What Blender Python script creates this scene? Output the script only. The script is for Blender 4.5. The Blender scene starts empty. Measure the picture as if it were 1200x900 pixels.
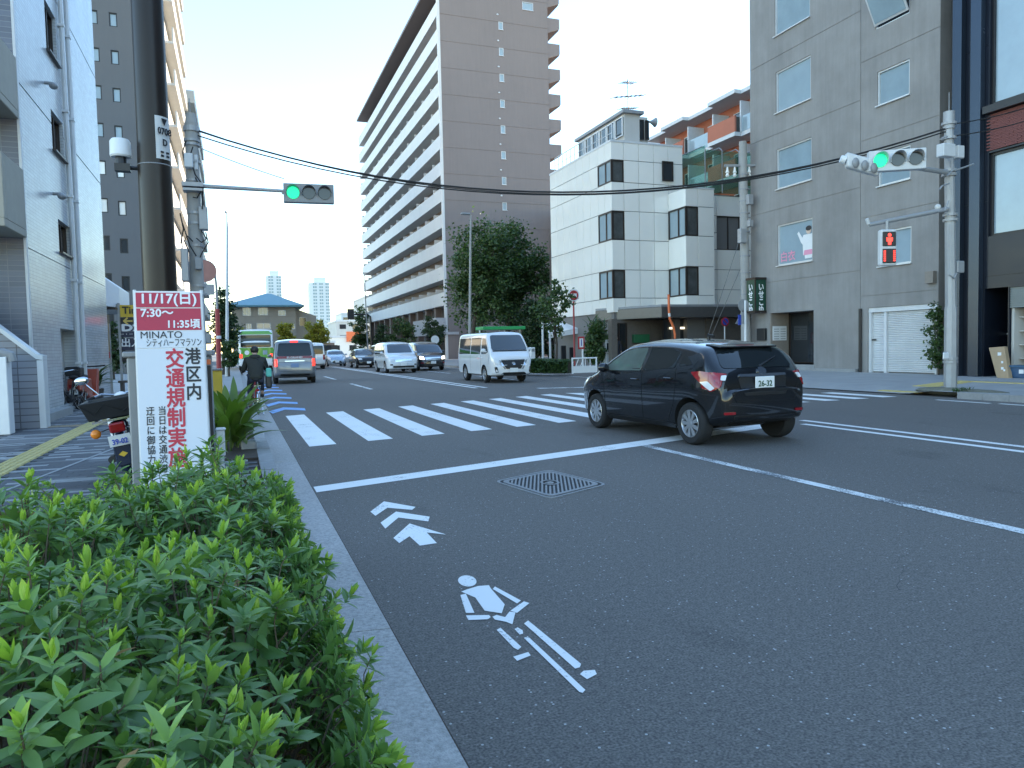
import bpy, bmesh, math, random
from mathutils import Vector, Matrix, geometry
from mathutils.bvhtree import BVHTree
R = math.radians
random.seed(7)
S = bpy.context.scene
COL = S.collection

# ---------------------------------------------------------------- camera
FOC, CAM_H, ROLL = 860.0, 1.40, 0.022          # focal length in photo pixels, eye height, roll
YAW, PITCH = R(20.52), R(2.92)


def cam_basis():
    f = Vector((math.sin(YAW) * math.cos(PITCH), math.cos(YAW) * math.cos(PITCH), -math.sin(PITCH)))
    r = Vector((math.cos(YAW), -math.sin(YAW), 0))
    u = r.cross(f)
    c, s = math.cos(ROLL), math.sin(ROLL)
    return c * r - s * u, s * r + c * u, f


BR, BU, BF = cam_basis()
cam_d = bpy.data.cameras.new('camera')
cam_d.sensor_width = 36.0
cam_d.lens = 36.0 * FOC / 1200.0
cam_d.clip_start, cam_d.clip_end = 0.05, 6000
cam = bpy.data.objects.new('camera', cam_d)
COL.objects.link(cam)
cm = Matrix((BR, BU, -BF)).transposed().to_4x4()
cm.translation = (0, 0, CAM_H)
cam.matrix_world = cm
S.camera = cam


def ray(px, py):
    return (BF * FOC + BR * (px - 600) + BU * (450 - py)).normalized()


def on_z(px, py, z=0.0):                      # a measured point, carried to the plane it stands on
    d = ray(px, py)
    return Vector((0, 0, CAM_H)) + d * ((z - CAM_H) / d.z)


def on_y(px, py, y):
    d = ray(px, py)
    return Vector((0, 0, CAM_H)) + d * (y / d.y)


def on_x(px, py, x):
    d = ray(px, py)
    return Vector((0, 0, CAM_H)) + d * (x / d.x)


# ---------------------------------------------------------------- sky, sun, exposure
SUN_AZ, SUN_EL = R(86.0), R(18.0)             # azimuth from +Y towards +X
W = bpy.data.worlds.new('World')
S.world = W
W.use_nodes = True
nt = W.node_tree
nt.nodes.clear()
sky = nt.nodes.new('ShaderNodeTexSky')
sky.sky_type = 'NISHITA'
sky.sun_disc = False
sky.sun_elevation = SUN_EL
sky.sun_rotation = SUN_AZ
sky.altitude = 30
sky.air_density = 1.3
sky.dust_density = 0.05
sky.ozone_density = 2.6
bg = nt.nodes.new('ShaderNodeBackground')
bg.inputs['Strength'].default_value = 0.15
out = nt.nodes.new('ShaderNodeOutputWorld')
nt.links.new(sky.outputs[0], bg.inputs[0])
nt.links.new(bg.outputs[0], out.inputs[0])
sl = bpy.data.lights.new('sun', 'SUN')
sl.energy = 3.2
sl.angle = R(0.5)
sl.color = (1.0, 0.86, 0.68)
sun = bpy.data.objects.new('sun', sl)
COL.objects.link(sun)
sdir = Vector((math.sin(SUN_AZ) * math.cos(SUN_EL), math.cos(SUN_AZ) * math.cos(SUN_EL), math.sin(SUN_EL)))
sun.rotation_euler = sdir.to_track_quat('Z', 'Y').to_euler()
sun.location = (20, 60, 80)
S.view_settings.view_transform = 'Standard'
S.view_settings.look = 'None'
S.view_settings.exposure = 2.15
S.view_settings.gamma = 1.0
S.view_settings.use_curve_mapping = False
S.render.engine = 'CYCLES'
S.cycles.max_bounces = 6
S.cycles.use_denoising = True


# ---------------------------------------------------------------- materials
def principled(name):
    m = bpy.data.materials.new(name)
    m.use_nodes = True
    return m, m.node_tree, m.node_tree.nodes['Principled BSDF']


def mat(name, col, rough=0.6, metal=0.0, var=0.12, scale=4.0, bump=0.0, bscale=40.0, spec=0.5, coat=0.0,
        emit=None, estr=0.0, streak=0.0, island=0.0, trans=0.0):
    """Procedural material: base colour with noise mottling, optional vertical streaks, per-island tint, fine bump."""
    m, t, p = principled(name)
    N, L = t.nodes, t.links
    p.inputs['Roughness'].default_value = rough
    p.inputs['Metallic'].default_value = metal
    p.inputs['Specular IOR Level'].default_value = spec
    if coat:
        p.inputs['Coat Weight'].default_value = coat
        p.inputs['Coat Roughness'].default_value = 0.03
    tc = N.new('ShaderNodeTexCoord')
    src = None
    cnode = N.new('ShaderNodeRGB')
    cnode.outputs[0].default_value = (*col, 1)
    src = cnode.outputs[0]

    def modulate(fac_out, amount):
        nonlocal src
        mr = N.new('ShaderNodeMapRange')
        mr.inputs['To Min'].default_value = 1 - amount
        mr.inputs['To Max'].default_value = 1 + amount
        L.new(fac_out, mr.inputs['Value'])
        mx = N.new('ShaderNodeVectorMath')
        mx.operation = 'SCALE'
        L.new(src, mx.inputs[0])
        L.new(mr.outputs[0], mx.inputs['Scale'])
        src = mx.outputs[0]
    if var:
        n = N.new('ShaderNodeTexNoise')
        n.inputs['Scale'].default_value = scale
        n.inputs['Detail'].default_value = 5
        n.inputs['Roughness'].default_value = 0.65
        L.new(tc.outputs['Object'], n.inputs['Vector'])
        modulate(n.outputs['Fac'], var * 1.8)
        rr = N.new('ShaderNodeMapRange')
        rr.inputs['To Min'].default_value = max(0.02, rough - 0.08)
        rr.inputs['To Max'].default_value = min(1, rough + 0.08)
        L.new(n.outputs['Fac'], rr.inputs['Value'])
        if rough > 0.15:
            L.new(rr.outputs[0], p.inputs['Roughness'])
    if streak:
        mp = N.new('ShaderNodeMapping')
        mp.inputs['Scale'].default_value = (1.6, 1.6, 0.12)
        L.new(tc.outputs['Object'], mp.inputs['Vector'])
        n2 = N.new('ShaderNodeTexNoise')
        n2.inputs['Scale'].default_value = 2.2
        n2.inputs['Detail'].default_value = 6
        n2.inputs['Roughness'].default_value = 0.7
        L.new(mp.outputs[0], n2.inputs['Vector'])
        modulate(n2.outputs['Fac'], streak)
    if island:
        g = N.new('ShaderNodeNewGeometry')
        modulate(g.outputs['Random Per Island'], island)
    L.new(src, p.inputs['Base Color'])
    if bump:
        nb = N.new('ShaderNodeTexNoise')
        nb.inputs['Scale'].default_value = bscale
        nb.inputs['Detail'].default_value = 4
        L.new(tc.outputs['Object'], nb.inputs['Vector'])
        b = N.new('ShaderNodeBump')
        b.inputs['Strength'].default_value = bump
        b.inputs['Distance'].default_value = 0.01
        L.new(nb.outputs['Fac'], b.inputs['Height'])
        L.new(b.outputs[0], p.inputs['Normal'])
    if emit:
        p.inputs['Emission Color'].default_value = (*emit, 1)
        p.inputs['Emission Strength'].default_value = estr
    if trans:
        p.inputs['Transmission Weight'].default_value = trans
    return m


def asphalt_mat():
    m, t, p = principled('asphalt')
    N, L = t.nodes, t.links
    tc = N.new('ShaderNodeTexCoord')
    big = N.new('ShaderNodeTexNoise'); big.inputs['Scale'].default_value = 0.35; big.inputs['Detail'].default_value = 4
    mp = N.new('ShaderNodeMapping'); mp.inputs['Scale'].default_value = (1.0, 0.16, 1.0)
    L.new(tc.outputs['Object'], mp.inputs['Vector']); L.new(mp.outputs[0], big.inputs['Vector'])
    mid = N.new('ShaderNodeTexNoise'); mid.inputs['Scale'].default_value = 26; mid.inputs['Detail'].default_value = 6
    mid.inputs['Roughness'].default_value = 0.75
    L.new(tc.outputs['Object'], mid.inputs['Vector'])
    fine = N.new('ShaderNodeTexNoise'); fine.inputs['Scale'].default_value = 95; fine.inputs['Detail'].default_value = 2
    L.new(tc.outputs['Object'], fine.inputs['Vector'])
    r1 = N.new('ShaderNodeMapRange'); r1.inputs['To Min'].default_value = 0.80; r1.inputs['To Max'].default_value = 1.2
    L.new(big.outputs['Fac'], r1.inputs['Value'])
    r2 = N.new('ShaderNodeMapRange'); r2.inputs['From Min'].default_value = 0.3; r2.inputs['From Max'].default_value = 0.7
    r2.inputs['To Min'].default_value = 0.72; r2.inputs['To Max'].default_value = 1.28
    L.new(mid.outputs['Fac'], r2.inputs['Value'])
    r3 = N.new('ShaderNodeMapRange'); r3.inputs['From Min'].default_value = 0.3; r3.inputs['From Max'].default_value = 0.7
    r3.inputs['To Min'].default_value = 0.55; r3.inputs['To Max'].default_value = 1.45
    L.new(fine.outputs['Fac'], r3.inputs['Value'])
    a = N.new('ShaderNodeMath'); a.operation = 'MULTIPLY'; L.new(r1.outputs[0], a.inputs[0]); L.new(r2.outputs[0], a.inputs[1])
    b = N.new('ShaderNodeMath'); b.operation = 'MULTIPLY'; L.new(a.outputs[0], b.inputs[0]); L.new(r3.outputs[0], b.inputs[1])
    # pale worn stone chips showing through the binder
    vo = N.new('ShaderNodeTexVoronoi'); vo.inputs['Scale'].default_value = 46
    L.new(tc.outputs['Object'], vo.inputs['Vector'])
    sel = N.new('ShaderNodeSeparateColor'); L.new(vo.outputs['Color'], sel.inputs[0])
    th = N.new('ShaderNodeMath'); th.operation = 'GREATER_THAN'; th.inputs[1].default_value = 0.94; L.new(sel.outputs[0], th.inputs[0])
    dd = N.new('ShaderNodeMath'); dd.operation = 'LESS_THAN'; dd.inputs[1].default_value = 0.25; L.new(vo.outputs['Distance'], dd.inputs[0])
    ch = N.new('ShaderNodeMath'); ch.operation = 'MULTIPLY'; L.new(th.outputs[0], ch.inputs[0]); L.new(dd.outputs[0], ch.inputs[1])
    sc = N.new('ShaderNodeVectorMath'); sc.operation = 'SCALE'; sc.inputs[0].default_value = (0.145, 0.131, 0.117)
    L.new(b.outputs[0], sc.inputs['Scale'])
    mx = N.new('ShaderNodeMix'); mx.data_type = 'RGBA'
    L.new(ch.outputs[0], mx.inputs['Factor']); L.new(sc.outputs[0], mx.inputs['A']); mx.inputs['B'].default_value = (0.44, 0.43, 0.41, 1)
    # hairline cracks, broken up by noise
    dst = N.new('ShaderNodeTexNoise'); dst.inputs['Scale'].default_value = 1.3; dst.inputs['Detail'].default_value = 5
    L.new(tc.outputs['Object'], dst.inputs['Vector'])
    wv = N.new('ShaderNodeVectorMath'); wv.operation = 'MULTIPLY_ADD'; wv.inputs[1].default_value = (0.8, 0.8, 0); L.new(dst.outputs['Color'], wv.inputs[0]); L.new(tc.outputs['Object'], wv.inputs[2])
    ve = N.new('ShaderNodeTexVoronoi'); ve.feature = 'DISTANCE_TO_EDGE'; ve.inputs['Scale'].default_value = 0.23; L.new(wv.outputs[0], ve.inputs['Vector'])
    cl = N.new('ShaderNodeMath'); cl.operation = 'LESS_THAN'; cl.inputs[1].default_value = 0.0004; L.new(ve.outputs['Distance'], cl.inputs[0])
    cn = N.new('ShaderNodeTexNoise'); cn.inputs['Scale'].default_value = 0.5; L.new(tc.outputs['Object'], cn.inputs['Vector'])
    cg = N.new('ShaderNodeMath'); cg.operation = 'GREATER_THAN'; cg.inputs[1].default_value = 0.58; L.new(cn.outputs['Fac'], cg.inputs[0])
    cm_ = N.new('ShaderNodeMath'); cm_.operation = 'MULTIPLY'; L.new(cl.outputs[0], cm_.inputs[0]); L.new(cg.outputs[0], cm_.inputs[1])
    mx2 = N.new('ShaderNodeMix'); mx2.data_type = 'RGBA'
    L.new(cm_.outputs[0], mx2.inputs['Factor']); L.new(mx.outputs['Result'], mx2.inputs['A']); mx2.inputs['B'].default_value = (0.065, 0.063, 0.06, 1)
    # tar and oil stains, drawn out along the lanes
    on_ = N.new('ShaderNodeTexNoise'); on_.inputs['Scale'].default_value = 1.1; on_.inputs['Detail'].default_value = 7; on_.inputs['Roughness'].default_value = 0.62
    om = N.new('ShaderNodeMapping'); om.inputs['Scale'].default_value = (1.0, 0.45, 1.0); L.new(tc.outputs['Object'], om.inputs['Vector']); L.new(om.outputs[0], on_.inputs['Vector'])
    orr = N.new('ShaderNodeMapRange'); orr.inputs['From Min'].default_value = 0.60; orr.inputs['From Max'].default_value = 0.80; orr.inputs['To Min'].default_value = 1.0; orr.inputs['To Max'].default_value = 0.60
    L.new(on_.outputs['Fac'], orr.inputs['Value'])
    os_ = N.new('ShaderNodeVectorMath'); os_.operation = 'SCALE'; L.new(mx2.outputs['Result'], os_.inputs[0]); L.new(orr.outputs[0], os_.inputs['Scale'])
    L.new(os_.outputs[0], p.inputs['Base Color'])
    p.inputs['Roughness'].default_value = 0.82
    p.inputs['Specular IOR Level'].default_value = 0.35
    bp = N.new('ShaderNodeBump'); bp.inputs['Strength'].default_value = 0.55; bp.inputs['Distance'].default_value = 0.008
    L.new(fine.outputs['Fac'], bp.inputs['Height']); L.new(bp.outputs[0], p.inputs['Normal'])
    return m


def paint_mat(name, col, wear=0.35):
    m, t, p = principled(name)
    N, L = t.nodes, t.links
    tc = N.new('ShaderNodeTexCoord')
    n = N.new('ShaderNodeTexNoise'); n.inputs['Scale'].default_value = 45; n.inputs['Detail'].default_value = 8; n.inputs['Roughness'].default_value = 0.8
    n2 = N.new('ShaderNodeTexNoise'); n2.inputs['Scale'].default_value = 2.2; n2.inputs['Detail'].default_value = 3
    L.new(tc.outputs['Object'], n.inputs['Vector']); L.new(tc.outputs['Object'], n2.inputs['Vector'])
    ad = N.new('ShaderNodeMath'); ad.operation = 'MULTIPLY_ADD'; ad.inputs[1].default_value = 0.45
    L.new(n2.outputs['Fac'], ad.inputs[0]); L.new(n.outputs['Fac'], ad.inputs[2])
    mr = N.new('ShaderNodeMapRange'); mr.inputs['From Min'].default_value = 1.02 - wear * 0.5; mr.inputs['From Max'].default_value = 1.10 - wear * 0.5
    L.new(ad.outputs[0], mr.inputs['Value'])
    mx = N.new('ShaderNodeMix'); mx.data_type = 'RGBA'
    mx.inputs['A'].default_value = (*col, 1); mx.inputs['B'].default_value = (0.10, 0.105, 0.11, 1)
    L.new(mr.outputs[0], mx.inputs['Factor'])
    L.new(mx.outputs['Result'], p.inputs['Base Color'])
    p.inputs['Roughness'].default_value = 0.65
    return m


def mosaic_mat(name, col, joint, sx, sy, rough=0.35, var=0.2, axis='XZ'):
    """Small wall tiles too small to tell apart one by one: brick texture with relief."""
    m, t, p = principled(name)
    N, L = t.nodes, t.links
    tc = N.new('ShaderNodeTexCoord')
    sp = N.new('ShaderNodeSeparateXYZ'); L.new(tc.outputs['Object'], sp.inputs[0])
    cb = N.new('ShaderNodeCombineXYZ')
    L.new(sp.outputs['X' if axis == 'XZ' else 'Y'], cb.inputs['X']); L.new(sp.outputs['Z'], cb.inputs['Y'])
    br = N.new('ShaderNodeTexBrick')
    br.offset = 0.0
    br.inputs['Scale'].default_value = 1.0
    br.inputs['Brick Width'].default_value = sx; br.inputs['Row Height'].default_value = sy
    br.inputs['Mortar Size'].default_value = sy * 0.07
    br.inputs['Color1'].default_value = (*[c * (1 + var) for c in col], 1)
    br.inputs['Color2'].default_value = (*[c * (1 - var) for c in col], 1)
    br.inputs['Mortar'].default_value = (*joint, 1)
    L.new(cb.outputs[0], br.inputs['Vector'])
    n = N.new('ShaderNodeTexNoise'); n.inputs['Scale'].default_value = 0.8; n.inputs['Detail'].default_value = 5
    L.new(tc.outputs['Object'], n.inputs['Vector'])
    mr = N.new('ShaderNodeMapRange'); mr.inputs['To Min'].default_value = 0.8; mr.inputs['To Max'].default_value = 1.2
    L.new(n.outputs['Fac'], mr.inputs['Value'])
    sc = N.new('ShaderNodeVectorMath'); sc.operation = 'SCALE'
    L.new(br.outputs['Color'], sc.inputs[0]); L.new(mr.outputs[0], sc.inputs['Scale'])
    L.new(sc.outputs[0], p.inputs['Base Color'])
    p.inputs['Roughness'].default_value = rough
    bp = N.new('ShaderNodeBump'); bp.invert = True; bp.inputs['Strength'].default_value = 0.4; bp.inputs['Distance'].default_value = 0.004
    L.new(br.outputs['Fac'], bp.inputs['Height']); L.new(bp.outputs[0], p.inputs['Normal'])
    return m


def leaf_mat(name, col, col2, rough=0.45, sub=0.25):
    m, t, p = principled(name)
    N, L = t.nodes, t.links
    g = N.new('ShaderNodeNewGeometry')
    mx = N.new('ShaderNodeMix'); mx.data_type = 'RGBA'
    mx.inputs['A'].default_value = (*col, 1); mx.inputs['B'].default_value = (*col2, 1)
    L.new(g.outputs['Random Per Island'], mx.inputs['Factor'])
    L.new(mx.outputs['Result'], p.inputs['Base Color'])
    p.inputs['Roughness'].default_value = rough
    tr = N.new('ShaderNodeBsdfTranslucent')
    sc = N.new('ShaderNodeVectorMath'); sc.operation = 'MULTIPLY'; sc.inputs[1].default_value = (1.3, 1.5, 0.5)
    L.new(mx.outputs['Result'], sc.inputs[0]); L.new(sc.outputs[0], tr.inputs['Color'])
    ms = N.new('ShaderNodeMixShader'); ms.inputs[0].default_value = sub
    o = [n for n in N if n.type == 'OUTPUT_MATERIAL'][0]
    L.new(p.outputs[0], ms.inputs[1]); L.new(tr.outputs[0], ms.inputs[2]); L.new(ms.outputs[0], o.inputs['Surface'])
    return m


M = dict(
    asphalt=asphalt_mat(),
    ground=mat('bare_ground', (0.20, 0.19, 0.17), 0.9, scale=0.5, bump=0.3),
    pit=mat('drain_pit', (0.035, 0.034, 0.033), 0.9, var=0.2, scale=10),
    soil=mat('soil', (0.06, 0.045, 0.033), 0.95, var=0.3, scale=14, bump=0.8),
    concrete=mat('concrete', (0.30, 0.30, 0.29), 0.85, var=0.16, scale=2.5, bump=0.25, bscale=60, streak=0.10),
    gutter=mat('gutter_concrete', (0.42, 0.40, 0.375), 0.9, var=0.42, scale=42, bump=0.7, bscale=120, streak=0.12),
    kerbstone=mat('kerb_stone', (0.30, 0.295, 0.285), 0.85, var=0.2, scale=6, bump=0.4, bscale=70),
    walk=mat('pavement_grey', (0.33, 0.325, 0.315), 0.85, var=0.16, scale=1.2, bump=0.25, bscale=90),
    paver_dark=mat('paver_dark', (0.085, 0.09, 0.10), 0.7, var=0.2, scale=9, bump=0.2),
    paver_mid=mat('paver_mid', (0.15, 0.155, 0.165), 0.7, var=0.2, scale=9, bump=0.2),
    paver_light=mat('paver_light', (0.30, 0.305, 0.31), 0.7, var=0.2, scale=9, bump=0.2),
    tactile=mat('tactile_yellow', (0.50, 0.41, 0.17), 0.75, var=0.2, scale=5, bump=0.2),
    tan=mat('tan_paver', (0.33, 0.26, 0.17), 0.8, var=0.2, scale=5),
    white_line=paint_mat('road_paint_white', (0.82, 0.81, 0.78), 0.40),
    worn_line=paint_mat('road_paint_worn', (0.74, 0.74, 0.72), 0.60),
    blue_line=paint_mat('road_paint_blue', (0.20, 0.42, 0.78), 0.42),
    iron=mat('cast_iron', (0.24, 0.24, 0.24), 0.55, metal=0.3, var=0.25, scale=20, bump=0.3),
    galv=mat('galvanised_steel', (0.36, 0.365, 0.37), 0.5, metal=0.35, var=0.14, scale=3),
    pale_metal=mat('pale_painted_metal', (0.60, 0.61, 0.61), 0.45, var=0.08),
    grey_metal=mat('grey_painted_metal', (0.27, 0.275, 0.28), 0.5, var=0.12, scale=3, streak=0.12),
    pole_conc=mat('pole_concrete', (0.34, 0.33, 0.31), 0.85, var=0.14, scale=3, bump=0.2),
    pole_brown=mat('pole_dark_brown', (0.020, 0.014, 0.011), 0.34, metal=0.0, var=0.15, scale=5, spec=0.35),
    dark_plastic=mat('dark_plastic', (0.022, 0.023, 0.025), 0.5, var=0.1),
    rubber=mat('rubber', (0.018, 0.018, 0.019), 0.85, var=0.15, scale=20),
    chrome=mat('chrome', (0.75, 0.76, 0.78), 0.12, metal=1.0, var=0.0),
    alloy=mat('wheel_silver', (0.55, 0.56, 0.58), 0.3, metal=0.8, var=0.05),
    white_plastic=mat('white_plastic', (0.72, 0.73, 0.73), 0.4, var=0.05),
    white_paint=mat('white_paint', (0.76, 0.76, 0.75), 0.4, var=0.05),
    red_paint=mat('red_paint', (0.42, 0.035, 0.04), 0.45, var=0.1),
    red_pole=mat('red_pole', (0.36, 0.05, 0.05), 0.5, var=0.15),
    yellow_paint=mat('yellow_paint', (0.72, 0.47, 0.04), 0.45, var=0.08),
    black_paint=mat('black_paint', (0.016, 0.016, 0.018), 0.4, var=0.1),
    navy_sign=mat('navy_sign', (0.018, 0.024, 0.06), 0.4, var=0.05),
    orange=mat('orange_plastic', (0.80, 0.18, 0.06), 0.45, var=0.08),
    amber=mat('amber_lens', (0.75, 0.22, 0.02), 0.15, var=0.05),
    red_lens=mat('red_lens', (0.26, 0.006, 0.010), 0.10, var=0.05, coat=0.6),
    red_glow=mat('red_lamp_lit', (0.8, 0.04, 0.02), 0.3, var=0, emit=(1.0, 0.035, 0.025), estr=.75),
    clear_lens=mat('clear_lens', (0.72, 0.74, 0.76), 0.08, var=0.0, coat=0.8),
    lamp_lit=mat('headlamp_lit', (0.9, 0.88, 0.8), 0.2, var=0, emit=(1.0, 0.93, 0.75), estr=.8),
    plate=mat('licence_plate', (0.78, 0.79, 0.78), 0.4, var=0.02),
    plate_green=mat('plate_letters', (0.03, 0.09, 0.05), 0.5, var=0.0),
    letter_white=mat('letter_white', (0.80, 0.80, 0.80), 0.5, var=0.0),
    letter_black=mat('letter_black', (0.015, 0.015, 0.018), 0.5, var=0.0),
    letter_red=mat('letter_red', (0.52, 0.025, 0.05), 0.5, var=0.0),
    letter_pink=mat('letter_pink', (0.75, 0.30, 0.42), 0.5, var=0.0),
    letter_gold=mat('letter_gold', (0.72, 0.50, 0.12), 0.5, var=0.0),
    glass=mat('dark_glass', (0.022, 0.027, 0.032), 0.04, var=0.0, spec=0.8),
    car_glass=mat('car_glass', (0.014, 0.018, 0.020), 0.03, var=0.0, spec=0.5),
    screen_glass=mat('windscreen_glass', (0.05, 0.06, 0.07), 0.03, var=0.0, spec=0.9),
    pale_glass=mat('pale_window_glass', (0.30, 0.38, 0.42), 0.05, var=0.10, scale=1.1, spec=0.8),
    frost_glass=mat('frosted_window_glass', (0.26, 0.34, 0.38), 0.05, var=0.16, scale=0.9, spec=0.8, coat=0.5),
    lit_room=mat('lit_ceiling_light', (0.8, 0.75, 0.6), 0.5, var=0, emit=(1.0, 0.86, 0.6), estr=.5),
    bronze_metal=mat('bronze_frame', (0.045, 0.035, 0.030), 0.35, metal=0.4, var=0.1),  # dark bronze of frames, doors and trims
    alu=mat('aluminium_frame', (0.62, 0.63, 0.63), 0.35, metal=0.3, var=0.06),
    bark=mat('bark', (0.075, 0.06, 0.045), 0.9, var=0.3, scale=12, bump=0.8, bscale=30),
    twig=mat('twig', (0.13, 0.095, 0.06), 0.85, var=0.2, scale=20),
    green_leaf=leaf_mat('leaf_green', (0.030, 0.062, 0.022), (0.075, 0.13, 0.035)),
    dark_leaf=leaf_mat('leaf_dark', (0.018, 0.038, 0.016), (0.045, 0.085, 0.028)),
    yellow_leaf=leaf_mat('leaf_yellow', (0.26, 0.24, 0.03), (0.50, 0.44, 0.07), sub=0.35),
    azalea_old=leaf_mat('azalea_leaf', (0.085, 0.175, 0.050), (0.20, 0.32, 0.10), 0.38, 0.25),
    azalea_new=leaf_mat('azalea_young_leaf', (0.27, 0.42, 0.05), (0.42, 0.55, 0.10), 0.42, 0.3),
    azalea_mid=leaf_mat('azalea_upper_leaf', (0.16, 0.29, 0.06), (0.28, 0.42, 0.10), 0.38, 0.25),
    broad_leaf=leaf_mat('broad_leaf', (0.035, 0.085, 0.020), (0.15, 0.22, 0.04), 0.35, 0.3),
)
M['green_glow'] = mat('green_lamp_lit', (0.01, 0.25, 0.14), 0.3, var=0, emit=(0.0, 1.0, 0.42), estr=.26)
M['lens_off'] = mat('unlit_lens', (0.05, 0.05, 0.045), 0.12, var=0.0, coat=0.5)
M['green_paint'] = mat('green_paint', (0.03, 0.34, 0.10), 0.4, var=0.06)
M['bus_green'] = mat('bus_green', (0.12, 0.34, 0.05), 0.3, var=0.05, coat=0.5)
M['brown_panel'] = mat('brown_panel', (0.085, 0.07, 0.06), 0.5, var=0.12)
M['cardboard'] = mat('cardboard', (0.36, 0.26, 0.16), 0.85, var=0.1)
M['navy_wall'] = mat('navy_metal_panel', (0.011, 0.015, 0.025), 0.32, var=0.15, scale=1, metal=0.2)
M['navy_fin'] = mat('navy_metal_fin', (0.035, 0.05, 0.075), 0.25, var=0.1, scale=1, metal=0.5)
M['shutter'] = mat('white_shutter', (0.62, 0.63, 0.63), 0.5, var=0.08, scale=1.5, streak=0.10)


# ---------------------------------------------------------------- mesh builder
class MB:
    """Collects faces; build() links them as ONE mesh object. Given an origin, points are world points."""

    def __init__(s, o=(0, 0, 0)):
        s.v, s.f, s.mi, s.cur, s.o = [], [], [], 0, Vector(o)

    def add(s, vs, fs):
        n = len(s.v)
        s.v += [tuple(v) for v in vs]
        for f in fs:
            s.f.append(tuple(i + n for i in f))
            s.mi.append(s.cur)
        return s

    def quad(s, a, b, c, d):
        return s.add([a, b, c, d], [(0, 1, 2, 3)])

    def box(s, x0, x1, y0, y1, z0, z1):
        vs = [(x, y, z) for z in (z0, z1) for y in (y0, y1) for x in (x0, x1)]
        return s.add(vs, [(0, 2, 3, 1), (4, 5, 7, 6), (0, 1, 5, 4), (2, 6, 7, 3), (0, 4, 6, 2), (1, 3, 7, 5)])

    def obox(s, c, dx, dy, dz):
        c, dx, dy, dz = Vector(c), Vector(dx), Vector(dy), Vector(dz)
        vs = [c + dx * i + dy * j + dz * k for k in (-1, 1) for j in (-1, 1) for i in (-1, 1)]
        return s.add(vs, [(0, 2, 3, 1), (4, 5, 7, 6), (0, 1, 5, 4), (2, 6, 7, 3), (0, 4, 6, 2), (1, 3, 7, 5)])

    def cyl(s, p0, p1, r0, r1=None, n=12, cap=True):
        p0, p1 = Vector(p0), Vector(p1)
        r1 = r0 if r1 is None else r1
        d = (p1 - p0).normalized()
        a = d.orthogonal().normalized()
        b = d.cross(a)
        vs = []
        for p, r in ((p0, r0), (p1, r1)):
            vs += [p + (a * math.cos(2 * math.pi * i / n) + b * math.sin(2 * math.pi * i / n)) * r for i in range(n)]
        fs = [(i, (i + 1) % n, n + (i + 1) % n, n + i) for i in range(n)]
        if cap:
            fs += [tuple(range(n - 1, -1, -1)), tuple(range(n, 2 * n))]
        return s.add(vs, fs)

    def tube(s, pts, r, n=6, closed=False):
        pts = [Vector(p) for p in pts]
        k = len(pts)
        rr = r if isinstance(r, (list, tuple)) else [r] * k
        vs, up = [], None
        for i, p in enumerate(pts):
            if closed:
                d = pts[(i + 1) % k] - pts[i - 1]
            else:
                d = pts[min(i + 1, k - 1)] - pts[max(i - 1, 0)]
            d.normalize()
            if up is None:
                up = d.orthogonal().normalized()
            a = (up - d * up.dot(d))
            a = a.normalized() if a.length > 1e-6 else d.orthogonal().normalized()
            up = a
            b = d.cross(a)
            vs += [p + (a * math.cos(2 * math.pi * j / n) + b * math.sin(2 * math.pi * j / n)) * rr[i] for j in range(n)]
        fs = []
        for i in range(k if closed else k - 1):
            m = (i + 1) % k
            fs += [(i * n + j, i * n + (j + 1) % n, m * n + (j + 1) % n, m * n + j) for j in range(n)]
        if not closed:
            fs += [tuple(range(n - 1, -1, -1)), tuple(range((k - 1) * n, k * n))]
        return s.add(vs, fs)

    def prism(s, poly, ext):
        poly = [Vector(p) for p in poly]
        ext = Vector(ext)
        n = len(poly)
        vs = poly + [p + ext for p in poly]
        fs = [tuple(range(n - 1, -1, -1)), tuple(range(n, 2 * n))] + [(i, (i + 1) % n, n + (i + 1) % n, n + i) for i in range(n)]
        return s.add(vs, fs)

    def lathe(s, prof, c=(0, 0, 0), axis='Z', n=16, cap=True):
        """prof: list of (radius, height along axis)."""
        c = Vector(c)
        vs = []
        for r, h in prof:
            for i in range(n):
                t = 2 * math.pi * i / n
                a, b = r * math.cos(t), r * math.sin(t)
                vs.append(c + (Vector((a, b, h)) if axis == 'Z' else Vector((a, h, b)) if axis == 'Y' else Vector((h, a, b))))
        fs = []
        for k in range(len(prof) - 1):
            fs += [(k * n + i, k * n + (i + 1) % n, (k + 1) * n + (i + 1) % n, (k + 1) * n + i) for i in range(n)]
        if cap and prof[0][0] > 1e-6:
            fs.append(tuple(range(n - 1, -1, -1)))
        if cap and prof[-1][0] > 1e-6:
            fs.append(tuple(range((len(prof) - 1) * n, len(prof) * n)))
        return s.add(vs, fs)

    def ball(s, c, rx, ry=None, rz=None, nu=12, nv=8):
        ry = rx if ry is None else ry
        rz = rx if rz is None else rz
        c = Vector(c)
        vs = [c + Vector((0, 0, -rz))]
        for j in range(1, nv):
            t = -math.pi / 2 + math.pi * j / nv
            vs += [c + Vector((rx * math.cos(t) * math.cos(2 * math.pi * i / nu), ry * math.cos(t) * math.sin(2 * math.pi * i / nu), rz * math.sin(t))) for i in range(nu)]
        vs.append(c + Vector((0, 0, rz)))
        fs = [(0, 1 + (i + 1) % nu, 1 + i) for i in range(nu)]
        for j in range(nv - 2):
            a, b = 1 + j * nu, 1 + (j + 1) * nu
            fs += [(a + i, a + (i + 1) % nu, b + (i + 1) % nu, b + i) for i in range(nu)]
        a = 1 + (nv - 2) * nu
        fs += [(a + i, a + (i + 1) % nu, len(vs) - 1) for i in range(nu)]
        return s.add(vs, fs)

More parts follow.
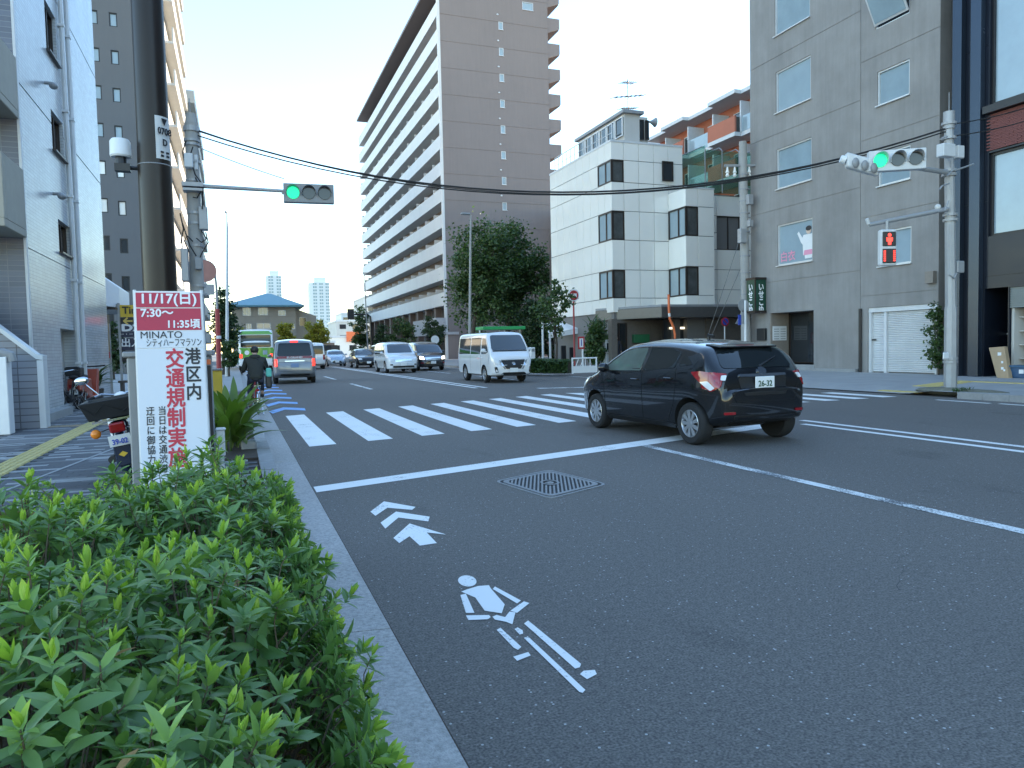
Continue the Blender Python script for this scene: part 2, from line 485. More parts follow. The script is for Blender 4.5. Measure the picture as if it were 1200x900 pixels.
    def relief(s, O, U, N, us, zs, depth, back=0.3):
        """A wall as a grid of cells, each set back by depth(i, j); None is an opening cut through to 'back'."""
        O, U, N = Vector(O), Vector(U), Vector(N)
        nu, nz = len(us) - 1, len(zs) - 1
        D = [[depth(i, j) for j in range(nz)] for i in range(nu)]

        def P(u, z, d):
            return O + U * u + Vector((0, 0, z)) - N * d
        for i in range(nu):
            for j in range(nz):
                d = D[i][j]
                if d is not None:
                    s.quad(P(us[i], zs[j], d), P(us[i + 1], zs[j], d), P(us[i + 1], zs[j + 1], d), P(us[i], zs[j + 1], d))
        for i in range(nu):
            for j in range(nz):
                a = D[i][j]
                for ii, jj in ((i + 1, j), (i, j + 1)):
                    if ii >= nu or jj >= nz:
                        continue
                    b = D[ii][jj]
                    da, db = back if a is None else a, back if b is None else b
                    if abs(da - db) < 1e-6:
                        continue
                    if ii != i:
                        s.quad(P(us[ii], zs[j], da), P(us[ii], zs[j], db), P(us[ii], zs[j + 1], db), P(us[ii], zs[j + 1], da))
                    else:
                        s.quad(P(us[i], zs[jj], da), P(us[i], zs[jj], db), P(us[i + 1], zs[jj], db), P(us[i + 1], zs[jj], da))
        return s

    def mesh(s, name, mats, smooth=False, angle=0.6):
        me = bpy.data.meshes.new(name)
        o = s.o
        me.from_pydata([(v[0] - o.x, v[1] - o.y, v[2] - o.z) for v in s.v], [], s.f)
        mats = mats if isinstance(mats, (list, tuple)) else [mats]
        for m in mats:
            me.materials.append(m)
        if len(mats) > 1:
            me.polygons.foreach_set('material_index', s.mi)
        if len(s.f) < 20000:
            b = bmesh.new()
            b.from_mesh(me)
            bmesh.ops.recalc_face_normals(b, faces=b.faces)
            b.to_mesh(me)
            b.free()
        if smooth:
            me.shade_smooth()
            me.set_sharp_from_angle(angle=angle)
        return me

    def build(s, name, mats, parent=None, smooth=False, bevel=0.0, angle=0.6, seg=1):
        me = s.mesh(name, mats, smooth, angle)
        ob = put(name, me, parent)
        if bevel:
            md = ob.modifiers.new('bevel', 'BEVEL')
            md.width = bevel
            md.segments = seg
            md.limit_method = 'ANGLE'
            md.angle_limit = 0.7
        return ob


def put(name, me, parent=None, loc=None):
    ob = bpy.data.objects.new(name, me)
    COL.objects.link(ob)
    if parent is not None:
        ob.parent = parent
    if loc is not None:
        ob.location = loc
    return ob


def tag(o, label, cat, group=None):
    o['label'] = label
    o['category'] = cat
    if group:
        o['group'] = group
    return o


def thing(name, loc, label, cat, group=None, rz=0.0):
    o = bpy.data.objects.new(name, None)
    o.empty_display_size = 0.2
    COL.objects.link(o)
    o.location = loc
    o.rotation_euler = (0, 0, rz)
    return tag(o, label, cat, group)


def struct(o, kind='structure'):
    o['kind'] = kind
    return o


def wmb(t):                                   # a builder for a part given in world points under an unrotated thing
    return MB(t.location)


def text(name, body, size, m, parent, loc, rot, bold=0.0, align='LEFT', squeeze=1.0, depth=0.002, vertical=False, lines=0.92):
    """Flat lettering as a thin mesh. rot: euler. Vertical text is set one glyph per line."""
    cu = bpy.data.curves.new(name, 'FONT')
    cu.body = '\n'.join(body) if vertical else body
    cu.size = size
    cu.offset = 0.0
    cu.extrude = depth
    cu.align_x = 'CENTER' if vertical else align
    cu.align_y = 'TOP' if vertical else 'CENTER'
    cu.space_line = lines
    cu.resolution_u = 3
    tmp = bpy.data.objects.new(name, cu)
    COL.objects.link(tmp)
    dg = bpy.context.evaluated_depsgraph_get()
    me = bpy.data.meshes.new_from_object(tmp.evaluated_get(dg))
    bpy.data.objects.remove(tmp)
    bpy.data.curves.remove(cu)
    if bold:                                   # heavier strokes: shifted copies, each a hair in front of the last
        b0 = bmesh.new()
        for k, (dx, dy) in enumerate(((0, 0), (1, 0), (-1, 0), (0, 1), (0, -1), (.7, .7), (-.7, .7), (.7, -.7), (-.7, -.7))):
            b1 = me.copy()
            b1.transform(Matrix.Translation((dx * bold, dy * bold, k * .00012)))
            b0.from_mesh(b1)
            bpy.data.meshes.remove(b1)
        b0.to_mesh(me)
        b0.free()
    me.materials.clear()
    me.materials.append(m)
    me.name = name
    ob = put(name, me, parent, loc)
    ob.rotation_euler = rot
    ob.scale = (squeeze, 1, 1)
    return ob


def smooth_step(a, b, x):
    t = max(0.0, min(1.0, (x - a) / (b - a)))
    return t * t * (3 - 2 * t)


def lerp_table(tab, x):
    if x <= tab[0][0]:
        return tab[0][1]
    for (x0, y0), (x1, y1) in zip(tab, tab[1:]):
        if x <= x1:
            t = (x - x0) / (x1 - x0) if x1 > x0 else 1
            return y0 + (y1 - y0) * t
    return tab[-1][1]
# ================================================================ SETTING
KX, GX0 = 0.67, 0.36                          # asphalt edge and inner edge of the concrete gutter on the near side
FARK = 15.25                                  # face of the far kerb
SW = 0.13                                     # pavement height

b = MB(); b.quad((-1500, -300, -0.06), (1500, -300, -0.06), (1500, 3000, -0.06), (-1500, 3000, -0.06))
struct(b.build('ground', M['ground']))
b = MB()
b.quad((GX0 - 0.2, -40, 0), (FARK + 0.2, -40, 0), (FARK + 0.2, 420, 0), (GX0 - 0.2, 420, 0))
b.quad((FARK + 0.2, 28.6, 0), (90, 28.6, 0), (90, 35.0, 0), (FARK + 0.2, 35.0, 0))
b.quad((FARK + 0.2, 2, -.001), (FARK + 2.4, 2, -.001), (FARK + 2.4, 28.6, -.001), (FARK + 0.2, 28.6, -.001))
road = struct(b.build('road', M['asphalt']))

# gutter slabs along the near kerb
g = struct(put('gutter', None)); g.location = (0, 0, 0)
sl_b = MB(); sl_b.prism([(GX0, 0.006, -.05), (KX, 0.006, -.05), (KX, 0.006, 0.006), (GX0, 0.006, 0.022)], (0, 1.994, 0))
sl_me = sl_b.mesh('gutter_slab', M['gutter'])
for i in range(40):
    put('gutter_slab', sl_me, g, (0, -4.4 + 2.0 * i, random.uniform(-.002, .002)))
b = MB(); b.box(KX - .008, KX + .006, -20, 90, -.03, 0.0035); struct(b.build('gutter_joint', M['soil']))

# near pavement: slab, kerb, pavers laid as long bricks
b = MB(); b.box(-3.75, 0.20, -30, 120, -.05, SW - .012); struct(b.build('pavement', M['soil']))
b = MB()
b.quad((-3.75, 26, SW), (.2, 26, SW), (.2, 120, SW), (-3.75, 120, SW)); b.quad((-30, 26, SW - .02), (-3.75, 26, SW - .02), (-3.75, 57, SW - .02), (-30, 57, SW - .02))
b.box(-12, -3.75, 5, 16.2, -.05, SW - .004)
struct(b.build('pavement_far', M['walk']))
kb = struct(put('kerb', None))
ks = MB(); ks.box(0.20, GX0, 0.004, 0.596, -.1, 0.15)
ks_me = ks.mesh('kerb_stone', M['kerbstone'])
for i in range(75):
    o = put('kerb_stone', ks_me, kb, (0, -2 + .6 * i, random.uniform(-.004, .004)))
pv = struct(put('paving', None)); pv.location = (0, 0, SW)
PW, PL = 0.10, 0.30
pmes = []
for key in ('paver_dark', 'paver_dark', 'paver_mid', 'paver_light'):
    q = MB(); q.box(.002, PL - .002, .002, PW - .002, -.03, 0.0)
    pmes.append(q.mesh('paver', M[key]))
rest = [MB(), MB(), MB(), MB()]
cells = []
rp = random.Random(3)
yy = 0.2
row = 0
while yy < 26:
    off = (row % 3) * 0.10
    xx = -3.72 + off
    run, k = 0, 0
    while xx < 0.19 - PL:
        if run <= 0:
            k = rp.choices((0, 1, 2, 3), (5, 4, 2, 3.2))[0]
            run = rp.choice((1, 1, 2, 3))
        run -= 1
        if not (-2.72 < xx + PL / 2 < -2.38) and not (yy < 5.15 and xx + PL > -1.08):
            cells.append((yy, xx, k))
        xx += PL
    yy += PW
    row += 1
near_vis = [c for c in cells if 5.6 < c[0] < 10.2 and c[1] < -0.85 and c[1] > -2.45][:290]
nv = set(near_vis)
for (y, x, k) in cells:
    dz = rp.uniform(-.0015, .0015)
    if (y, x, k) in nv:
        put('paver', pmes[k], pv, (x, y, dz))
    else:
        q = rest[k]
        q.add([(x + .002, y + .002, dz), (x + PL - .002, y + .002, dz), (x + PL - .002, y + PW - .002, dz), (x + .002, y + PW - .002, dz),
               (x + .002, y + .002, -.012), (x + PL - .002, y + .002, -.012), (x + PL - .002, y + PW - .002, -.012), (x + .002, y + PW - .002, -.012)],
              [(0, 1, 2, 3), (0, 4, 5, 1), (3, 2, 6, 7), (0, 3, 7, 4), (1, 5, 6, 2)])
for k in range(4):
    o = rest[k].build('paver_field', M[('paver_dark', 'paver_dark', 'paver_mid', 'paver_light')[k]], pv)
    o['kind'] = 'stuff'
# pale seam line and the tan cross strip
b = MB(); b.obox((-1.75, 10.4, SW + .003), (.02, 0, 0), (.55, 3.3, 0), (0, 0, .002)); struct(b.build('seam_strip', M['paver_light']))
tp = struct(put('tactile_paving', None))


def tactile_block(name, m, bars=4, s=0.3):
    q = MB(); q.box(.003, s - .003, .003, s - .003, -.02, .004)
    for i in range(bars):
        x = s * (i + .5) / bars
        q.box(x - .017, x + .017, .025, s - .025, .004, .010)
    return q.mesh(name, m)


tb = tactile_block('tactile_block', M['tactile'])
for i in range(80):
    put('tactile_block', tb, tp, (-2.70, .4 + .3 * i, SW + .002))
for i in range(7):
    if i not in (2, ):
        put('tactile_block', tactile_block('tactile_block', M['tan']) if i == 0 else bpy.data.objects['tan_block'].data, tp, (-3.3 + .3 * i, 15.2, SW)).name = 'tan_block'

# far pavement with ramps and a kerb mound, as one height sheet
FX = 22.25


def far_z(x, y):
    t = smooth_step(FARK, FARK + 1.3, x)
    ramp = smooth_step(12.7, 13.6, y) * (1 - smooth_step(21.5, 22.5, y))
    ramp2 = smooth_step(27.3, 28.2, y)
    lo = 0.02 + (SW - .02) * t
    z = SW * (1 - ramp) + lo * ramp
    return z * (1 - ramp2) + ramp2 * (0.02 + (SW - .02) * smooth_step(FX - 2, FX, x))


b = MB()
xs = [FARK + .16 + i * .35 for i in range(22)]
xs = [x for x in xs if x < FX + .6] + [FX + .7]
ys = [-25 + 2.5 * i for i in range(14)] + [11 + .3 * i for i in range(60)]
vs = [(x, y, far_z(x, y)) for y in ys for x in xs]
n = len(xs)
b.add(vs, [(j * n + i, j * n + i + 1, (j + 1) * n + i + 1, (j + 1) * n + i) for j in range(len(ys) - 1) for i in range(n - 1)])
struct(b.build('pavement_opposite', M['walk'], smooth=True))
b = MB(); b.box(FARK - .3 + .16, 60, 35.0, 420, -.05, SW); b.box(14.55, FARK, 35.6, 420, -.05, SW - .003)
struct(b.build('pavement_corner', M['walk']))
ok = struct(put('kerb_opposite', None))
for i in range(60):
    y0 = -24 + .6 * i
    if y0 > 13.6 and y0 < 22:
        continue
    if y0 > 27.4:
        break
    zt = 0.145
    q = MB(); q.box(FARK, FARK + .16, y0 + .004, y0 + .596, -.1, zt)
    if 12.6 < y0 <= 13.6:
        q = MB(); q.prism([(FARK, y0, -.1), (FARK, y0 + .596, -.1), (FARK, y0 + .596, .02), (FARK, y0 + .004, .145 if y0 < 13.1 else .07)], (.16, 0, 0))
    q.build('kerb_stone', M['kerbstone'], ok)
for i in range(70):
    q = MB(); q.box(14.40, 14.55, 35.2 + i * 1.2, 36.39 + i * 1.2, -.1, .145)
    q.build('kerb_stone', M['kerbstone'], ok)
# earth mound and weeds at the foot of the signal pole
b = MB()
for (px, py, w, h) in ((15.9, 12.75, .9, .075), (15.95, 12.0, .8, .055)):
    b.ball((px, py, SW - .03), .28, w, h + .03, 12, 6)
struct(b.build('earth_mound', mat('mossy_mound', (.15, .145, .11), .95, var=.35, scale=9, bump=.8), smooth=True))
to = struct(put('tactile_paving_opposite', None))
for i in range(9):
    put('tactile_block', tb, to, (FARK + 1.35 + .3 * i, 13.75 + .11 * i, .02 + (SW - .02) * smooth_step(0, 1.3, 1.35 + .3 * i) + .006))
    put('tactile_block', tb, to, (FARK + 1.35 + .3 * i, 14.05 + .11 * i, .02 + (SW - .02) * smooth_step(0, 1.3, 1.35 + .3 * i) + .008))
for i in range(16):
    put('tactile_block', tb, to, (FARK + 3.9, 11.0 + .3 * i if i < 14 else 18 + .3 * i, SW + .006))
for i in range(10):
    put('tactile_block', tb, to, (FARK + .62, 17.6 + .3 * i, .085))
for i in range(4):
    put('tactile_block', tb, to, (FARK + .32, 13.3 + .3 * i, .055))


# ---------------------------------------------------------------- road markings
def marking(name, polys, m='white_line', z=0.004, parent=None):
    q = MB()
    for p in polys:
        q.add([(x, y, z) for x, y in p], [tuple(range(len(p)))])
    return struct(q.build(name, M[m], parent))


cw = struct(put('crosswalk', None))
near = lambda x: 11.05 + (x - .95) * .235
far = lambda x: 16.6 + (x - .95) * .385
for i in range(18):
    x0 = 0.95 + i * .893
    x1 = x0 + .40
    if x1 > FARK:
        break
    fy = lambda x: min(far(x), 19.6) if x < 9 else max(19.6 - (x - 9) * .75, near(x) + 1.2)
    if x0 > 11.2:
        marking('crosswalk_stripe', [[(x0, 12.9 + .02 * i), (x1, 12.85 + .02 * i), (x1, 15.2), (x0, 15.2)]], parent=cw)
    else:
        marking('crosswalk_stripe', [[(x0, near(x0)), (x1, near(x1)), (x1, fy(x1)), (x0, fy(x0))]], parent=cw)
marking('stop_line', [[(.69, 7.74), (.69, 7.42), (5.75, 8.93), (8.62, 9.79), (8.62, 10.17), (5.75, 9.32)]])
marking('lane_line', [[(5.14, 8.74), (5.27, 8.78), (5.27, -12), (5.14, -12)]], 'worn_line')
marking('centre_line', [[(8.74, 9.73), (8.88, 9.73), (8.88, -20), (8.74, -20)], [(9.14, 10.2), (9.28, 10.2), (9.28, -20), (9.14, -20)]])
marking('stop_line_opposite', [[(9.3, 22.2), (14.4, 20.2), (14.4, 20.6), (9.3, 22.6)]], 'worn_line')
marking('edge_line', [[(14.55, 12.0), (14.68, 12.0), (14.68, 10.75), (14.55, 10.75)], [(14.62, 10.6), (14.75, 10.6), (14.75, 9.6), (14.62, 9.6)]])
for y in (26, 36, 46, 56, 66, 76, 86):
    marking('lane_dash', [[(4.35, y), (4.5, y), (4.5, y + 5), (4.35, y + 5)]], 'worn_line')
    marking('lane_dash', [[(10.9, y + 3), (11.05, y + 3), (11.05, y + 8), (10.9, y + 8)]], 'worn_line')
marking('centre_line_beyond', [[(7.6, 24), (7.75, 24), (7.5, 130), (7.35, 130)], [(7.95, 24), (8.1, 24), (7.85, 130), (7.7, 130)]])
marking('edge_line_opposite', [[(14.05, 23), (14.18, 23), (14.0, 120), (13.85, 120)]], 'worn_line')
bc = struct(put('blue_chevrons', None))
for i in range(7):
    y = 17.4 + i * 2.35
    marking('blue_chevron', [[(.72, y), (1.05, y + 1.05), (1.48, y + .45), (1.52, y + 1.2), (1.06, y + 1.85), (.66, y + .75)]], 'blue_line', parent=bc)
bp = struct(put('bicycle_symbol', None))


def px_marking(name, pts):
    return marking(name, [[tuple(on_z(x, y)[:2]) for x, y in pts]], parent=bp)


def blob(cx, cy, rx, ry, a=0.0, n=14):
    return [(cx + rx * math.cos(t) * math.cos(a) - ry * math.sin(t) * math.sin(a), cy + rx * math.cos(t) * math.sin(a) + ry * math.sin(t) * math.cos(a))
            for t in [2 * math.pi * i / n for i in range(n)]]


px_marking('chevron', [(434, 600), (450, 588), (487, 594.5), (483, 598), (454, 595.5), (440, 605)])
px_marking('chevron', [(446, 613), (464, 600), (503.5, 606), (502, 611.5), (467, 607), (451.5, 620)])
px_marking('arrow', [(461, 631), (480, 614), (523, 627), (500, 624.5), (512, 637), (492, 640), (480, 629), (468, 637)])
px_marking('rider_head', blob(547.6, 681.5, 10.9, 6.5, .12, 22))
px_marking('rider_torso', [(540.5, 694), (547, 691.5), (560, 687.5), (573, 686.5), (575, 690), (591.5, 709), (588, 719.5), (568, 716.5), (557, 701)])
px_marking('rider_arm', [(539.5, 698), (546, 696.5), (556, 719), (546, 719)])
px_marking('rider_arm', [(577.5, 691), (580, 688), (610.5, 704.5), (606, 708)])
px_marking('rider_forearm', [(546, 722), (573, 721.5), (575, 724), (572, 726.5), (549, 727.5)])
px_marking('rider_forearm', [(598, 716.5), (614, 705.5), (620.5, 707.5), (606, 719)])
px_marking('rider_hips', [(577, 723.5), (582, 721.5), (592, 724), (597, 717.5), (604, 718.5), (600.5, 732.5), (593, 729.5), (580, 727)])
px_marking('rider_saddle', [(603, 738), (606.5, 736), (612.5, 739.5), (613, 743.5), (609, 744.5)])
px_marking('rider_leg', [(582, 739), (586.5, 736.5), (611, 759), (607, 762.5), (602, 760)])
px_marking('rider_leg', [(614, 731.5), (619, 728), (681, 779), (679.5, 783), (674, 784.5)])
px_marking('rider_foot', [(601.5, 770.5), (619, 765), (622, 769), (606, 775.5)])
px_marking('rider_foot', [(679.5, 791), (684, 787), (697, 786), (699.5, 791), (688, 797)])
px_marking('bicycle_bar', [(614, 748.5), (618.5, 746.5), (686, 809.5), (683, 813), (679, 812)])

# manhole cover
c4 = [Vector((2.47, 7.11)), Vector((3.24, 7.53)), Vector((3.39, 6.47)), Vector((2.66, 6.16))]
mc = (c4[0] + c4[1] + c4[2] + c4[3]) / 4
U = ((c4[1] - c4[0]) + (c4[2] - c4[3])) / 4
V = ((c4[0] - c4[3]) + (c4[1] - c4[2])) / 4
mh = struct(put('manhole_cover', None)); mh.location = (mc.x, mc.y, 0.003)


def mp(u, v, z=0.0):
    r = U * u + V * v
    return (r.x, r.y, z)


def mh_round(k, z, rr=.22, n=5):
    pts = []
    for (cx, cy, a0) in ((k - rr, k - rr, 0), (-k + rr, k - rr, 90), (-k + rr, -k + rr, 180), (k - rr, -k + rr, 270)):
        for i in range(n + 1):
            a = R(a0 + 90 * i / n)
            pts.append(mp(cx + rr * math.cos(a), cy + rr * math.sin(a), z))
    return pts


def mh_ring(name, k0, k1, z, m):
    a, c = mh_round(k0, z), mh_round(k1, z, .20)
    a2, c2 = mh_round(k0, -.004), mh_round(k1, -.004, .20)
    n = len(a)
    q = MB(); q.add(a + c + a2 + c2, [(i, (i + 1) % n, n + (i + 1) % n, n + i) for i in range(n)] + [(2 * n + i, 2 * n + (i + 1) % n, (i + 1) % n, i) for i in range(n)] + [(n + i, n + (i + 1) % n, 3 * n + (i + 1) % n, 3 * n + i) for i in range(n)])
    return q.build(name, M[m], mh)


q = MB(); q.add(mh_round(1.06, 0), [tuple(range(len(mh_round(1, 0))))]); q.build('pit', M['pit'], mh)
mh_ring('outer_rim', 1.06, 1.0, .006, 'iron')
mh_ring('inner_rim', .94, .84, .008, 'iron')
nb_ = 23
for i in range(nb_):
    k = -1.56 + 3.12 * i / (nb_ - 1)
    w_ = .017
    lo, hi = max(-.86, k - .86), min(.86, k + .86)
    segs = [(lo, hi)]
    if abs(k) < .30:
        h_ = math.sqrt(max(0, .30 ** 2 - k * k)) / 1.25
        mid_ = k / 2
        segs = [(lo, mid_ - h_), (mid_ + h_, hi)]
    for a, c in segs:
        if c - a < .06:
            continue
        q = MB(); q.prism([mp(a + w_, a - k - w_), mp(c + w_, c - k - w_), mp(c - w_, c - k + w_), mp(a - w_, a - k + w_)], (0, 0, .0075)); q.build('slat', M['iron'], mh)
q = MB()
rg0 = [mp(.26 * math.cos(2 * math.pi * i / 16), .26 * math.sin(2 * math.pi * i / 16), .001) for i in range(16)]
rg1 = [mp(.19 * math.cos(2 * math.pi * i / 16), .19 * math.sin(2 * math.pi * i / 16), .001) for i in range(16)]
q.tube([Vector(a).lerp(Vector(c), .5) + Vector((0, 0, .005)) for a, c in zip(rg0, rg1)], .010, 5, closed=True) if 0 else q.add([Vector(v) + Vector((0, 0, .008)) for v in rg0 + rg1], [(i, (i + 1) % 16, 16 + (i + 1) % 16, 16 + i) for i in range(16)])
q.build('emblem_ring', M['iron'], mh)
q = MB(); q.prism([mp(x, y, .0) for x, y in ((-.10, -.05), (.0, -.12), (.10, -.05), (.10, .08), (-.10, .08))], (0, 0, .008)); q.build('emblem', M['iron'], mh)
# ================================================================ BUILDINGS
def cuts(lo, hi, extra):
    v = sorted(set([round(lo, 4), round(hi, 4)] + [round(e, 4) for e in extra if lo < e < hi]))
    return v


def facade(mb, O, U, N, w, h, openings=(), ju=(), jz=(), groove=.02, gw=.03, back=.25):
    """Wall face with openings (u0,u1,z0,z1,depth) and recessed joints at ju / jz (z may be limited: (z, u0, u1))."""
    eu, ez = [], []
    zj = [(z, 0, w) if not isinstance(z, tuple) else z for z in jz]
    uj = [(u, 0, h) if not isinstance(u, tuple) else u for u in ju]
    for u, _, _ in uj:
        eu += [u - gw / 2, u + gw / 2]
    for z, a, c in zj:
        ez += [z - gw / 2, z + gw / 2]; eu += [a, c]
    for o in openings:
        eu += [o[0], o[1]]; ez += [o[2], o[3]]
    us, zs = cuts(0, w, eu), cuts(0, h, ez)

    def depth(i, j):
        u, z = (us[i] + us[i + 1]) / 2, (zs[j] + zs[j + 1]) / 2
        for o in openings:
            if o[0] < u < o[1] and o[2] < z < o[3]:
                return None if len(o) < 5 else o[4]
        for (ux, a, c) in uj:
            if abs(u - ux) < gw / 2 and a < z < c:
                return groove
        for (zx, a, c) in zj:
            if abs(z - zx) < gw / 2 and a < u < c:
                return groove
        return 0.0
    mb.relief(O, U, N, us, zs, depth, back)
    return mb


def window(parent, O, U, N, u0, u1, z0, z1, d=.12, frame='alu', glass='glass', mull=(), fw=.05, rails=(), proud=.0, name='window', sill=False):
    """Frame part with a pane sub-part, set d behind the wall face."""
    O, U, N = Vector(O), Vector(U), Vector(N)
    Z = Vector((0, 0, 1))
    q = MB(parent.location)

    def bar(a, b, c, e):
        p = O + U * ((a + b) / 2) + Z * ((c + e) / 2) - N * (d - .03 - proud)
        q.obox(p, U * (b - a) / 2, N * .03, Z * (e - c) / 2)
    bar(u0, u1, z0, z0 + fw); bar(u0, u1, z1 - fw, z1)
    bar(u0, u0 + fw, z0 + fw, z1 - fw); bar(u1 - fw, u1, z0 + fw, z1 - fw)
    for m in mull:
        bar(m - fw / 2, m + fw / 2, z0 + fw, z1 - fw)
    for m in rails:
        bar(u0 + fw, u1 - fw, m - fw / 2, m + fw / 2)
    if sill:
        q.obox(O + U * ((u0 + u1) / 2) + Z * (z0 - .02) + N * .03, U * ((u1 - u0) / 2 + .04), N * .05, Z * .018)
    w = q.build(name, M[frame], parent)
    g = MB(parent.location)
    g.obox(O + U * ((u0 + u1) / 2) + Z * ((z0 + z1) / 2) - N * (d + .015 - proud), U * ((u1 - u0) / 2 - .01), N * .012, Z * ((z1 - z0) / 2 - .01))
    g.build('pane', M[glass], w)
    return w


def net_mat():
    m, t, p = principled('green_net')
    N, L = t.nodes, t.links
    p.inputs['Base Color'].default_value = (0.07, 0.20, 0.13, 1)
    p.inputs['Roughness'].default_value = 0.5
    tr = N.new('ShaderNodeBsdfTransparent'); tr.inputs[0].default_value = (0.80, 0.95, 0.88, 1)
    ms = N.new('ShaderNodeMixShader'); ms.inputs[0].default_value = 0.30
    o = [n for n in N if n.type == 'OUTPUT_MATERIAL'][0]
    L.new(tr.outputs[0], ms.inputs[1]); L.new(p.outputs[0], ms.inputs[2]); L.new(ms.outputs[0], o.inputs['Surface'])
    return m


EX, EY, EZ = Vector((1, 0, 0)), Vector((0, 1, 0)), Vector((0, 0, 1))
BM = dict(
    tile_blue=mosaic_mat('blue_grey_mosaic_tile', (0.135, 0.148, 0.185), (0.22, 0.23, 0.25), .30, .10, .4, .12),
    tile_white=mosaic_mat('white_brick_tile', (0.47, 0.49, 0.50), (0.30, 0.31, 0.32), .24, .07, .25, .08, axis='YZ'),
    dark_wall=mat('dark_grey_wall', (0.125, 0.125, 0.128), .7, var=.07, scale=.4, streak=.06),
    pale_wall=mat('pale_wall', (0.52, 0.50, 0.46), .7, var=.08, scale=.5, streak=.08),
    apt_side=mat('pinkish_render', (0.225, 0.190, 0.180), .85, var=.07, scale=.25, streak=.10, bump=.1, bscale=8),
    apt_band=mat('balcony_band_white', (0.66, 0.65, 0.63), .7, var=.06, scale=.4, streak=.10),
    apt_back=mat('balcony_back_brown', (0.20, 0.155, 0.13), .8, var=.1, scale=.5),
    apt_base=mat('brown_base_wall', (0.15, 0.115, 0.10), .75, var=.12, scale=.6, streak=.1),
    cream=mat('cream_gloss_panel', (0.86, 0.83, 0.76), .10, var=.04, scale=.5, spec=.7, coat=.8),
    cream_back=mat('panel_joint_backing', (0.16, 0.155, 0.15), .7, var=.05),
    beige=mat('beige_block', (0.46, 0.39, 0.31), .8, var=.08, scale=.3, streak=.06),
    blue_roof=mat('blue_metal_roof', (0.11, 0.27, 0.33), .45, var=.08, scale=1),
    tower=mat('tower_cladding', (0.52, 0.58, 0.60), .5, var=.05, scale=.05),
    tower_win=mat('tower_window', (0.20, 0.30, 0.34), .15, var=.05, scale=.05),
    grey_conc=mat('weathered_grey_concrete', (0.262, 0.248, 0.232), .88, var=.20, scale=.55, streak=.24, bump=.25, bscale=26),
    tan_stone=mat('tan_stone', (0.25, 0.215, 0.18), .8, var=.15, scale=5, bump=.2),
    red_brick=mat('red_orange_tile', (0.44, 0.15, 0.09), .75, var=.10, scale=1.0),
    brown_brick=mat('red_brown_brick', (0.165, 0.052, 0.045), .7, var=.18, scale=6, island=.28, bump=.2),
    stone_brown=mat('brown_granite', (0.13, 0.115, 0.10), .4, var=.2, scale=7),
    fascia=mat('canopy_fascia', (0.13, 0.125, 0.12), .4, metal=.5, var=.1),
    net=net_mat(),
)
M.update(BM)
M['office_glass'] = mat('office_glass', (.075, .08, .078), .05, var=.4, scale=1.6, spec=.8)

# ---- near side: tiled building with a white street face
XA = -3.65
YA0, YA1 = 16.3, 25.4
t = thing('tiled_building', (XA, YA0, SW), 'tall building with blue-grey mosaic end wall and white tiled street face', 'building')
q = wmb(t); facade(q, (-13, YA0, SW), EX, -EY, 13 + XA, 20, jz=[3.3, 6.4, 9.5, 12.6, 15.7], gw=.04, groove=.015)
q.build('end_wall', M['tile_blue'], t)
ops, wins = [], []
for (xa, xb, ya, yb) in ((53.5, 65.5, 7, 70), (61, 74, 133, 186), (69, 82, 257, 303)):
    a, c = on_x(xa, (ya + yb) / 2, XA), on_x(xb, (ya + yb) / 2, XA)
    zt, zb = on_x((xa + xb) / 2, ya + 5, XA).z, on_x((xa + xb) / 2, yb - 5, XA).z
    wins.append((a.y - YA0, c.y - YA0, zb - SW, zt - SW))
da, dc = on_x(71.5, 400, XA), on_x(91, 400, XA)
door = (da.y - YA0, dc.y - YA0, .18, on_x(80, 386, XA).z - SW)
ops = [w + (.14,) for w in wins] + [door + (.5,)]
q = wmb(t); facade(q, (XA, YA0, SW), EY, EX, YA1 - YA0, 20, openings=ops, jz=[3.35, 6.45, 9.6, 12.7, 15.8], gw=.04, groove=.015)
q.build('street_wall', M['tile_white'], t)
q = wmb(t); q.box(-13, XA - .3, YA0 + .3, YA1, SW, 20); q.build('core', M['pale_wall'], t)
q = wmb(t); q.box(XA - .02, XA + .025, YA0 - .03, YA0 + .07, SW, 20); q.build('corner_trim', M['pale_metal'], t)
for w in wins:
    window(t, (XA, YA0, SW), EY, EX, *w, d=.13, frame='bronze_metal', mull=[(w[0] + w[1]) / 2], sill=True)
wd = window(t, (XA, YA0, SW), EY, EX, *door, d=.45, frame='bronze_metal', mull=[(door[0] + door[1]) / 2], name='door')
q = wmb(t); q.obox((XA - .42, YA0 + door[0] + .55, SW + 1.75), (.01, 0, 0), (0, .22, 0), (0, 0, .16))
q.build('neon_panel', mat('violet_display', (.2, .1, .5), .4, var=0, emit=(.36, .16, 1.0), estr=.35), t)
for (px, py) in ((52, 97), (62, 227)):
    p = on_x(px, py, XA)
    q = wmb(t); q.cyl((XA, p.y, p.z), (XA + .16, p.y, p.z), .035); q.ball((XA + .17, p.y, p.z - .05), .09, .12, .07); q.build('wall_light', M['grey_metal'], t)
for px in (77, 83.5):
    y = on_x(px, 200, XA).y
    q = wmb(t); q.cyl((XA + .07, y, SW), (XA + .07, y, 20), .055, n=8)
    for k in range(9):
        q.box(XA, XA + .13, y - .08, y + .08, 1.2 + k * 2, 1.26 + k * 2)
    q.build('drainpipe', M['pale_metal'], t)
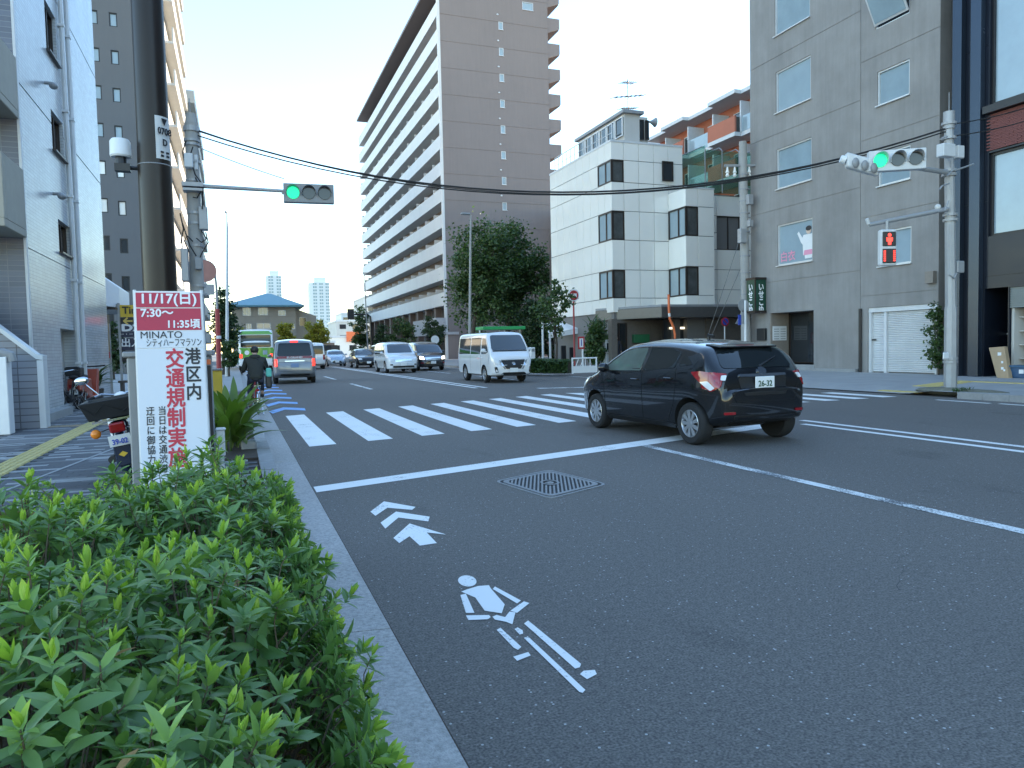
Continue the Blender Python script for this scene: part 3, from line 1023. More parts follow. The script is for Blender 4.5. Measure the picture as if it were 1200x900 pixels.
for (px, ya, yb, xin) in ((12, 182, 268, 0), (2, 40, 118, 0)):
    e = on_y(px, yb, 15.2)
    q = wmb(t); z0 = e.z; z1 = on_y(px, ya, 15.2).z
    q.box(-13, e.x, 14.9, YA0, z0, z0 + .14); q.box(-13, e.x, 14.9, 15.05, z0 + .14, z1); q.box(e.x - .12, e.x, 15.05, YA0, z0 + .14, z1)
    q.build('balcony', mat('beige_balcony', (.36, .33, .27), .8, var=.08, streak=.1), t, bevel=.01)
q = wmb(t); q.box(XA - .2, XA + .22, YA0 + .1, YA0 + 2.3, SW - .05, SW + .16); q.build('step', M['concrete'], t)

# canopy at the far end of that building
t = thing('shop_canopy', (XA, 25.6, 3.0), 'projecting white canopy sign box with dark underside beyond the tiled building', 'canopy')
xr = on_y(133, 350, 25.9).x
q = wmb(t); zt0, zt1 = 4.35, 3.55
q.prism([(XA - .8, 25.5, 3.0), (xr, 27.2, 2.95), (xr, 27.2, 3.62), (XA - .8, 25.5, 4.35)], (0, 2.4, 0)); q.build('box', M['white_paint'], t, bevel=.015)
q = wmb(t); q.obox((xr - .55, 26.72, 3.45), (.28, .68, 0), (.012, -.006, 0), (0, 0, .12)); q.build('blue_panel', mat('pale_blue_panel', (.40, .60, .66), .4, var=.05), t)
q = wmb(t); q.box(XA - .8, xr - .04, 26.5, 29.6, 2.86, 2.93); q.build('soffit', M['bronze_metal'], t)

# stair wall and white gate wall in front of the end wall
ys = 15.2
pr, pl = on_y(43, 418, ys), on_y(0, 386, ys)
sl_ = (pl.z - pr.z) / (pl.x - pr.x)
t = thing('stair_wall', (pr.x, ys, SW), 'sloping tiled stair wall with pale coping in front of the mosaic wall', 'wall')
xl = pr.x - 5.0
q = wmb(t); q.prism([(xl, ys, SW), (pr.x, ys, SW), (pr.x, ys, pr.z - .05), (xl, ys, pr.z - .05 + sl_ * -5)], (0, .22, 0)); q.build('tiled_face', mosaic_mat('stair_tile', (0.21, 0.22, 0.25), (0.09, 0.09, 0.10), .30, .12, .4, .1), t)
q = wmb(t); q.prism([(xl, ys - .04, pr.z - .045 - 5 * sl_), (pr.x, ys - .04, pr.z - .045), (pr.x + .1, ys - .04, pr.z - .06), (pr.x + .1, ys - .04, pr.z + .02), (pr.x, ys - .04, pr.z + .045), (xl, ys - .04, pr.z + .045 - 5 * sl_)], (0, .32, 0)); q.build('coping', M['pale_metal'], t)
q = wmb(t); q.box(pr.x + .001, pr.x + .10, ys - .03, ys + .27, SW, pr.z - .065); q.build('end_post', M['pale_metal'], t)
pw = on_y(9, 418, 14.3)
t = thing('gate_wall', (pw.x, 14.3, SW), 'white rendered gate wall end topped by a dark rounded rail', 'wall')
q = wmb(t); q.box(pw.x - 3, pw.x, 14.2, 14.5, SW, pw.z); q.build('panel', M['white_paint'], t, bevel=.01)
q = wmb(t); q.tube([(pw.x - 3, 14.3, pw.z + .07), (pw.x - .05, 14.3, pw.z + .07), (pw.x + .04, 14.3, pw.z + .03), (pw.x + .06, 14.3, pw.z - .08)], .075, 10); q.build('rail', M['grey_metal'], t, smooth=True)

# ---- dark tower beyond the car park
YC = 58.0
xr = on_y(196, 200, YC).x
t = thing('dark_tower', (xr, YC, SW), 'dark grey rendered tower with paired small windows, sunlit balconies round its street side', 'building')
cols = [(106.5, 117.5, 0), (129, 139.5, 0)]
O = Vector((-26, YC, SW))
ops = []
for r in range(9):
    for k in (0, 1):
        yc = (19.5, 23)[k] + 44.2 * r - .25 * r * 0
        xc = (109.5 + r * 2.45, 132.5 + r * 2.15)[k]
        a, c = on_y(xc - 5.2, yc - 8.8, YC), on_y(xc + 5.2, yc + 8.8, YC)
        ops.append((a.x + 26, c.x + 26, c.z - SW, a.z - SW, .12))
for k in (0, 1):
    yc = -24.5 + 3 * k
    xc = (107, 130.3)[k]
    a, c = on_y(xc - 5.2, yc - 8.8, YC), on_y(xc + 5.2, yc + 8.8, YC)
    ops.append((a.x + 26, c.x + 26, c.z - SW, a.z - SW, .12))
HC = 36.5
q = wmb(t); facade(q, O, EX, -EY, xr + 26, HC, openings=ops); q.build('end_wall', M['dark_wall'], t)
q = wmb(t); q.box(-26, xr - .02, YC + .3, YC + 17, SW, HC); q.build('core', M['pale_wall'], t)
for i, o in enumerate(ops):
    r = i // 2
    window(t, O, EX, -EY, *o[:4], d=.11, frame='black_paint', glass='lit_pane' if 0 else ('pale_glass' if r < 4 or r > 8 else 'cream' if r in (4, 5) else 'glass'), fw=.07)  # cream panes paint warm reflections into two middle rows
for k in range(12):
    z0 = 3 + k * 2.95
    q = wmb(t); q.box(xr - .01, xr + .75, YC + .8, YC + 16.5, z0, z0 + .16); q.box(xr + .66, xr + .75, YC + .8, YC + 16.5, z0 + .16, z0 + 1.15); q.build('balcony', M['pale_wall'], t)
t = thing('pale_apartments', (xr, 80, SW), 'pale sunlit apartment block half hidden behind the dark brown pole', 'building')
zt = on_y(197, 97, 80).z
q = wmb(t); q.box(-22, xr + .15, 80, 104, SW, zt); q.build('wall', M['pale_wall'], t)
for k in range(int(zt / 2.95)):
    z0 = 2.6 + k * 2.95
    q = wmb(t); q.box(xr + .16, xr + 1.15, 80.2, 103.5, z0, z0 + 1.2); q.build('balcony', M['cream'] if 0 else M['pale_wall'], t)
t = thing('shop_house', (-6, 108, SW), 'low pale shop house behind the conifer far along the pavement', 'building')
q = wmb(t); q.box(-20, -4.9, 112, 125, SW, 6.0); q.build('wall', M['pale_wall'], t)
q = wmb(t); q.prism([(-20.3, 111.7, 6.0), (-4.6, 111.7, 6.0), (-12.4, 111.7, 8.2)], (0, 13.6, 0)); q.build('roof', M['grey_metal'], t)
for k in range(4):
    window(t, (-20, 112, SW), EX, -EY, 1.5 + 3.5 * k, 3.6 + 3.5 * k, 1.2, 2.8, d=-.02, frame='alu')

# ---- far end: blue-roofed block, towers, low houses
YF = 118.0
a, c = on_y(274, 430, YF), on_y(349, 430, YF)
ze = on_y(320, 358, YF).z
t = thing('blue_roofed_block', (a.x, YF, SW), 'three storey beige block with a blue pyramid roof at the road end', 'building')
ops = []
for (x0, x1, y0, y1) in ((284, 294, 358.5, 366), (302, 314, 358.5, 365.5), (326, 335, 363.5, 370), (288, 295, 379, 386), (300.5, 317.5, 378.5, 385.5), (338, 346, 380, 386)):
    p, s_ = on_y(x0, y0, YF), on_y(x1, y1, YF)
    if p.z > ze - .2:
        p.z = ze - .25; s_.z -= .5
    ops.append((p.x - a.x, s_.x - a.x, s_.z - SW, p.z - SW, .15))
q = wmb(t); facade(q, (a.x, YF, SW), EX, -EY, c.x - a.x, ze - SW, openings=ops, ju=[(c.x - a.x) * .2, (c.x - a.x) * .55], jz=[3.6, 6.6], gw=.08, groove=.05); q.build('wall', M['beige'], t)
q = wmb(t); q.box(a.x, c.x, YF + .3, YF + 13, SW, ze); q.build('core', M['beige'], t)
for o in ops:
    window(t, (a.x, YF, SW), EX, -EY, *o[:4], d=.12, frame='alu', glass='frost_glass', mull=[(o[0] + o[1]) / 2], fw=.1)
q = wmb(t); ap = on_y(314, 344, YF + 6.5)
e = 1.2
q.add([(a.x - e, YF - e, ze), (c.x + e, YF - e, ze), (c.x + e, YF + 14, ze), (a.x - e, YF + 14, ze), (ap.x - .4, YF + 6.5, ap.z), (ap.x + .4, YF + 6.5, ap.z),
       (a.x - e, YF - e, ze - .25), (c.x + e, YF - e, ze - .25), (c.x + e, YF + 14, ze - .25), (a.x - e, YF + 14, ze - .25)],
      [(0, 1, 5, 4), (1, 2, 5), (2, 3, 4, 5), (3, 0, 4), (0, 6, 7, 1), (1, 7, 8, 2), (2, 8, 9, 3), (3, 9, 6, 0), (6, 9, 8, 7)])
q.build('roof', M['blue_roof'], t)
c2 = on_y(369, 371, YF + 4)
q = wmb(t); q.prism([(c.x, YF + 2, SW), (c2.x, YF + 2, SW), (c2.x, YF + 2, c2.z), (c.x, YF + 2, c2.z + 1.2)], (0, 9, 0)); q.build('wing', M['beige'], t)
window(t, (c.x, YF + 2, SW), EX, -EY, .6, 1.7, 5.2, 6.6, d=-.02, frame='alu')


def tower(name, px0, px1, pyt, Y, label, nx, nz, chamfer):
    p, s_ = on_y(px0, pyt, Y), on_y(px1, pyt, Y)
    t = thing(name, (p.x, Y, 0), label, 'tower')
    w = s_.x - p.x
    ch = w * chamfer
    q = wmb(t)
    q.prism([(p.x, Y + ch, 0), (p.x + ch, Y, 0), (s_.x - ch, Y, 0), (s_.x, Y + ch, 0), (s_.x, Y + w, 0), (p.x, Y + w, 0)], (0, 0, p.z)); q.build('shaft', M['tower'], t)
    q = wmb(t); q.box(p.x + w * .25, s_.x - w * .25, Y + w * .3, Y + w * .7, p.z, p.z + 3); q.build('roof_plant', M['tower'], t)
    bw = (w - 2 * ch) / nx
    g = MB(); g.box(0, bw * .72, -.12, .1, 0, 1)
    me = g.mesh('window', M['tower_win'])
    sz = p.z / nz
    for i in range(nx):
        if i % 3 == 2:
            continue
        for j in range(nz):
            o = put('window', me, t, (ch + bw * (i + .14), 0, j * sz + sz * .3))
            o.scale = (1, 1, sz * .55)


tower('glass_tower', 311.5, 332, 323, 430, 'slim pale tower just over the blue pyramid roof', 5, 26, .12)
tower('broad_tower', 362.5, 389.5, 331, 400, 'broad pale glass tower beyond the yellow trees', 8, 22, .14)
for (nm, x0, x1, yt, Y, m, lab, d) in (
        ('white_block', 394, 424, 377, 215, 'pale_wall', 'small white block far down the road beside the broad tower', 20),
        ('low_shop', 384, 424, 396, 185, 'cream', 'low pale shop building with a red sign far down the road', 14),
        ('grey_block', 428, 452, 348, 235, 'pale_wall', 'grey office block peeping past the far end of the balcony tower', 25),
        ('brown_house', 376, 392, 402, 170, 'apt_base', 'small brown house beside the yellow trees', 10),
        ('stepped_block', 400, 416, 368, 240, 'tower', 'white stepped block above the far shops', 15)):
    p, s_ = on_y(x0, yt, Y), on_y(x1, yt, Y)
    t = thing(nm, (p.x, Y, SW), lab, 'building')
    q = wmb(t); q.box(p.x, s_.x, Y, Y + d, 0, p.z); q.build('wall', M[m], t)
    q = wmb(t); q.box(p.x - .2, s_.x + .2, Y - .2, Y + d, p.z, p.z + .5); q.build('parapet', M['pale_metal'], t)
    wN = max(2, int((s_.x - p.x) / 3.2)); sN = max(1, int(p.z / 3.2))
    g = MB(); g.box(0, 1.8, -.06, .1, 0, 1.3); me = g.mesh('window', M['glass'])
    for i in range(wN):
        for j in range(sN):
            put('window', me, t, ((i + .25) * (s_.x - p.x) / wN, 0, 1.2 + j * 3.1))
    if nm == 'low_shop':
        q = wmb(t); q.box(p.x + 4.5, p.x + 8, Y - .5, Y - .1, 3.5, 6.0); q.build('red_sign', M['orange'], t)

# ---- tall balcony apartments
XG, YG = 22.3, on_x(520, 300, 22.3).y
YGe = on_x(424.5, 300, XG).y
XGe = on_y(645, 200, YG).x
zb0 = on_x(520, 358, XG).z
ST = 2.92
NB = 13
zR = on_x(423.5, 139, XG).z
t = thing('balcony_tower', (XG, YG, SW), 'tall pinkish apartment slab with long white balcony bands behind the big trees', 'building')
LG = YGe - YG
q = wmb(t); q.box(XG + 1.5, XGe, YG + .3, YGe, SW, zR); q.build('back_wall', M['apt_back'], t)
zjs = [zb0 - SW + .1 + ST * k for k in range(-1, NB + 1)]
ops = []
O = Vector((XG, YG, SW))
for k in range(NB):
    p = on_y(586.5 + .35 * (NB - k), 100, YG)
    u = on_y(588, 200, YG).x - XG
    z = on_y(590, 61, YG).z - SW + ST * (k - (NB - 3))
    if 3 < z < zR - 4:
        ops.append((u, u + .55, z - .45, z + .45, .1))
for (x0, x1, y0, y1) in ((612, 625, 1.5, 13),):
    a, c = on_y(x0, y0, YG), on_y(x1, y1, YG)
    ops.append((a.x - XG, c.x - XG, c.z - SW, a.z - SW, .1))
q = wmb(t); facade(q, O, EX, -EY, XGe - XG, zR - SW + .6, openings=ops, jz=zjs, gw=.07, groove=.03); q.build('end_wall', M['apt_side'], t)
for o in ops:
    window(t, O, EX, -EY, *o[:4], d=.09, frame='alu', glass='pale_glass', fw=.07, sill=True)
    if o[1] - o[0] < 1:
        q = wmb(t); q.ball((XG + o[0] - .1, YG - .02, SW + o[3] + .75), .13, .07, .1, 8, 5); q.build('vent_hood', M['alu'], t)
q = wmb(t); q.box(XG - .04, XG + .24, YG - .03, YG + .32, SW, zR + .55); q.build('corner_strip', M['apt_band'], t)
# balconies on the road side: band, slab, then bays between partitions
NBAY = 13
bay = (LG - .6) / NBAY
gp = MB(); gp.box(.15, 1.48, -.05, .05, 0, 1.9); pm = gp.mesh('partition', M['apt_band'])
gw_ = MB(); gw_.box(-.04, .05, 0, 2.5, 0, 1.95); wm_ = gw_.mesh('window', M['alu'])
gw2 = MB(); gw2.box(-.06, 0, .08, 2.42, .08, 1.87); wm2 = gw2.mesh('pane', M['glass'])
gc = MB(); gc.box(-.3, 0, 0, .8, 0, .62); cm_ = gc.mesh('air_conditioner', M['pale_metal'])
rg = random.Random(5)
for k in range(NB):
    z0 = zb0 + ST * k
    if z0 + 1.5 > zR:
        break
    q = wmb(t); q.box(XG, XG + .16, YG + .31, YGe, z0, z0 + 1.5); q.box(XG + .17, XG + 1.5, YG + .31, YGe, z0, z0 + .2); q.build('balcony', M['apt_band'], t)
    if k > 8:
        continue
    for i in range(NBAY):
        y0 = YG + .3 + bay * i
        put('partition', pm, t, (0, y0 - YG + bay * .98, z0 + .2 - SW))
        w = put('window', wm_, t, (1.5 - .03, y0 - YG + .7, z0 + .25 - SW))
        put('pane', wm2, w)
        if rg.random() < .5:
            put('air_conditioner', cm_, t, (1.2, y0 - YG + 3.4, z0 + 1.35 - SW))
zl = on_x(528, 391, XG - .9).z
q = wmb(t); q.box(XG - 1.2, XG - 1.0, YG - .2, YG + 11, zl, zl + 1.9); q.box(XG - 1.0, XG + 1.5, YG - .2, YG + 11, zl, zl + .3); q.box(XG - 1.0, XG - .05, YG - .2, YG - .05, zl + .3, zl + 1.9); q.build('low_balcony', mat('grey_band', (.42, .42, .43), .7, streak=.12), t)
for i in range(12):
    q = wmb(t); q.box(XG + .2, XG + .9, YG + .4 + i * LG / 12.2, YG + 1.2 + i * LG / 12.2, SW, zb0 - .01); q.build('pillar', M['apt_base'], t)
q = wmb(t); q.box(XG - .2, XGe + .2, YG - .25, YGe + .2, zR + .61, zR + .95); q.build('roof_slab', M['apt_side'], t)
for k in range(NB + 1):
    z0 = zb0 + ST * k + .2
    if z0 + 1 > zR + .6:
        break
    q = wmb(t); q.prism([(XGe, YG + .1, z0 - .5), (XGe + 1.55, YG + .1, z0 + .1), (XGe + 1.55, YG + .1, z0 + 1.25), (XGe, YG + .1, z0 + 1.25)], (0, .2, 0))
    q.box(XGe, XGe + 1.55, YG + .31, YGe, z0, z0 + .18); q.box(XGe + 1.4, XGe + 1.55, YG + .31, YGe, z0 + .19, z0 + 1.25); q.build('rear_balcony', M['apt_side'], t)

# ---- white corner building
XH, YH = 20.6, 38.0
z163 = on_x(720, 163, XH).z
YHe = on_x(646, 300, XH).y
XHm = on_y(800, 200, YH).x
X2, Y2 = on_y(783, 250, YH).x, 36.2
X2e = on_y(837.5, 300, Y2).x
z220 = on_y(803, 220, Y2).z
ZC = 3.45
t = thing('white_corner_building', (XH, YH, SW), 'white glossy panelled office with brown corner windows across the side street', 'building')
q = wmb(t)
q.box(XH + .12, XHm, YH + .12, YHe, SW, z163 - .05); q.box(X2 + .12, X2e - .01, Y2 + .12, YH + 6, SW, z220 - .04); q.box(X2e, 30, Y2 + 1.12, YH + 6, SW, z220 - .04)
q.build('core', M['cream_back'], t)
wrows = [(on_x(720, 184.5, XH).z, on_x(720, 211, XH).z), (on_x(720, 245.5, XH).z, on_x(720, 280, XH).z), (on_x(720, 315.5, XH).z, on_x(720, 349, XH).z)]
wyl = on_x(701, 250, XH).y
wxr = on_y(731.5, 250, YH).x
w2rows = [(on_y(803, 241.5, Y2).z, on_y(803, 276, Y2).z), (on_y(803, 312, Y2).z, on_y(803, 346, Y2).z)]
w2yl = YH - .02
w2xr = on_y(818, 250, Y2).x
sp = (on_y(775, 189, YH), on_y(788, 213, YH))


def panel_grid(O, U, N, w, zlo, zhi, nu, nz, holes, zc=None):
    """Wall panels one by one, leaving out or cutting those over a window."""
    ed = sorted(set([zlo, zhi] + [z for h in holes for z in (h[2], h[3])]))
    zs = []
    for z0, z1 in zip(ed, ed[1:]):                 # rows follow the window heads and sills
        n = max(1, round((z1 - z0) / 1.25))
        zs += [z0 + (z1 - z0) * k / n for k in range(n)]
    zs.append(zhi)
    ue = sorted(set([0, w] + [u_ for h in holes for u_ in (h[0], h[1]) if .05 < u_ < w - .05]))
    us = []
    for u0, u1 in zip(ue, ue[1:]):
        n = max(1, round((u1 - u0) / (w / nu)))
        us += [u0 + (u1 - u0) * k / n for k in range(n)]
    us.append(w)
    O, U, N = Vector(O), Vector(U), Vector(N)
    for i in range(len(us) - 1):
        for j in range(len(zs) - 1):
            u, z = (us[i] + us[i + 1]) / 2, (zs[j] + zs[j + 1]) / 2
            if any(h[0] < u < h[1] and h[2] < z < h[3] for h in holes):
                continue
            if us[i + 1] - us[i] < .05 or zs[j + 1] - zs[j] < .05:
                continue
            q = MB(t.location)
            g = .015
            q.obox(O + U * u + EZ * z - N * .05, U * ((us[i + 1] - us[i]) / 2 - g), N * .05, EZ * ((zs[j + 1] - zs[j]) / 2 - g))
            ob = q.build('wall_panel', M['cream'], t, bevel=.006)
            ob.rotation_euler = (0, 0, 0)


hl = [(0, wyl - YH, r[1], r[0]) for r in wrows]
panel_grid((XH, YH, 0), EY, -EX, YHe - YH, ZC - .2, z163, 9, 8, hl)
hr = [(0, wxr - XH, r[1], r[0]) for r in wrows]
panel_grid((XH, YH, 0), EX, -EY, XHm - XH, ZC - .2, z163, 5, 8, hr)
h2 = [(0, w2xr - X2, r[1], r[0]) for r in w2rows]
panel_grid((X2, Y2, 0), EX, -EY, X2e - X2, ZC - .1, z220, 2, 4, h2)
h2s = [(.02, YH - Y2 + .1, r[1], r[0]) for r in w2rows]
panel_grid((X2, Y2, 0), EY, -EX, YH - Y2 - .01, ZC - .1, z220, 1, 4, h2s)
panel_grid((X2e, Y2 + 1.0, 0), EX, -EY, 3.5, ZC - .1, z220 - .1, 3, 4, [(.9, 2.6, z220 - 3.3, z220 - 1.3)])
window(t, (X2e, Y2 + 1.0, 0), EX, -EY, .9, 2.6, z220 - 3.3, z220 - 1.3, frame='bronze_metal', mull=[1.75])
for (ox, oy, ya, xb, rows) in ((XH, YH, wyl, wxr, wrows), (X2, Y2, w2yl, w2xr, w2rows)):
    for r in rows:
        z0, z1 = r[1], r[0]
        window(t, (ox, oy, 0), EY, -EX, 0.0, ya - oy, z0, z1, d=.05, frame='bronze_metal', glass='pale_glass', mull=[(ya - oy) * .42], fw=.08)  # street-side panes kept pale, the bright reflection put into their colour
        window(t, (ox, oy, 0), EX, -EY, .05, xb - ox, z0, z1, d=.05, frame='bronze_metal', glass='office_glass', fw=.07)
        q = wmb(t); q.obox((ox + .3, oy + .4, z1 - .25), (.02, 0, 0), (0, .3, 0), (0, 0, .04)); q.build('ceiling_light', M['lit_room'], t)
window(t, (XH, YH, 0), EX, -EY, sp[0].x - XH, sp[1].x - XH, sp[1].z, sp[0].z, d=.0, proud=.06, frame='bronze_metal', fw=.07)
q = wmb(t)
for z in (z163,):
    q.box(XH - .03, XH + .25, YH - .03, YHe, z - .02, z + .1); q.box(XH + .26, XHm, YH - .03, YH + .25, z - .02, z + .1)
q.build('parapet_cap', M['pale_metal'], t)
q = wmb(t); q.box(X2 - .03, X2e, Y2 - .03, Y2 + .2, z220 - .01, z220 + .07); q.build('parapet_cap', M['pale_metal'], t)
q = wmb(t); q.cyl((X2e + .1, Y2 + .9, ZC), (X2e + .1, Y2 + .9, z220), .05); q.build('drainpipe', M['pale_metal'], t)
# canopy and ground floor
q = wmb(t); pc = on_y(775, 361, 35.2)
P = [(XH - .35, YH + 1.6), (pc.x, 35.2), (30, 35.2), (30, 37.4), (X2, 38.4), (XH + .5, YH + 1.6)]
q.prism([(x, y, 2.82) for x, y in P], (0, 0, .6)); q.build('canopy', M['fascia'], t, bevel=.02)
q = wmb(t); q.prism([(x + .02, y + .04 * (i in (1, 2)), 3.43) for i, (x, y) in enumerate(P)], (0, 0, .12)); q.build('canopy_coping', M['grey_metal'], t)
for px in (716, 790, 850):
    q = wmb(t); p = on_y(px, 400, 36.4); q.box(p.x, p.x + .35, 36.3, 36.7, SW, 2.81); q.build('pillar', M['stone_brown'], t)
q = wmb(t); q.box(XH + .1, XH + 3.2, YH - .15, YH + .1, SW, 2.80); q.build('ground_wall', M['stone_brown'], t)
q = wmb(t); q.box(30 - 4.3, 30, Y2 + .0, Y2 + .1, SW, 2.8); q.build('ground_wall', M['stone_brown'], t)
a, c = on_y(716, 382, YH - .2), on_y(735, 430, YH - .2)
window(t, (a.x, YH - .17, SW), EX, -EY, 0, c.x - a.x, .02, 2.5, d=-.02, frame='bronze_metal', glass='car_glass', mull=[(c.x - a.x) / 2], name='door')
a, c = on_y(776, 376, 36.7), on_y(872, 430, 36.7)
wd = window(t, (a.x, 36.7, SW), EX, -EY, 0, c.x - a.x, .5, 2.65, d=0, frame='bronze_metal', glass='glass', mull=[(c.x - a.x) * f for f in (.2, .4, .6, .8)], name='shop_window')
for f in (.08, .36, .70):
    q = wmb(t); q.box(a.x + (c.x - a.x) * f, a.x + (c.x - a.x) * (f + .17), 36.58, 36.66, 2.2, 2.32); q.build('shop_light', M['lit_room'], t)
q = wmb(t); a, c = on_y(742, 392, YH - .35), on_y(760, 401.5, YH - .35); q.box(a.x, c.x, YH - .5, YH - .2, c.z, a.z); q.build('green_box', mat('dark_green_box', (.02, .12, .05), .4), t, bevel=.02)
# roof: glazed penthouse, second stair head, antenna, loudspeaker, railing
zt = z163 + .02
pa, pb = on_x(676, 160, 21.6), on_x(728, 140, 21.6)
PH = 1.75
q = wmb(t); q.box(21.7, 22.7, pb.y - .2, pa.y, zt - .1, zt + PH); q.build('penthouse', M['pale_wall'], t)
q = wmb(t); q.box(21.5, 22.9, pb.y - .4, pa.y + .2, zt + PH, zt + PH + .18); q.build('penthouse_roof', M['grey_metal'], t)
nP = 6
for i in range(nP):
    u0 = (pa.y - pb.y) * i / nP
    window(t, (21.7, pb.y - .2, zt), EY, -EX, u0 + .1, u0 + (pa.y - pb.y) / nP, .5, 1.6, d=-.05, frame='white_paint')
q = wmb(t); a = on_y(738, 150, 40.2); c = on_y(759, 150, 40.2); q.box(a.x, c.x, 40.2, 42.4, zt - .1, zt + 2.3); q.build('stair_head', M['pale_wall'], t)
window(t, (a.x, 40.2, zt), EX, -EY, .15, .95, .9, 2.1, d=-.05, frame='bronze_metal')
window(t, (a.x, 40.2, zt), EX, -EY, 1.05, 1.3, .9, 2.1, d=-.05, frame='bronze_metal')
q = wmb(t)
for i in range(14):
    y = YH + .4 + i * (YHe - YH - .6) / 13
    q.cyl((XH + .3, y, zt), (XH + .3, y, zt + 1.1), .025, n=6)
q.tube([(XH + .3, YH + .4, zt + 1.1), (XH + .3, YHe - .2, zt + 1.1)], .03)
q.tube([(XH + .3, YH + .4, zt + .6), (XH + .3, YHe - .2, zt + .6)], .02)
q.build('railing', M['pale_metal'], t)
am = on_y(736.5, 140, 41.0)
tA = thing('tv_antenna', (am.x, 41.0, zt + 2.3), 'thin comb-like television antenna standing on the white building roof', 'antenna')
q = wmb(tA); q.cyl((am.x, 41, zt + 1.5), (am.x, 41, on_y(736, 93, 41).z), .04); q.build('mast', M['bronze_metal'], tA)
for (py, L) in ((97, .75), (113, 1.5), (127, .9)):
    z = on_y(736, py, 41).z
    q = wmb(tA); q.tube([(am.x - L * .8, 40.6, z - L * .2), (am.x + L * .9, 41.4, z + L * .22)], .028)
    for k in range(7):
        f = -.8 + k * .27
        q.tube([(am.x + L * f - .12, 41 + f * .4 + .3, z + L * f * .24), (am.x + L * f + .12, 41 + f * .4 - .3, z + L * f * .24)], .016, 4)
    q.build('boom', M['bronze_metal'], tA)
ls = on_y(763, 143, 40.6)
tA = thing('loudspeaker', (ls.x, 40.6, ls.z), 'grey horn loudspeaker beside the stair head on the white roof', 'loudspeaker')
q = wmb(tA); q.lathe([(.04, -.35), (.07, -.1), (.16, .12), (.30, .3), (.28, .3), (.05, -.1)], ls, 'X', 14); q.build('horn', M['grey_metal'], tA, smooth=True)
q = wmb(tA); q.cyl((ls.x - .3, 40.6, ls.z), (ls.x - .75, 40.6, ls.z - .1), .03); q.build('bracket', M['grey_metal'], tA)
# green netting round the lower roof
tA = thing('green_roof_screen', (X2e, Y2 + 1, z220), 'translucent green netting screen on the lower white roof', 'screen')
q = wmb(tA); a, c = on_y(802, 165, 39), on_y(880, 170, 39)
q.box(a.x, a.x + .03, 36.9, 40, z220, z220 + 2.7); q.build('net_side', M['net'], tA)
q = wmb(tA); q.box(a.x + .04, 31, 37.0, 37.03, z220, z220 + 2.5); q.build('net_front', M['net'], tA)
q = wmb(tA)
for x in (a.x, a.x + 1.2, a.x + 2.4, a.x + 3.6):
    q.tube([(x, 36.9, z220), (x, 36.9, z220 + 2.5), (x + .1, 37.3, z220 + 2.75), (x + .2, 39.9, z220 + 2.8)], .035)
q.build('posts', M['grey_metal'], tA)

# ---- red balcony block behind
XI = 34.5
yA, yB = on_x(905, 150, XI).y, on_x(757, 170, XI).y
zRoof = on_x(870, 104, XI).z
t = thing('red_balcony_block', (XI, yA, SW), 'orange-red tiled apartment block with stepped balconies rising behind the white building', 'building')
q = wmb(t); q.box(XI + 1.4, XI + 12, yA, yB, SW, zRoof - .2); q.build('back_wall', M['red_brick'], t)
nS = 5
seg = (yB - yA) / nS
for k in range(5):
    z0 = zRoof - 3.0 * (k + 1)
    for i in range(nS):
        y0 = yA + seg * i
        st = .55 * ((i + k * 0) % 2)
        q = wmb(t); q.box(XI - st, XI + 1.39, y0 + .01, y0 + seg, z0 + 2.72, z0 + 3.0); q.build('slab', M['pale_metal'], t)
        q = wmb(t)
        if i % 2:
            q.box(XI - st, XI - st + .14, y0 + .02, y0 + seg - .02, z0 + .01, z0 + 1.15); q.build('tiled_balcony', M['red_brick'], t)
        else:
            q.box(XI - st, XI - st + .06, y0 + .02, y0 + seg - .02, z0 + .01, z0 + 1.1); q.build('glass_balcony', M['pale_glass'], t)
        q = wmb(t); q.box(XI - .1, XI + 1.38, y0 + seg - .1, y0 + seg + .02, z0 + .01, z0 + 2.2); q.build('partition', M['pale_metal'], t)
        window(t, (XI + 1.4, y0, z0), EY, -EX, .5, seg - .7, .1, 2.1, d=-.04, frame='alu', mull=[seg / 2])

# ---- grey concrete building
XJ = 22.3
YJ0, YJ1 = on_x(1100, 300, XJ).y, on_x(880, 300, XJ).y
HJ = 21.0
t = thing('grey_concrete_building', (XJ, YJ0, SW), 'weathered grey concrete building with white framed windows and a white roller shutter', 'building')
LJ = YJ1 - YJ0
yv = on_x(1008.5, 200, XJ).y - YJ0


def jwin(xl, xr, tl, bl, tr, br):
    a, c = on_x(xr, tr, XJ), on_x(xl, tl, XJ)
    b_, d_ = on_x(xr, br, XJ), on_x(xl, bl, XJ)
    return (a.y - YJ0, c.y - YJ0, (b_.z + d_.z) / 2 - SW, (a.z + c.z) / 2 - SW)


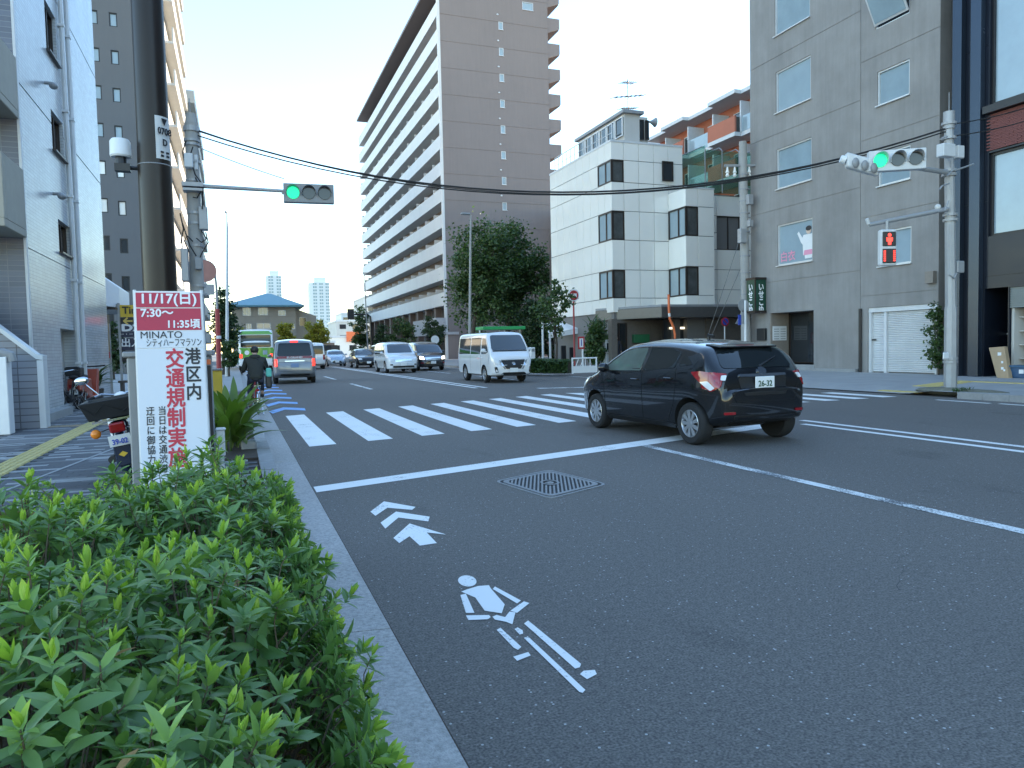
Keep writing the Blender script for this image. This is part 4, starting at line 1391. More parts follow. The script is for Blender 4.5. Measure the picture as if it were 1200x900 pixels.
lw = [jwin(907.5, 949, -40, 43, -62, 20), jwin(909, 950, 85, 133, 64, 116), jwin(910, 951, 176, 222, 160, 211), jwin(911, 952, 265, 312, 254, 305)]
rw = [jwin(1026, 1066, -10, 32, -25, 18), jwin(1028, 1066, 85, 125, 68, 110), jwin(1029, 1067, 181, 218, 169, 210), jwin(1030, 1068, 272, 312, 264, 308)]
sh = jwin(1017, 1098, 361, 435.5, 355, 436)
en = jwin(902, 953.5, 367, 426, 363.5, 426)
jl = [(on_x(1008.5, y, XJ).z - SW, yv, LJ) for y in (12.7, 117.6, 219.6, 317)]
jr = [(on_x(1010, y, XJ).z - SW, 0, yv) for y in (-18, 73.6, 165.7, 256, 347.5)]
ops = [w + (.14,) for w in lw + rw] + [(sh[0], sh[1], 0, sh[3], .22), (en[0], en[1], .25, en[3])]
q = wmb(t); facade(q, (XJ, YJ0, SW), EY, -EX, LJ, HJ, openings=ops, ju=[yv], jz=jl + jr, gw=.03, groove=.018, back=1.1); q.build('street_wall', M['grey_conc'], t)
q = wmb(t); q.box(XJ + 1.2, XJ + 14, YJ0, YJ1, SW, HJ)
q.box(XJ + .001, XJ + 1.2, YJ0, YJ0 + .01, SW, HJ); q.box(XJ + .001, XJ + 1.2, YJ1 - .01, YJ1, SW, HJ); q.box(XJ + .27, XJ + 1.2, YJ0 + .01, YJ0 + 4.5, SW, HJ); q.box(XJ + .27, XJ + 1.2, YJ0 + en[1] + .05, YJ1 - .02, SW, HJ); q.box(XJ + .27, XJ + 1.2, YJ0 + 4.5, YJ0 + en[1] + .05, SW + en[3] + .05, HJ)
q.build('core', M['grey_conc'], t)
OJ = Vector((XJ, YJ0, SW))
for i, w in enumerate(lw):
    window(t, OJ, EY, -EX, *w, d=.10, frame='alu', glass=('frost_glass', 'pale_glass', 'frost_glass', 'pale_glass')[i], fw=.055, sill=True)
for i, w in enumerate(rw):
    if i == 0:
        window(t, OJ, EY, -EX, *w, d=.10, frame='alu', glass='glass', fw=.05)
        q = wmb(t); yc = YJ0 + (w[0] + w[1]) / 2; zt_, zb_ = SW + w[3], SW + w[2]
        q.obox((XJ - .30, yc, (zt_ + zb_) / 2 + .02), (0, (w[1] - w[0]) / 2, 0), (.27, 0, (zt_ - zb_) / 2 * -.86), (.018, 0, .012)); q.build('open_sash', M['alu'], t)
        q = wmb(t); q.obox((XJ - .325, yc, (zt_ + zb_) / 2 + .02), (0, (w[1] - w[0]) / 2 - .07, 0), (.24, 0, (zt_ - zb_) / 2 * -.77), (.012, 0, .008)); q.build('sash_pane', M['frost_glass'], t)
    else:
        window(t, OJ, EY, -EX, *w, d=.10, frame='alu', glass='frost_glass' if i < 3 else 'pale_glass', fw=.055, sill=True)
# white-coat poster in the lowest left-bay window
w = lw[3]
pf = thing('window_poster', (XJ + .085, YJ0 + w[0] + .32, SW + w[2] + .1), 'paper poster of a white-coated figure inside the lowest wide grey-wall window', 'poster')
q = MB()
hh = w[3] - w[2]
fig = [(-.09, .02), (.09, .02), (.10, .10), (.14, .10), (.15, .34), (.20, .40), (.30, .62), (.26, .66), (.16, .50), (.13, .56), (-.11, .56), (-.20, .40), (-.22, .26), (-.16, .24), (-.13, .36), (-.15, .10), (-.10, .10)]
q.prism([(0, a * hh / .82, z * hh * 1.05) for a, z in fig], (.006, 0, 0)); q.build('coat', M['white_paint'], pf)
q = MB(); q.prism([(-.003, a * hh, z * hh) for a, z in blob(-.01, .68, .085, .09)], (.006, 0, 0)); q.build('head', mat('poster_skin', (.62, .46, .36), .6, var=0), pf)
q = MB(); q.prism([(-.006, a * hh, z * hh) for a, z in blob(-.01, .725, .095, .06)], (.006, 0, 0)); q.build('hair', M['letter_black'], pf)
q = MB(); q.prism([(-.002, a * hh / .82, z * hh * 1.05) for a, z in ((-.14, .10), (.13, .10), (.11, .21), (-.12, .21))], (.006, 0, 0)); q.build('skirt', M['letter_pink'], pf)
text('lettering', '白衣', .46, M['letter_pink'], t, (.085, w[1] - .08, w[2] + .33), (R(90), 0, R(-90)), bold=.008)
# shutter with its side door
q = wmb(t)
n_ = 34
u_d = sh[0] + (sh[1] - sh[0]) * .735
for i in range(n_):
    z0 = SW + .03 + (sh[3] - .22) * i / n_
    z1 = SW + .03 + (sh[3] - .22) * (i + 1) / n_
    q.prism([(XJ + .17, YJ0 + sh[0] + .12, z0), (XJ + .13, YJ0 + sh[0] + .12, z0 + (z1 - z0) * .35), (XJ + .13, YJ0 + sh[0] + .12, z0 + (z1 - z0) * .75), (XJ + .17, YJ0 + sh[0] + .12, z1), (XJ + .19, YJ0 + sh[0] + .12, z1), (XJ + .19, YJ0 + sh[0] + .12, z0)], (0, u_d - sh[0] - .14, 0))
o = q.build('roller_shutter', M['shutter'], t)
q = wmb(t)
for i in range(n_):
    z0 = SW + .03 + (sh[3] - .22) * i / n_
    z1 = SW + .03 + (sh[3] - .22) * (i + 1) / n_
    q.prism([(XJ + .17, YJ0 + u_d + .10, z0), (XJ + .14, YJ0 + u_d + .10, z0 + (z1 - z0) * .4), (XJ + .17, YJ0 + u_d + .10, z1), (XJ + .19, YJ0 + u_d + .10, z1), (XJ + .19, YJ0 + u_d + .10, z0)], (0, sh[1] - u_d - .2, 0))
o = q.build('shutter_door', M['shutter'], t)
q = wmb(t); q.box(XJ + .10, XJ + .14, YJ0 + u_d + .5, YJ0 + u_d + .75, SW + 1.2, SW + 1.25); q.build('handle', M['dark_plastic'], o)
q = wmb(t)
q.box(XJ + .05, XJ + .2, YJ0 + sh[0], YJ0 + sh[0] + .11, SW, SW + sh[3] - .19); q.box(XJ + .05, XJ + .2, YJ0 + sh[1] - .09, YJ0 + sh[1], SW, SW + sh[3] - .19)
q.box(XJ + .06, XJ + .2, YJ0 + u_d - .01, YJ0 + u_d + .09, SW, SW + sh[3] - .19); q.box(XJ + .04, XJ + .2, YJ0 + sh[0], YJ0 + sh[1], SW + sh[3] - .18, SW + sh[3] - .01)
q.build('shutter_frame', M['shutter'], t)
# entrance
q = wmb(t); q.box(XJ - .02, XJ + 1.1, YJ0 + en[0] - .05, YJ0 + en[1], SW - .05, SW + .25); q.build('entrance_step', M['concrete'], t)
q = wmb(t); q.box(XJ + .02, XJ + 1.0, YJ0 + en[1] - .06, YJ0 + en[1] - .003, SW + .26, SW + en[3]); q.build('entrance_reveal', M['tan_stone'], t)
window(t, (XJ + 1.0, YJ0, SW), EY, -EX, en[0], en[1] - .07, .26, en[3], d=.05, frame='bronze_metal', glass='glass', mull=[en[0] + .75], name='entrance_door')
q = wmb(t); q.box(XJ - .14, XJ - .001, YJ0 + en[1] + .18, YJ0 + en[1] + .72, on_x(890, 399, XJ).z, on_x(890, 385, XJ).z); q.build('post_box', M['black_paint'], t, bevel=.015)
q = wmb(t); zA, zB = on_x(910, 399, XJ).z, on_x(910, 382, XJ).z
q.box(XJ + .10, XJ + .85, YJ0 + en[1] - .095, YJ0 + en[1] - .065, zA, zB); ob = q.build('tenant_board', M['white_plastic'], t)
q = wmb(t)
for i in range(5):
    for k in range(2):
        q.box(XJ + .15 + .36 * k, XJ + .43 + .36 * k, YJ0 + en[1] - .099, YJ0 + en[1] - .0955, zA + .06 + i * (zB - zA - .1) / 5, zA + .09 + i * (zB - zA - .1) / 5)
q.build('board_lines', M['grey_metal'], ob)
q = wmb(t); q.cyl((XJ - .07, YJ0 + yv - .06, SW), (XJ - .07, YJ0 + yv - .06, on_x(1007, 362, XJ).z), .055); q.build('downpipe', M['black_paint'], t)
q = wmb(t); p = on_x(1093, 325, XJ); q.box(XJ - .18, XJ - .001, p.y - .16, p.y + .16, p.z - .2, p.z + .2); q.build('meter_box', M['tan_stone'], t)
q = wmb(t); q.box(XJ - .2, XJ + .1, YJ0 + yv + .05, YJ0 + en[0] - .08, SW - .02, SW + .12); q.build('plinth', M['concrete'], t)
# projecting green sign
gs = thing('hanging_sign', (XJ - .6, YJ1 - .75, on_x(887, 367, XJ).z), 'dark green upright shop sign projecting from the grey corner', 'sign')
a = on_y(877.5, 330, YJ1 - .7).x
q = wmb(gs); zlo, zhi = on_x(887, 366, XJ - .3).z, on_x(887, 328, XJ - .3).z
sx0, sx1, sy0, sy1 = XJ - .62, XJ - .02, YJ1 - 1.05, YJ1 - .45
q.box(sx0, sx1, sy0, sy1, zlo, zhi); q.build('box', mat('sign_green', (.012, .06, .035), .35), gs, bevel=.02)
q = wmb(gs)
for z in (zlo - .03, zhi - .01):
    q.box(sx0 - .02, sx1, sy0 - .02, sy1 + .02, z, z + .10)
q.box(sx0 - .012, sx0 + .03, sy0 - .012, sy0 + .03, zlo + .07, zhi - .02)
q.build('trim', M['bronze_metal'], gs)
text('lettering', 'いせこゆ', .36, M['letter_white'], gs, ((sx0 + sx1) / 2 + .02 - gs.location.x, sy0 - .006 - gs.location.y, zhi - .18 - gs.location.z), (R(90), 0, 0), bold=.012, vertical=True, squeeze=.85)
text('lettering', 'いせこゆ', .36, M['letter_white'], gs, (sx0 - .006 - gs.location.x, (sy0 + sy1) / 2 - gs.location.y, zhi - .18 - gs.location.z), (R(90), 0, R(-90)), bold=.012, vertical=True, squeeze=.85)

# ---- narrow dark slot and navy building
XK = 22.0
yk1 = on_x(1118.5, 300, XK).y
t = thing('slot_wall', (XJ + .6, yk1 + .1, SW), 'dark recessed wall strip between the grey and the navy buildings', 'wall')
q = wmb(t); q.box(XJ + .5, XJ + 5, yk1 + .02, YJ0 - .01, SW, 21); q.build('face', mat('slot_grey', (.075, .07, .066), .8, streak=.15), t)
t = thing('navy_building', (XK, yk1, SW), 'dark navy metal-clad building with big glazing and a red-brown brick panel', 'building')
yq = lambda px: on_x(px, 300, XK).y
KW = yk1 - 4
zK = lambda px, py: on_x(px, py, XK).z - SW
u = lambda px: yq(px) - 4
g1 = (0.5, u(1157.5), zK(1180, 117), zK(1180, -40))
g2 = (0.5, u(1157.5), zK(1180, 274), zK(1180, 174))
dr = (u(1182), u(1154.5), 0, zK(1170, 337))
sf = (u(1182) - 2.6, u(1183), 0, zK(1190, 336))
ops = [g1 + (.2,), g2 + (.2,), dr + (2.0,), sf + (1.2,)]
q = wmb(t); facade(q, (XK, 4, SW), EY, -EX, KW, 21, openings=ops, jz=[(zK(1140, 388), u(1156), KW), zK(1150, 325), (zK(1140, 60), u(1156), KW), (zK(1140, 160), u(1156), KW), (zK(1140, 240), u(1156), KW)], gw=.025, groove=.02, back=2); q.build('street_wall', M['navy_wall'], t)
q = wmb(t); q.box(XK + 2.1, XK + 14, -20, yk1, SW, 21); q.box(XK, XK + 2.1, -20, 3.99, SW, 21); q.box(XK + .02, XK + 2.1, yk1 - .02, yk1, SW, 21); q.build('core', M['navy_wall'], t)
for (xa, xb) in ((1119.5, 1130), (1140.5, 1152.5)):
    q = wmb(t); q.box(XK - .22, XK - .001, yq(xb), yq(xa), SW, 21); q.build('fin', M['navy_fin'], t, bevel=.01)
window(t, (XK, 4, SW), EY, -EX, *g1, d=.16, frame='black_paint', glass='sky_glass' if 0 else 'pale_glass', fw=.08, mull=[g1[1] - 1.9, g1[1] - 5])
window(t, (XK, 4, SW), EY, -EX, *g2, d=.16, frame='black_paint', glass='pale_glass', fw=.08, mull=[g2[1] - 1.9, g2[1] - 5])
q = wmb(t); q.box(XK - .25, XK - .001, 4.4, yq(1156), SW + g1[2] - .28, SW + g1[2] - .06); q.build('ledge', M['black_paint'], t)
bz0, bz1 = g2[3] + .06, g1[2] - .32
for (bz0, bz1) in ((g2[3] + .06, g1[2] - .30),):
    rows_ = 22
    hb = (bz1 - bz0) / rows_
    bm_ = []
    for L in (.24, .2):
        g = MB(); g.box(-.05, 0, .003, L - .003, .003, hb - .003); bm_.append(g.mesh('brick', M['brown_brick']))
    rb = random.Random(2)
    nb = 0
    restb = wmb(t)
    for r in range(rows_):
        uu = u(1156) - .24 - (r % 2) * .12
        while uu > 1.0:
            if nb < 300 and uu > u(1156) - 3.4:
                ob = put('brick', bm_[0], t, (-.001 + rb.uniform(-.012, .004), 4 + uu - yk1, bz0 + r * hb)); nb += 1
            else:
                restb.box(XK - .05 + rb.uniform(-.012, .004), XK - .001, 4 + uu + .003, 4 + uu + .237, SW + bz0 + r * hb + .003, SW + bz0 + (r + 1) * hb - .003)
            uu -= .24
    ob = restb.build('brick_field', M['brown_brick'], t); ob['kind'] = 'stuff'
q = wmb(t); q.box(XK + .06, XK + .12, 4 + sf[0], 4 + sf[1], SW + sf[3] - .62, SW + sf[3])
for i in range(9):
    q.box(XK + .04, XK + .06, 4 + sf[0], 4 + sf[1], SW + sf[3] - .62 + i * .07, SW + sf[3] - .58 + i * .07)
q.build('rolled_shutter', mat('grey_green_shutter', (.20, .22, .21), .5), t)
q = wmb(t); q.box(XK + .1, XK + 1.1, 4 + sf[1] - .1, 4 + sf[1] - .02, SW, SW + sf[3] - .63); q.build('cupboard_side', M['pale_wall'], t)
for i in range(4):
    q = wmb(t); q.box(XK + .3, XK + 1.15, 4 + sf[0], 4 + sf[1] - .11, SW + .55 + i * .42, SW + .58 + i * .42); q.build('shelf', M['pale_wall'], t)
q = wmb(t); q.box(XK + 1.0, XK + 1.15, 4 + dr[0], 4 + dr[1], SW + 1.3, SW + 1.36); q.build('door_rail', M['grey_metal'], t)
# hidden blocks added to keep the sun off the street
t = thing('rear_shade_block', (XJ + 5, 52, SW), 'plain brown block added unseen behind the white building to shade the street', 'building')
q = wmb(t); q.box(24.5, 44, 50, 56, SW, 11); q.build('wall', M['apt_base'], t)
q = wmb(t); q.box(35, 50, 56.2, 79, SW, 17.5); q.build('rear_shade_wing', M['apt_base'], t)  # unseen wing, sized to shade the road and tree tops
for k in range(3):
    window(t, (24.5, 50, SW), EY, -EX, 1.5, 3.4, 1.2 + 3.2 * k, 2.8 + 3.2 * k, d=-.03)


t = thing('side_shade_block', (37, 24, SW), 'tall pale block added unseen behind the grey building to block the sun', 'building')  # added out of view; its height shades the crossing and tiled building
q = wmb(t); q.box(37, 52, 23, 41.5, SW, 30); q.build('wall', M['pale_wall'], t)
for k in range(9):
    for i in range(5):
        window(t, (37, 23, SW), EY, -EX, 1.2 + 3.5 * i, 3.0 + 3.5 * i, 1.2 + 3.2 * k, 2.7 + 3.2 * k, d=-.03)
# ================================================================ VEHICLES
def paint(name, col, metal=0.0, rough=.22):
    return mat(name, col, rough, metal=metal, var=0.02, scale=2, coat=1.0)


PAINT = dict(black=mat('car_black', (.005, .006, .008), .25, var=0, spec=.25, coat=1.0), white=paint('car_white', (.74, .75, .76)), pearl=paint('car_pearl', (.66, .68, .70)),
             silver=paint('car_silver', (.25, .26, .27), .35, .32), blue=paint('car_ice_blue', (.36, .45, .54), .5, .28), navy=paint('car_dark', (.012, .013, .018)))
M['arch'] = mat('wheel_arch_black', (.008, .008, .008), .9, var=0)
M['trim_black'] = mat('trim_black', (.012, .012, .013), .45, var=0)
M['seam'] = mat('panel_gap', (.002, .002, .002), .8, var=0)


def body_mesh(sp, bm_mat):
    L, Wd = sp['L'], sp['W']
    prof = sorted(sp['prof'])
    bot = sp.get('bot', [(-L / 2, .34), (-L / 2 + .35, .22), (L / 2 - .4, .20), (L / 2, .26)])
    belt = sp['belt']
    zr = max(z for _, z in prof)
    ka, kf = sp.get('plan', (.13, .20))
    al, af = sp.get('planlen', (.55, .8))
    tum = sp.get('tumble', .16)
    rt0 = sp.get('rtop', .10)

    # smooth the top profile by subdividing with a Catmull-Rom in arc length
    P = [Vector(p) for p in prof]
    pts = []
    for i in range(len(P) - 1):
        a, b_, c, d = P[max(i - 1, 0)], P[i], P[i + 1], P[min(i + 2, len(P) - 1)]
        n = max(2, int((c - b_).length / .07))
        for k in range(n):
            t = k / n
            m1, m2 = (c - a) * .35, (d - b_) * .35
            h = (2 * t ** 3 - 3 * t * t + 1) * b_ + (t ** 3 - 2 * t * t + t) * m1 + (-2 * t ** 3 + 3 * t * t) * c + (t ** 3 - t * t) * m2
            pts.append(h)
    pts.append(P[-1])
    xs = [pts[0].x]
    st = [pts[0]]
    for p in pts[1:]:
        if p.x > st[-1].x + .004:
            st.append(p)

    def plan(x):
        if x < -L / 2 + al:
            return 1 - ka * ((-L / 2 + al - x) / al) ** 2.4
        if x > L / 2 - af:
            return 1 - kf * ((x - (L / 2 - af)) / af) ** 2.4
        return 1.0

    def hw(x, z):
        bz = lerp_table(belt, x)
        if z <= bz:
            t = (z - .25) / max(bz - .25, .1)
            s = .955 + .045 * math.sin(max(0, min(1, t * 1.25)) * math.pi / 2) - (.018 * max(0, t - .75) / .25)
        else:
            s = .982 - tum * ((z - bz) / (zr - bz)) ** 1.15
        return Wd / 2 * plan(x) * s
    rings = []
    for p in st:
        x, zt = p.x, p.y
        zb = lerp_table(bot, x)
        rt = min(rt0, .42 * (zt - zb))
        ring = [(x, 0, zb), (x, hw(x, zb) * .6, zb), (x, hw(x, zb) * .93, zb + .01)]
        za, zc = zb + .06, zt - rt
        bz = lerp_table(belt, x)
        for k in range(9):
            z = za + (zc - za) * k / 8
            y = hw(x, z)
            if abs(z - bz) < .03 and zc > bz + .1:
                y += .004
            ring.append((x, y, z))
        ye = hw(x, zc)
        ry = min(rt * 1.25, ye * .5)
        for k in range(1, 5):
            th = math.pi / 2 * k / 4
            ring.append((x, ye - ry * (1 - math.cos(th)), zc + (rt - .012) * math.sin(th)))
        yt = ye - ry
        for k in range(1, 5):
            y = yt * (1 - k / 4)
            ring.append((x, y, zt - .012 + .045 * (1 - (y / max(yt, .01)) ** 2) * (1 if zt > 1 else .7)))
        half = ring
        full = half + [(a, -b_, c) for a, b_, c in half[-2:0:-1]]
        rings.append(full)

    def endring(r, dx, s):
        zc_ = sum(v[2] for v in r) / len(r)
        return [(v[0] + dx, v[1] * s, zc_ + (v[2] - zc_) * s) for v in r]
    rings = [endring(rings[0], -.045, .88), endring(rings[0], -.025, .96)] + rings + [endring(rings[-1], .03, .95), endring(rings[-1], .05, .86)]
    n = len(rings[0])
    q = MB()
    vs = [v for r in rings for v in r]
    fs = []
    for i in range(len(rings) - 1):
        for j in range(n):
            fs.append((i * n + j, i * n + (j + 1) % n, (i + 1) * n + (j + 1) % n, (i + 1) * n + j))
    fs.append(tuple(range(n)))
    fs.append(tuple((len(rings) - 1) * n + j for j in range(n - 1, -1, -1)))
    q.add(vs, fs)
    me = q.mesh('body', [bm_mat, M['arch']])
    # wheel arches cut out with a boolean
    cut = MB()
    cut.cur = 1
    for wx in sp['axles']:
        for s in (-1, 1):
            y0, y1 = s * (Wd / 2 - .30), s * (Wd / 2 + .2)
            cut.cyl((wx, y0, sp['wr'] + .015), (wx, y1, sp['wr'] + .015), sp['wr'] + .055, n=28)
    cme = cut.mesh('cutter', [bm_mat, M['arch']])
    cme.polygons.foreach_set('material_index', [1] * len(cme.polygons))
    bo = put('tmp_body', me)
    co = put('tmp_cut', cme)
    md = bo.modifiers.new('arch', 'BOOLEAN')
    md.object = co
    md.operation = 'DIFFERENCE'
    md.solver = 'EXACT'
    dg = bpy.context.evaluated_depsgraph_get()
    out = bpy.data.meshes.new_from_object(bo.evaluated_get(dg))
    bvh = BVHTree.FromPolygons([Vector(v) for v in q.v], q.f)
    bpy.data.objects.remove(bo); bpy.data.objects.remove(co)
    bpy.data.meshes.remove(me); bpy.data.meshes.remove(cme)
    out.name = 'body'
    out.shade_smooth()
    out.set_sharp_from_angle(angle=.75)
    return out, bvh


def rounded(poly, r=.04, n=4):
    """Round the corners of a 2D outline."""
    k = len(poly)
    res = []
    for i in range(k):
        a, b_, c = Vector(poly[i - 1]), Vector(poly[i]), Vector(poly[(i + 1) % k])
        la, lc = (a - b_).length, (c - b_).length
        d = min(r, la * .45, lc * .45)
        p0, p1 = b_ + (a - b_).normalized() * d, b_ + (c - b_).normalized() * d
        for j in range(n + 1):
            t = j / n
            res.append((1 - t) ** 2 * p0 + 2 * t * (1 - t) * b_ + t * t * p1)
    return res


def patch(bvh, outline, axis, off=.006, step=.07, r=.04, lift=.0):
    """A shell lying on the body surface with the given outline, seen along axis ('L','R','front','rear','top')."""
    out = rounded(outline, r) if r else [Vector(p) for p in outline]
    # densify edges
    dense = []
    for i, p in enumerate(out):
        q_ = out[(i + 1) % len(out)]
        n = max(1, int((q_ - p).length / step))
        dense += [p + (q_ - p) * (k / n) for k in range(n)]
    x0, x1 = min(p.x for p in dense), max(p.x for p in dense)
    y0, y1 = min(p.y for p in dense), max(p.y for p in dense)
    pts = list(dense)
    y = y0 + step * .5
    while y < y1:
        x = x0 + step * .5
        while x < x1:
            p = Vector((x, y))
            inside = False
            j = len(dense) - 1
            for i in range(len(dense)):
                a, c = dense[i], dense[j]
                if (a.y > p.y) != (c.y > p.y) and p.x < (c.x - a.x) * (p.y - a.y) / (c.y - a.y) + a.x:
                    inside = not inside
                j = i
            if inside and min((p - d).length for d in dense) > step * .4:
                pts.append(p)
            x += step
        y += step
    m = len(dense)
    V, E, F, *_ = geometry.delaunay_2d_cdt(pts, [(i, (i + 1) % m) for i in range(m)], [], 1, 1e-5)
    D = {'L': Vector((0, -1, 0)), 'R': Vector((0, 1, 0)), 'front': Vector((-1, 0, 0)), 'rear': Vector((1, 0, 0)), 'top': Vector((0, 0, -1))}[axis]
    res, inn = [], []
    for p in V:
        o = {'L': (p.x, 5, p.y), 'R': (p.x, -5, p.y), 'front': (9, p.x, p.y), 'rear': (-9, p.x, p.y), 'top': (p.x, p.y, 5)}[axis]
        hit = bvh.ray_cast(Vector(o), D)
        if hit[0] is None:
            near_ = bvh.find_nearest(Vector(o) - D * -4.0)
            h, nrm = near_[0], near_[1]
        else:
            h, nrm = hit[0], hit[1]
        if nrm.dot(D) > 0:
            nrm = -nrm
        res.append(h - D * off * .5 + nrm * off * .8)
        inn.append(h + D * .012)
    q = MB()
    nV = len(V)
    q.add(res + inn, [tuple(f) for f in F])
    cnt = {}
    for f in F:
        for i in range(len(f)):
            e = (f[i], f[(i + 1) % len(f)])
            k = tuple(sorted(e))
            cnt[k] = cnt.get(k, []) + [e]
    sk = [(e[0][0], e[0][1], e[0][1] + nV, e[0][0] + nV) for e in cnt.values() if len(e) == 1]
    q.f += sk
    q.mi += [0] * len(sk)
    return q


def seam(bvh, pts, axis, w=.006):
    P = [Vector(p) for p in pts]
    dense = []
    for a, b_ in zip(P, P[1:]):
        n = max(1, int((b_ - a).length / .06))
        dense += [a + (b_ - a) * (k / n) for k in range(n)]
    dense.append(P[-1])
    D = {'L': Vector((0, -1, 0)), 'R': Vector((0, 1, 0)), 'front': Vector((-1, 0, 0)), 'rear': Vector((1, 0, 0))}[axis]
    res = []
    for p in dense:
        o = {'L': (p.x, 5, p.y), 'R': (p.x, -5, p.y), 'front': (9, p.x, p.y), 'rear': (-9, p.x, p.y)}[axis]
        h = bvh.ray_cast(Vector(o), D)[0]
        if h:
            res.append(h)
    return res


def wheel_meshes(r, w, rim_m, spokes, cap=.62):
    q = MB()
    q.lathe([(r * .64, -w / 2 + .01), (r * .90, -w / 2), (r * .97, -w / 2 + .02), (r, -w / 2 + .05), (r, w / 2 - .05), (r * .97, w / 2 - .02), (r * .90, w / 2), (r * .66, w / 2 - .005), (r * .64, w / 2 - .03), (r * .64, -w / 2 + .01)], axis='Y', n=32)
    ty = q.mesh('wheel', M['rubber'], smooth=True)
    q = MB()
    q.cur = 1
    q.lathe([(r * .57, w / 2 - .055), (r * .05, w / 2 - .06)], axis='Y', n=32)
    q.cur = 0
    q.lathe([(r * .66, w / 2 - .012), (r * .62, w / 2 - .006), (r * .58, w / 2 - .03), (r * .56, w / 2 - .05)], axis='Y', n=32, cap=False)
    for k in range(spokes):
        a = 2 * math.pi * k / spokes
        ca, sa = math.cos(a), math.sin(a)
        d = Vector((ca, 0, sa)); e = Vector((-sa, 0, ca))
        ww = .5 * math.pi * r * .6 / spokes
        p = [d * r * .10 - e * ww * .6, d * r * .60 - e * ww, d * r * .60 + e * ww, d * r * .10 + e * ww * .6]
        q.prism([v + Vector((0, w / 2 - .05, 0)) for v in p], (0, .038, 0))
    q.lathe([(r * .16, w / 2 - .05), (r * .15, w / 2 - .008), (.0005, w / 2 - .004)], axis='Y', n=16)
    rm = q.mesh('rim', [rim_m, M['arch']], smooth=True, angle=.5)
    return ty, rm


def mirror_y(poly):
    return [(-a, b_) for a, b_ in poly][::-1]


def car(sp, loc, heading, label, cat, name, group=None):
    t = thing(name, loc, label, cat, group, heading)
    t.rotation_euler = (0, 0, heading)
    me, bvh = body_mesh(sp, sp['paint'])
    body = put('body', me, t)
    L, Wd = sp['L'], sp['W']

    def P(nm, outl, axis, m, parent=t, **k):
        return patch(bvh, outl, axis, **k).build(nm, M[m] if isinstance(m, str) else m, parent, smooth=True, angle=.9)
    for nm, outl in sp.get('side_windows', []):
        for ax in ('L', 'R'):
            P(nm, outl, ax, sp.get('front_tint', 'car_glass') if nm == 'front_window' else 'car_glass', off=.005)
    for nm, ax, outl, m, kw in sp.get('patches', []):
        P(nm, outl, ax, m, **kw)
        if kw.get('_', 0):
            pass
    for nm, ax, outl, m, kw in sp.get('pairs', []):           # mirrored pairs on front / rear, or the same outline on both sides
        if ax == 'side':
            P(nm, outl, 'L', m, **kw); P(nm, outl, 'R', m, **kw)
        else:
            P(nm, outl, ax, m, **kw); P(nm, mirror_y(outl), ax, m, **kw)
    sm = MB()
    for pts in sp.get('seams', []):
        for ax in ('L', 'R'):
            r = seam(bvh, pts, ax)
            if len(r) > 1:
                sm.tube(r, .0045, 4)
    for pts in sp.get('rear_seams', []):
        r = seam(bvh, pts, 'rear')
        if len(r) > 1:
            sm.tube(r, .005, 4)
    if sm.v:
        sm.build('panel_gaps', M['seam'], t)
    ty, rm = wheel_meshes(sp['wr'], .20, M[sp.get('rim', 'alloy')], sp.get('spokes', 8))
    for wx in sp['axles']:
        for s in (1, -1):
            o = put('wheel', ty, t, (wx, s * (Wd / 2 - .115), sp['wr']))
            if s < 0:
                o.rotation_euler = (0, 0, math.pi)
            if wx > 0 and sp.get('steer'):
                o.rotation_euler.z += sp['steer']
            put('rim', rm, o)
    for x, z in sp.get('handles', []):
        for ax, s in (('L', 1), ('R', -1)):
            h = bvh.ray_cast(Vector((x, 5 * s, z)), Vector((0, -s, 0)))[0]
            if h:
                q = MB(); q.box(x - .09, x + .09, min(h.y - s * .005, h.y + s * .03), max(h.y - s * .005, h.y + s * .03), z - .014, z + .014)
                q.build('door_handle', sp['paint'], t, bevel=.008)
    if 'mirror' in sp:
        x, z = sp['mirror']
        for s in (1, -1):
            h = bvh.ray_cast(Vector((x, 5 * s, z)), Vector((0, -s, 0)))[0]
            y = h.y if h else s * Wd / 2
            q = MB(); q.ball((x - .02, y + s * .12, z + .05), .055, .105, .075, 12, 8)
            q.obox((x + .02, y + s * .03, z), (.025, 0, 0), (0, .05, 0), (0, 0, .02))
            q.build('mirror', sp.get('mirror_m', sp['paint']), t, smooth=True)
    for (ax, z, w_, h_, txt, mm) in sp.get('plates', []):
        sgn = 1 if ax == 'front' else -1
        h = bvh.ray_cast(Vector((9 * sgn, 0, z)), Vector((-sgn, 0, 0)))[0]
        x = h.x + sgn * .035
        q = MB(); q.box(x - .008, x + .008, -w_ / 2, w_ / 2, z - h_ / 2, z + h_ / 2)
        pl = q.build('number_plate', M[mm], t, bevel=.006)
        rot = (R(90), 0, R(90)) if sgn > 0 else (R(90), 0, R(-90))
        if txt:
            text('lettering', txt, h_ * .66, M['plate_green'], pl, (x + sgn * .0095, 0, z - h_ * .10), rot, bold=.0022, align='CENTER', squeeze=.95)
    return t, bvh, body


def rect(x0, x1, z0, z1):
    return [(x0, z0), (x1, z0), (x1, z1), (x0, z1)]


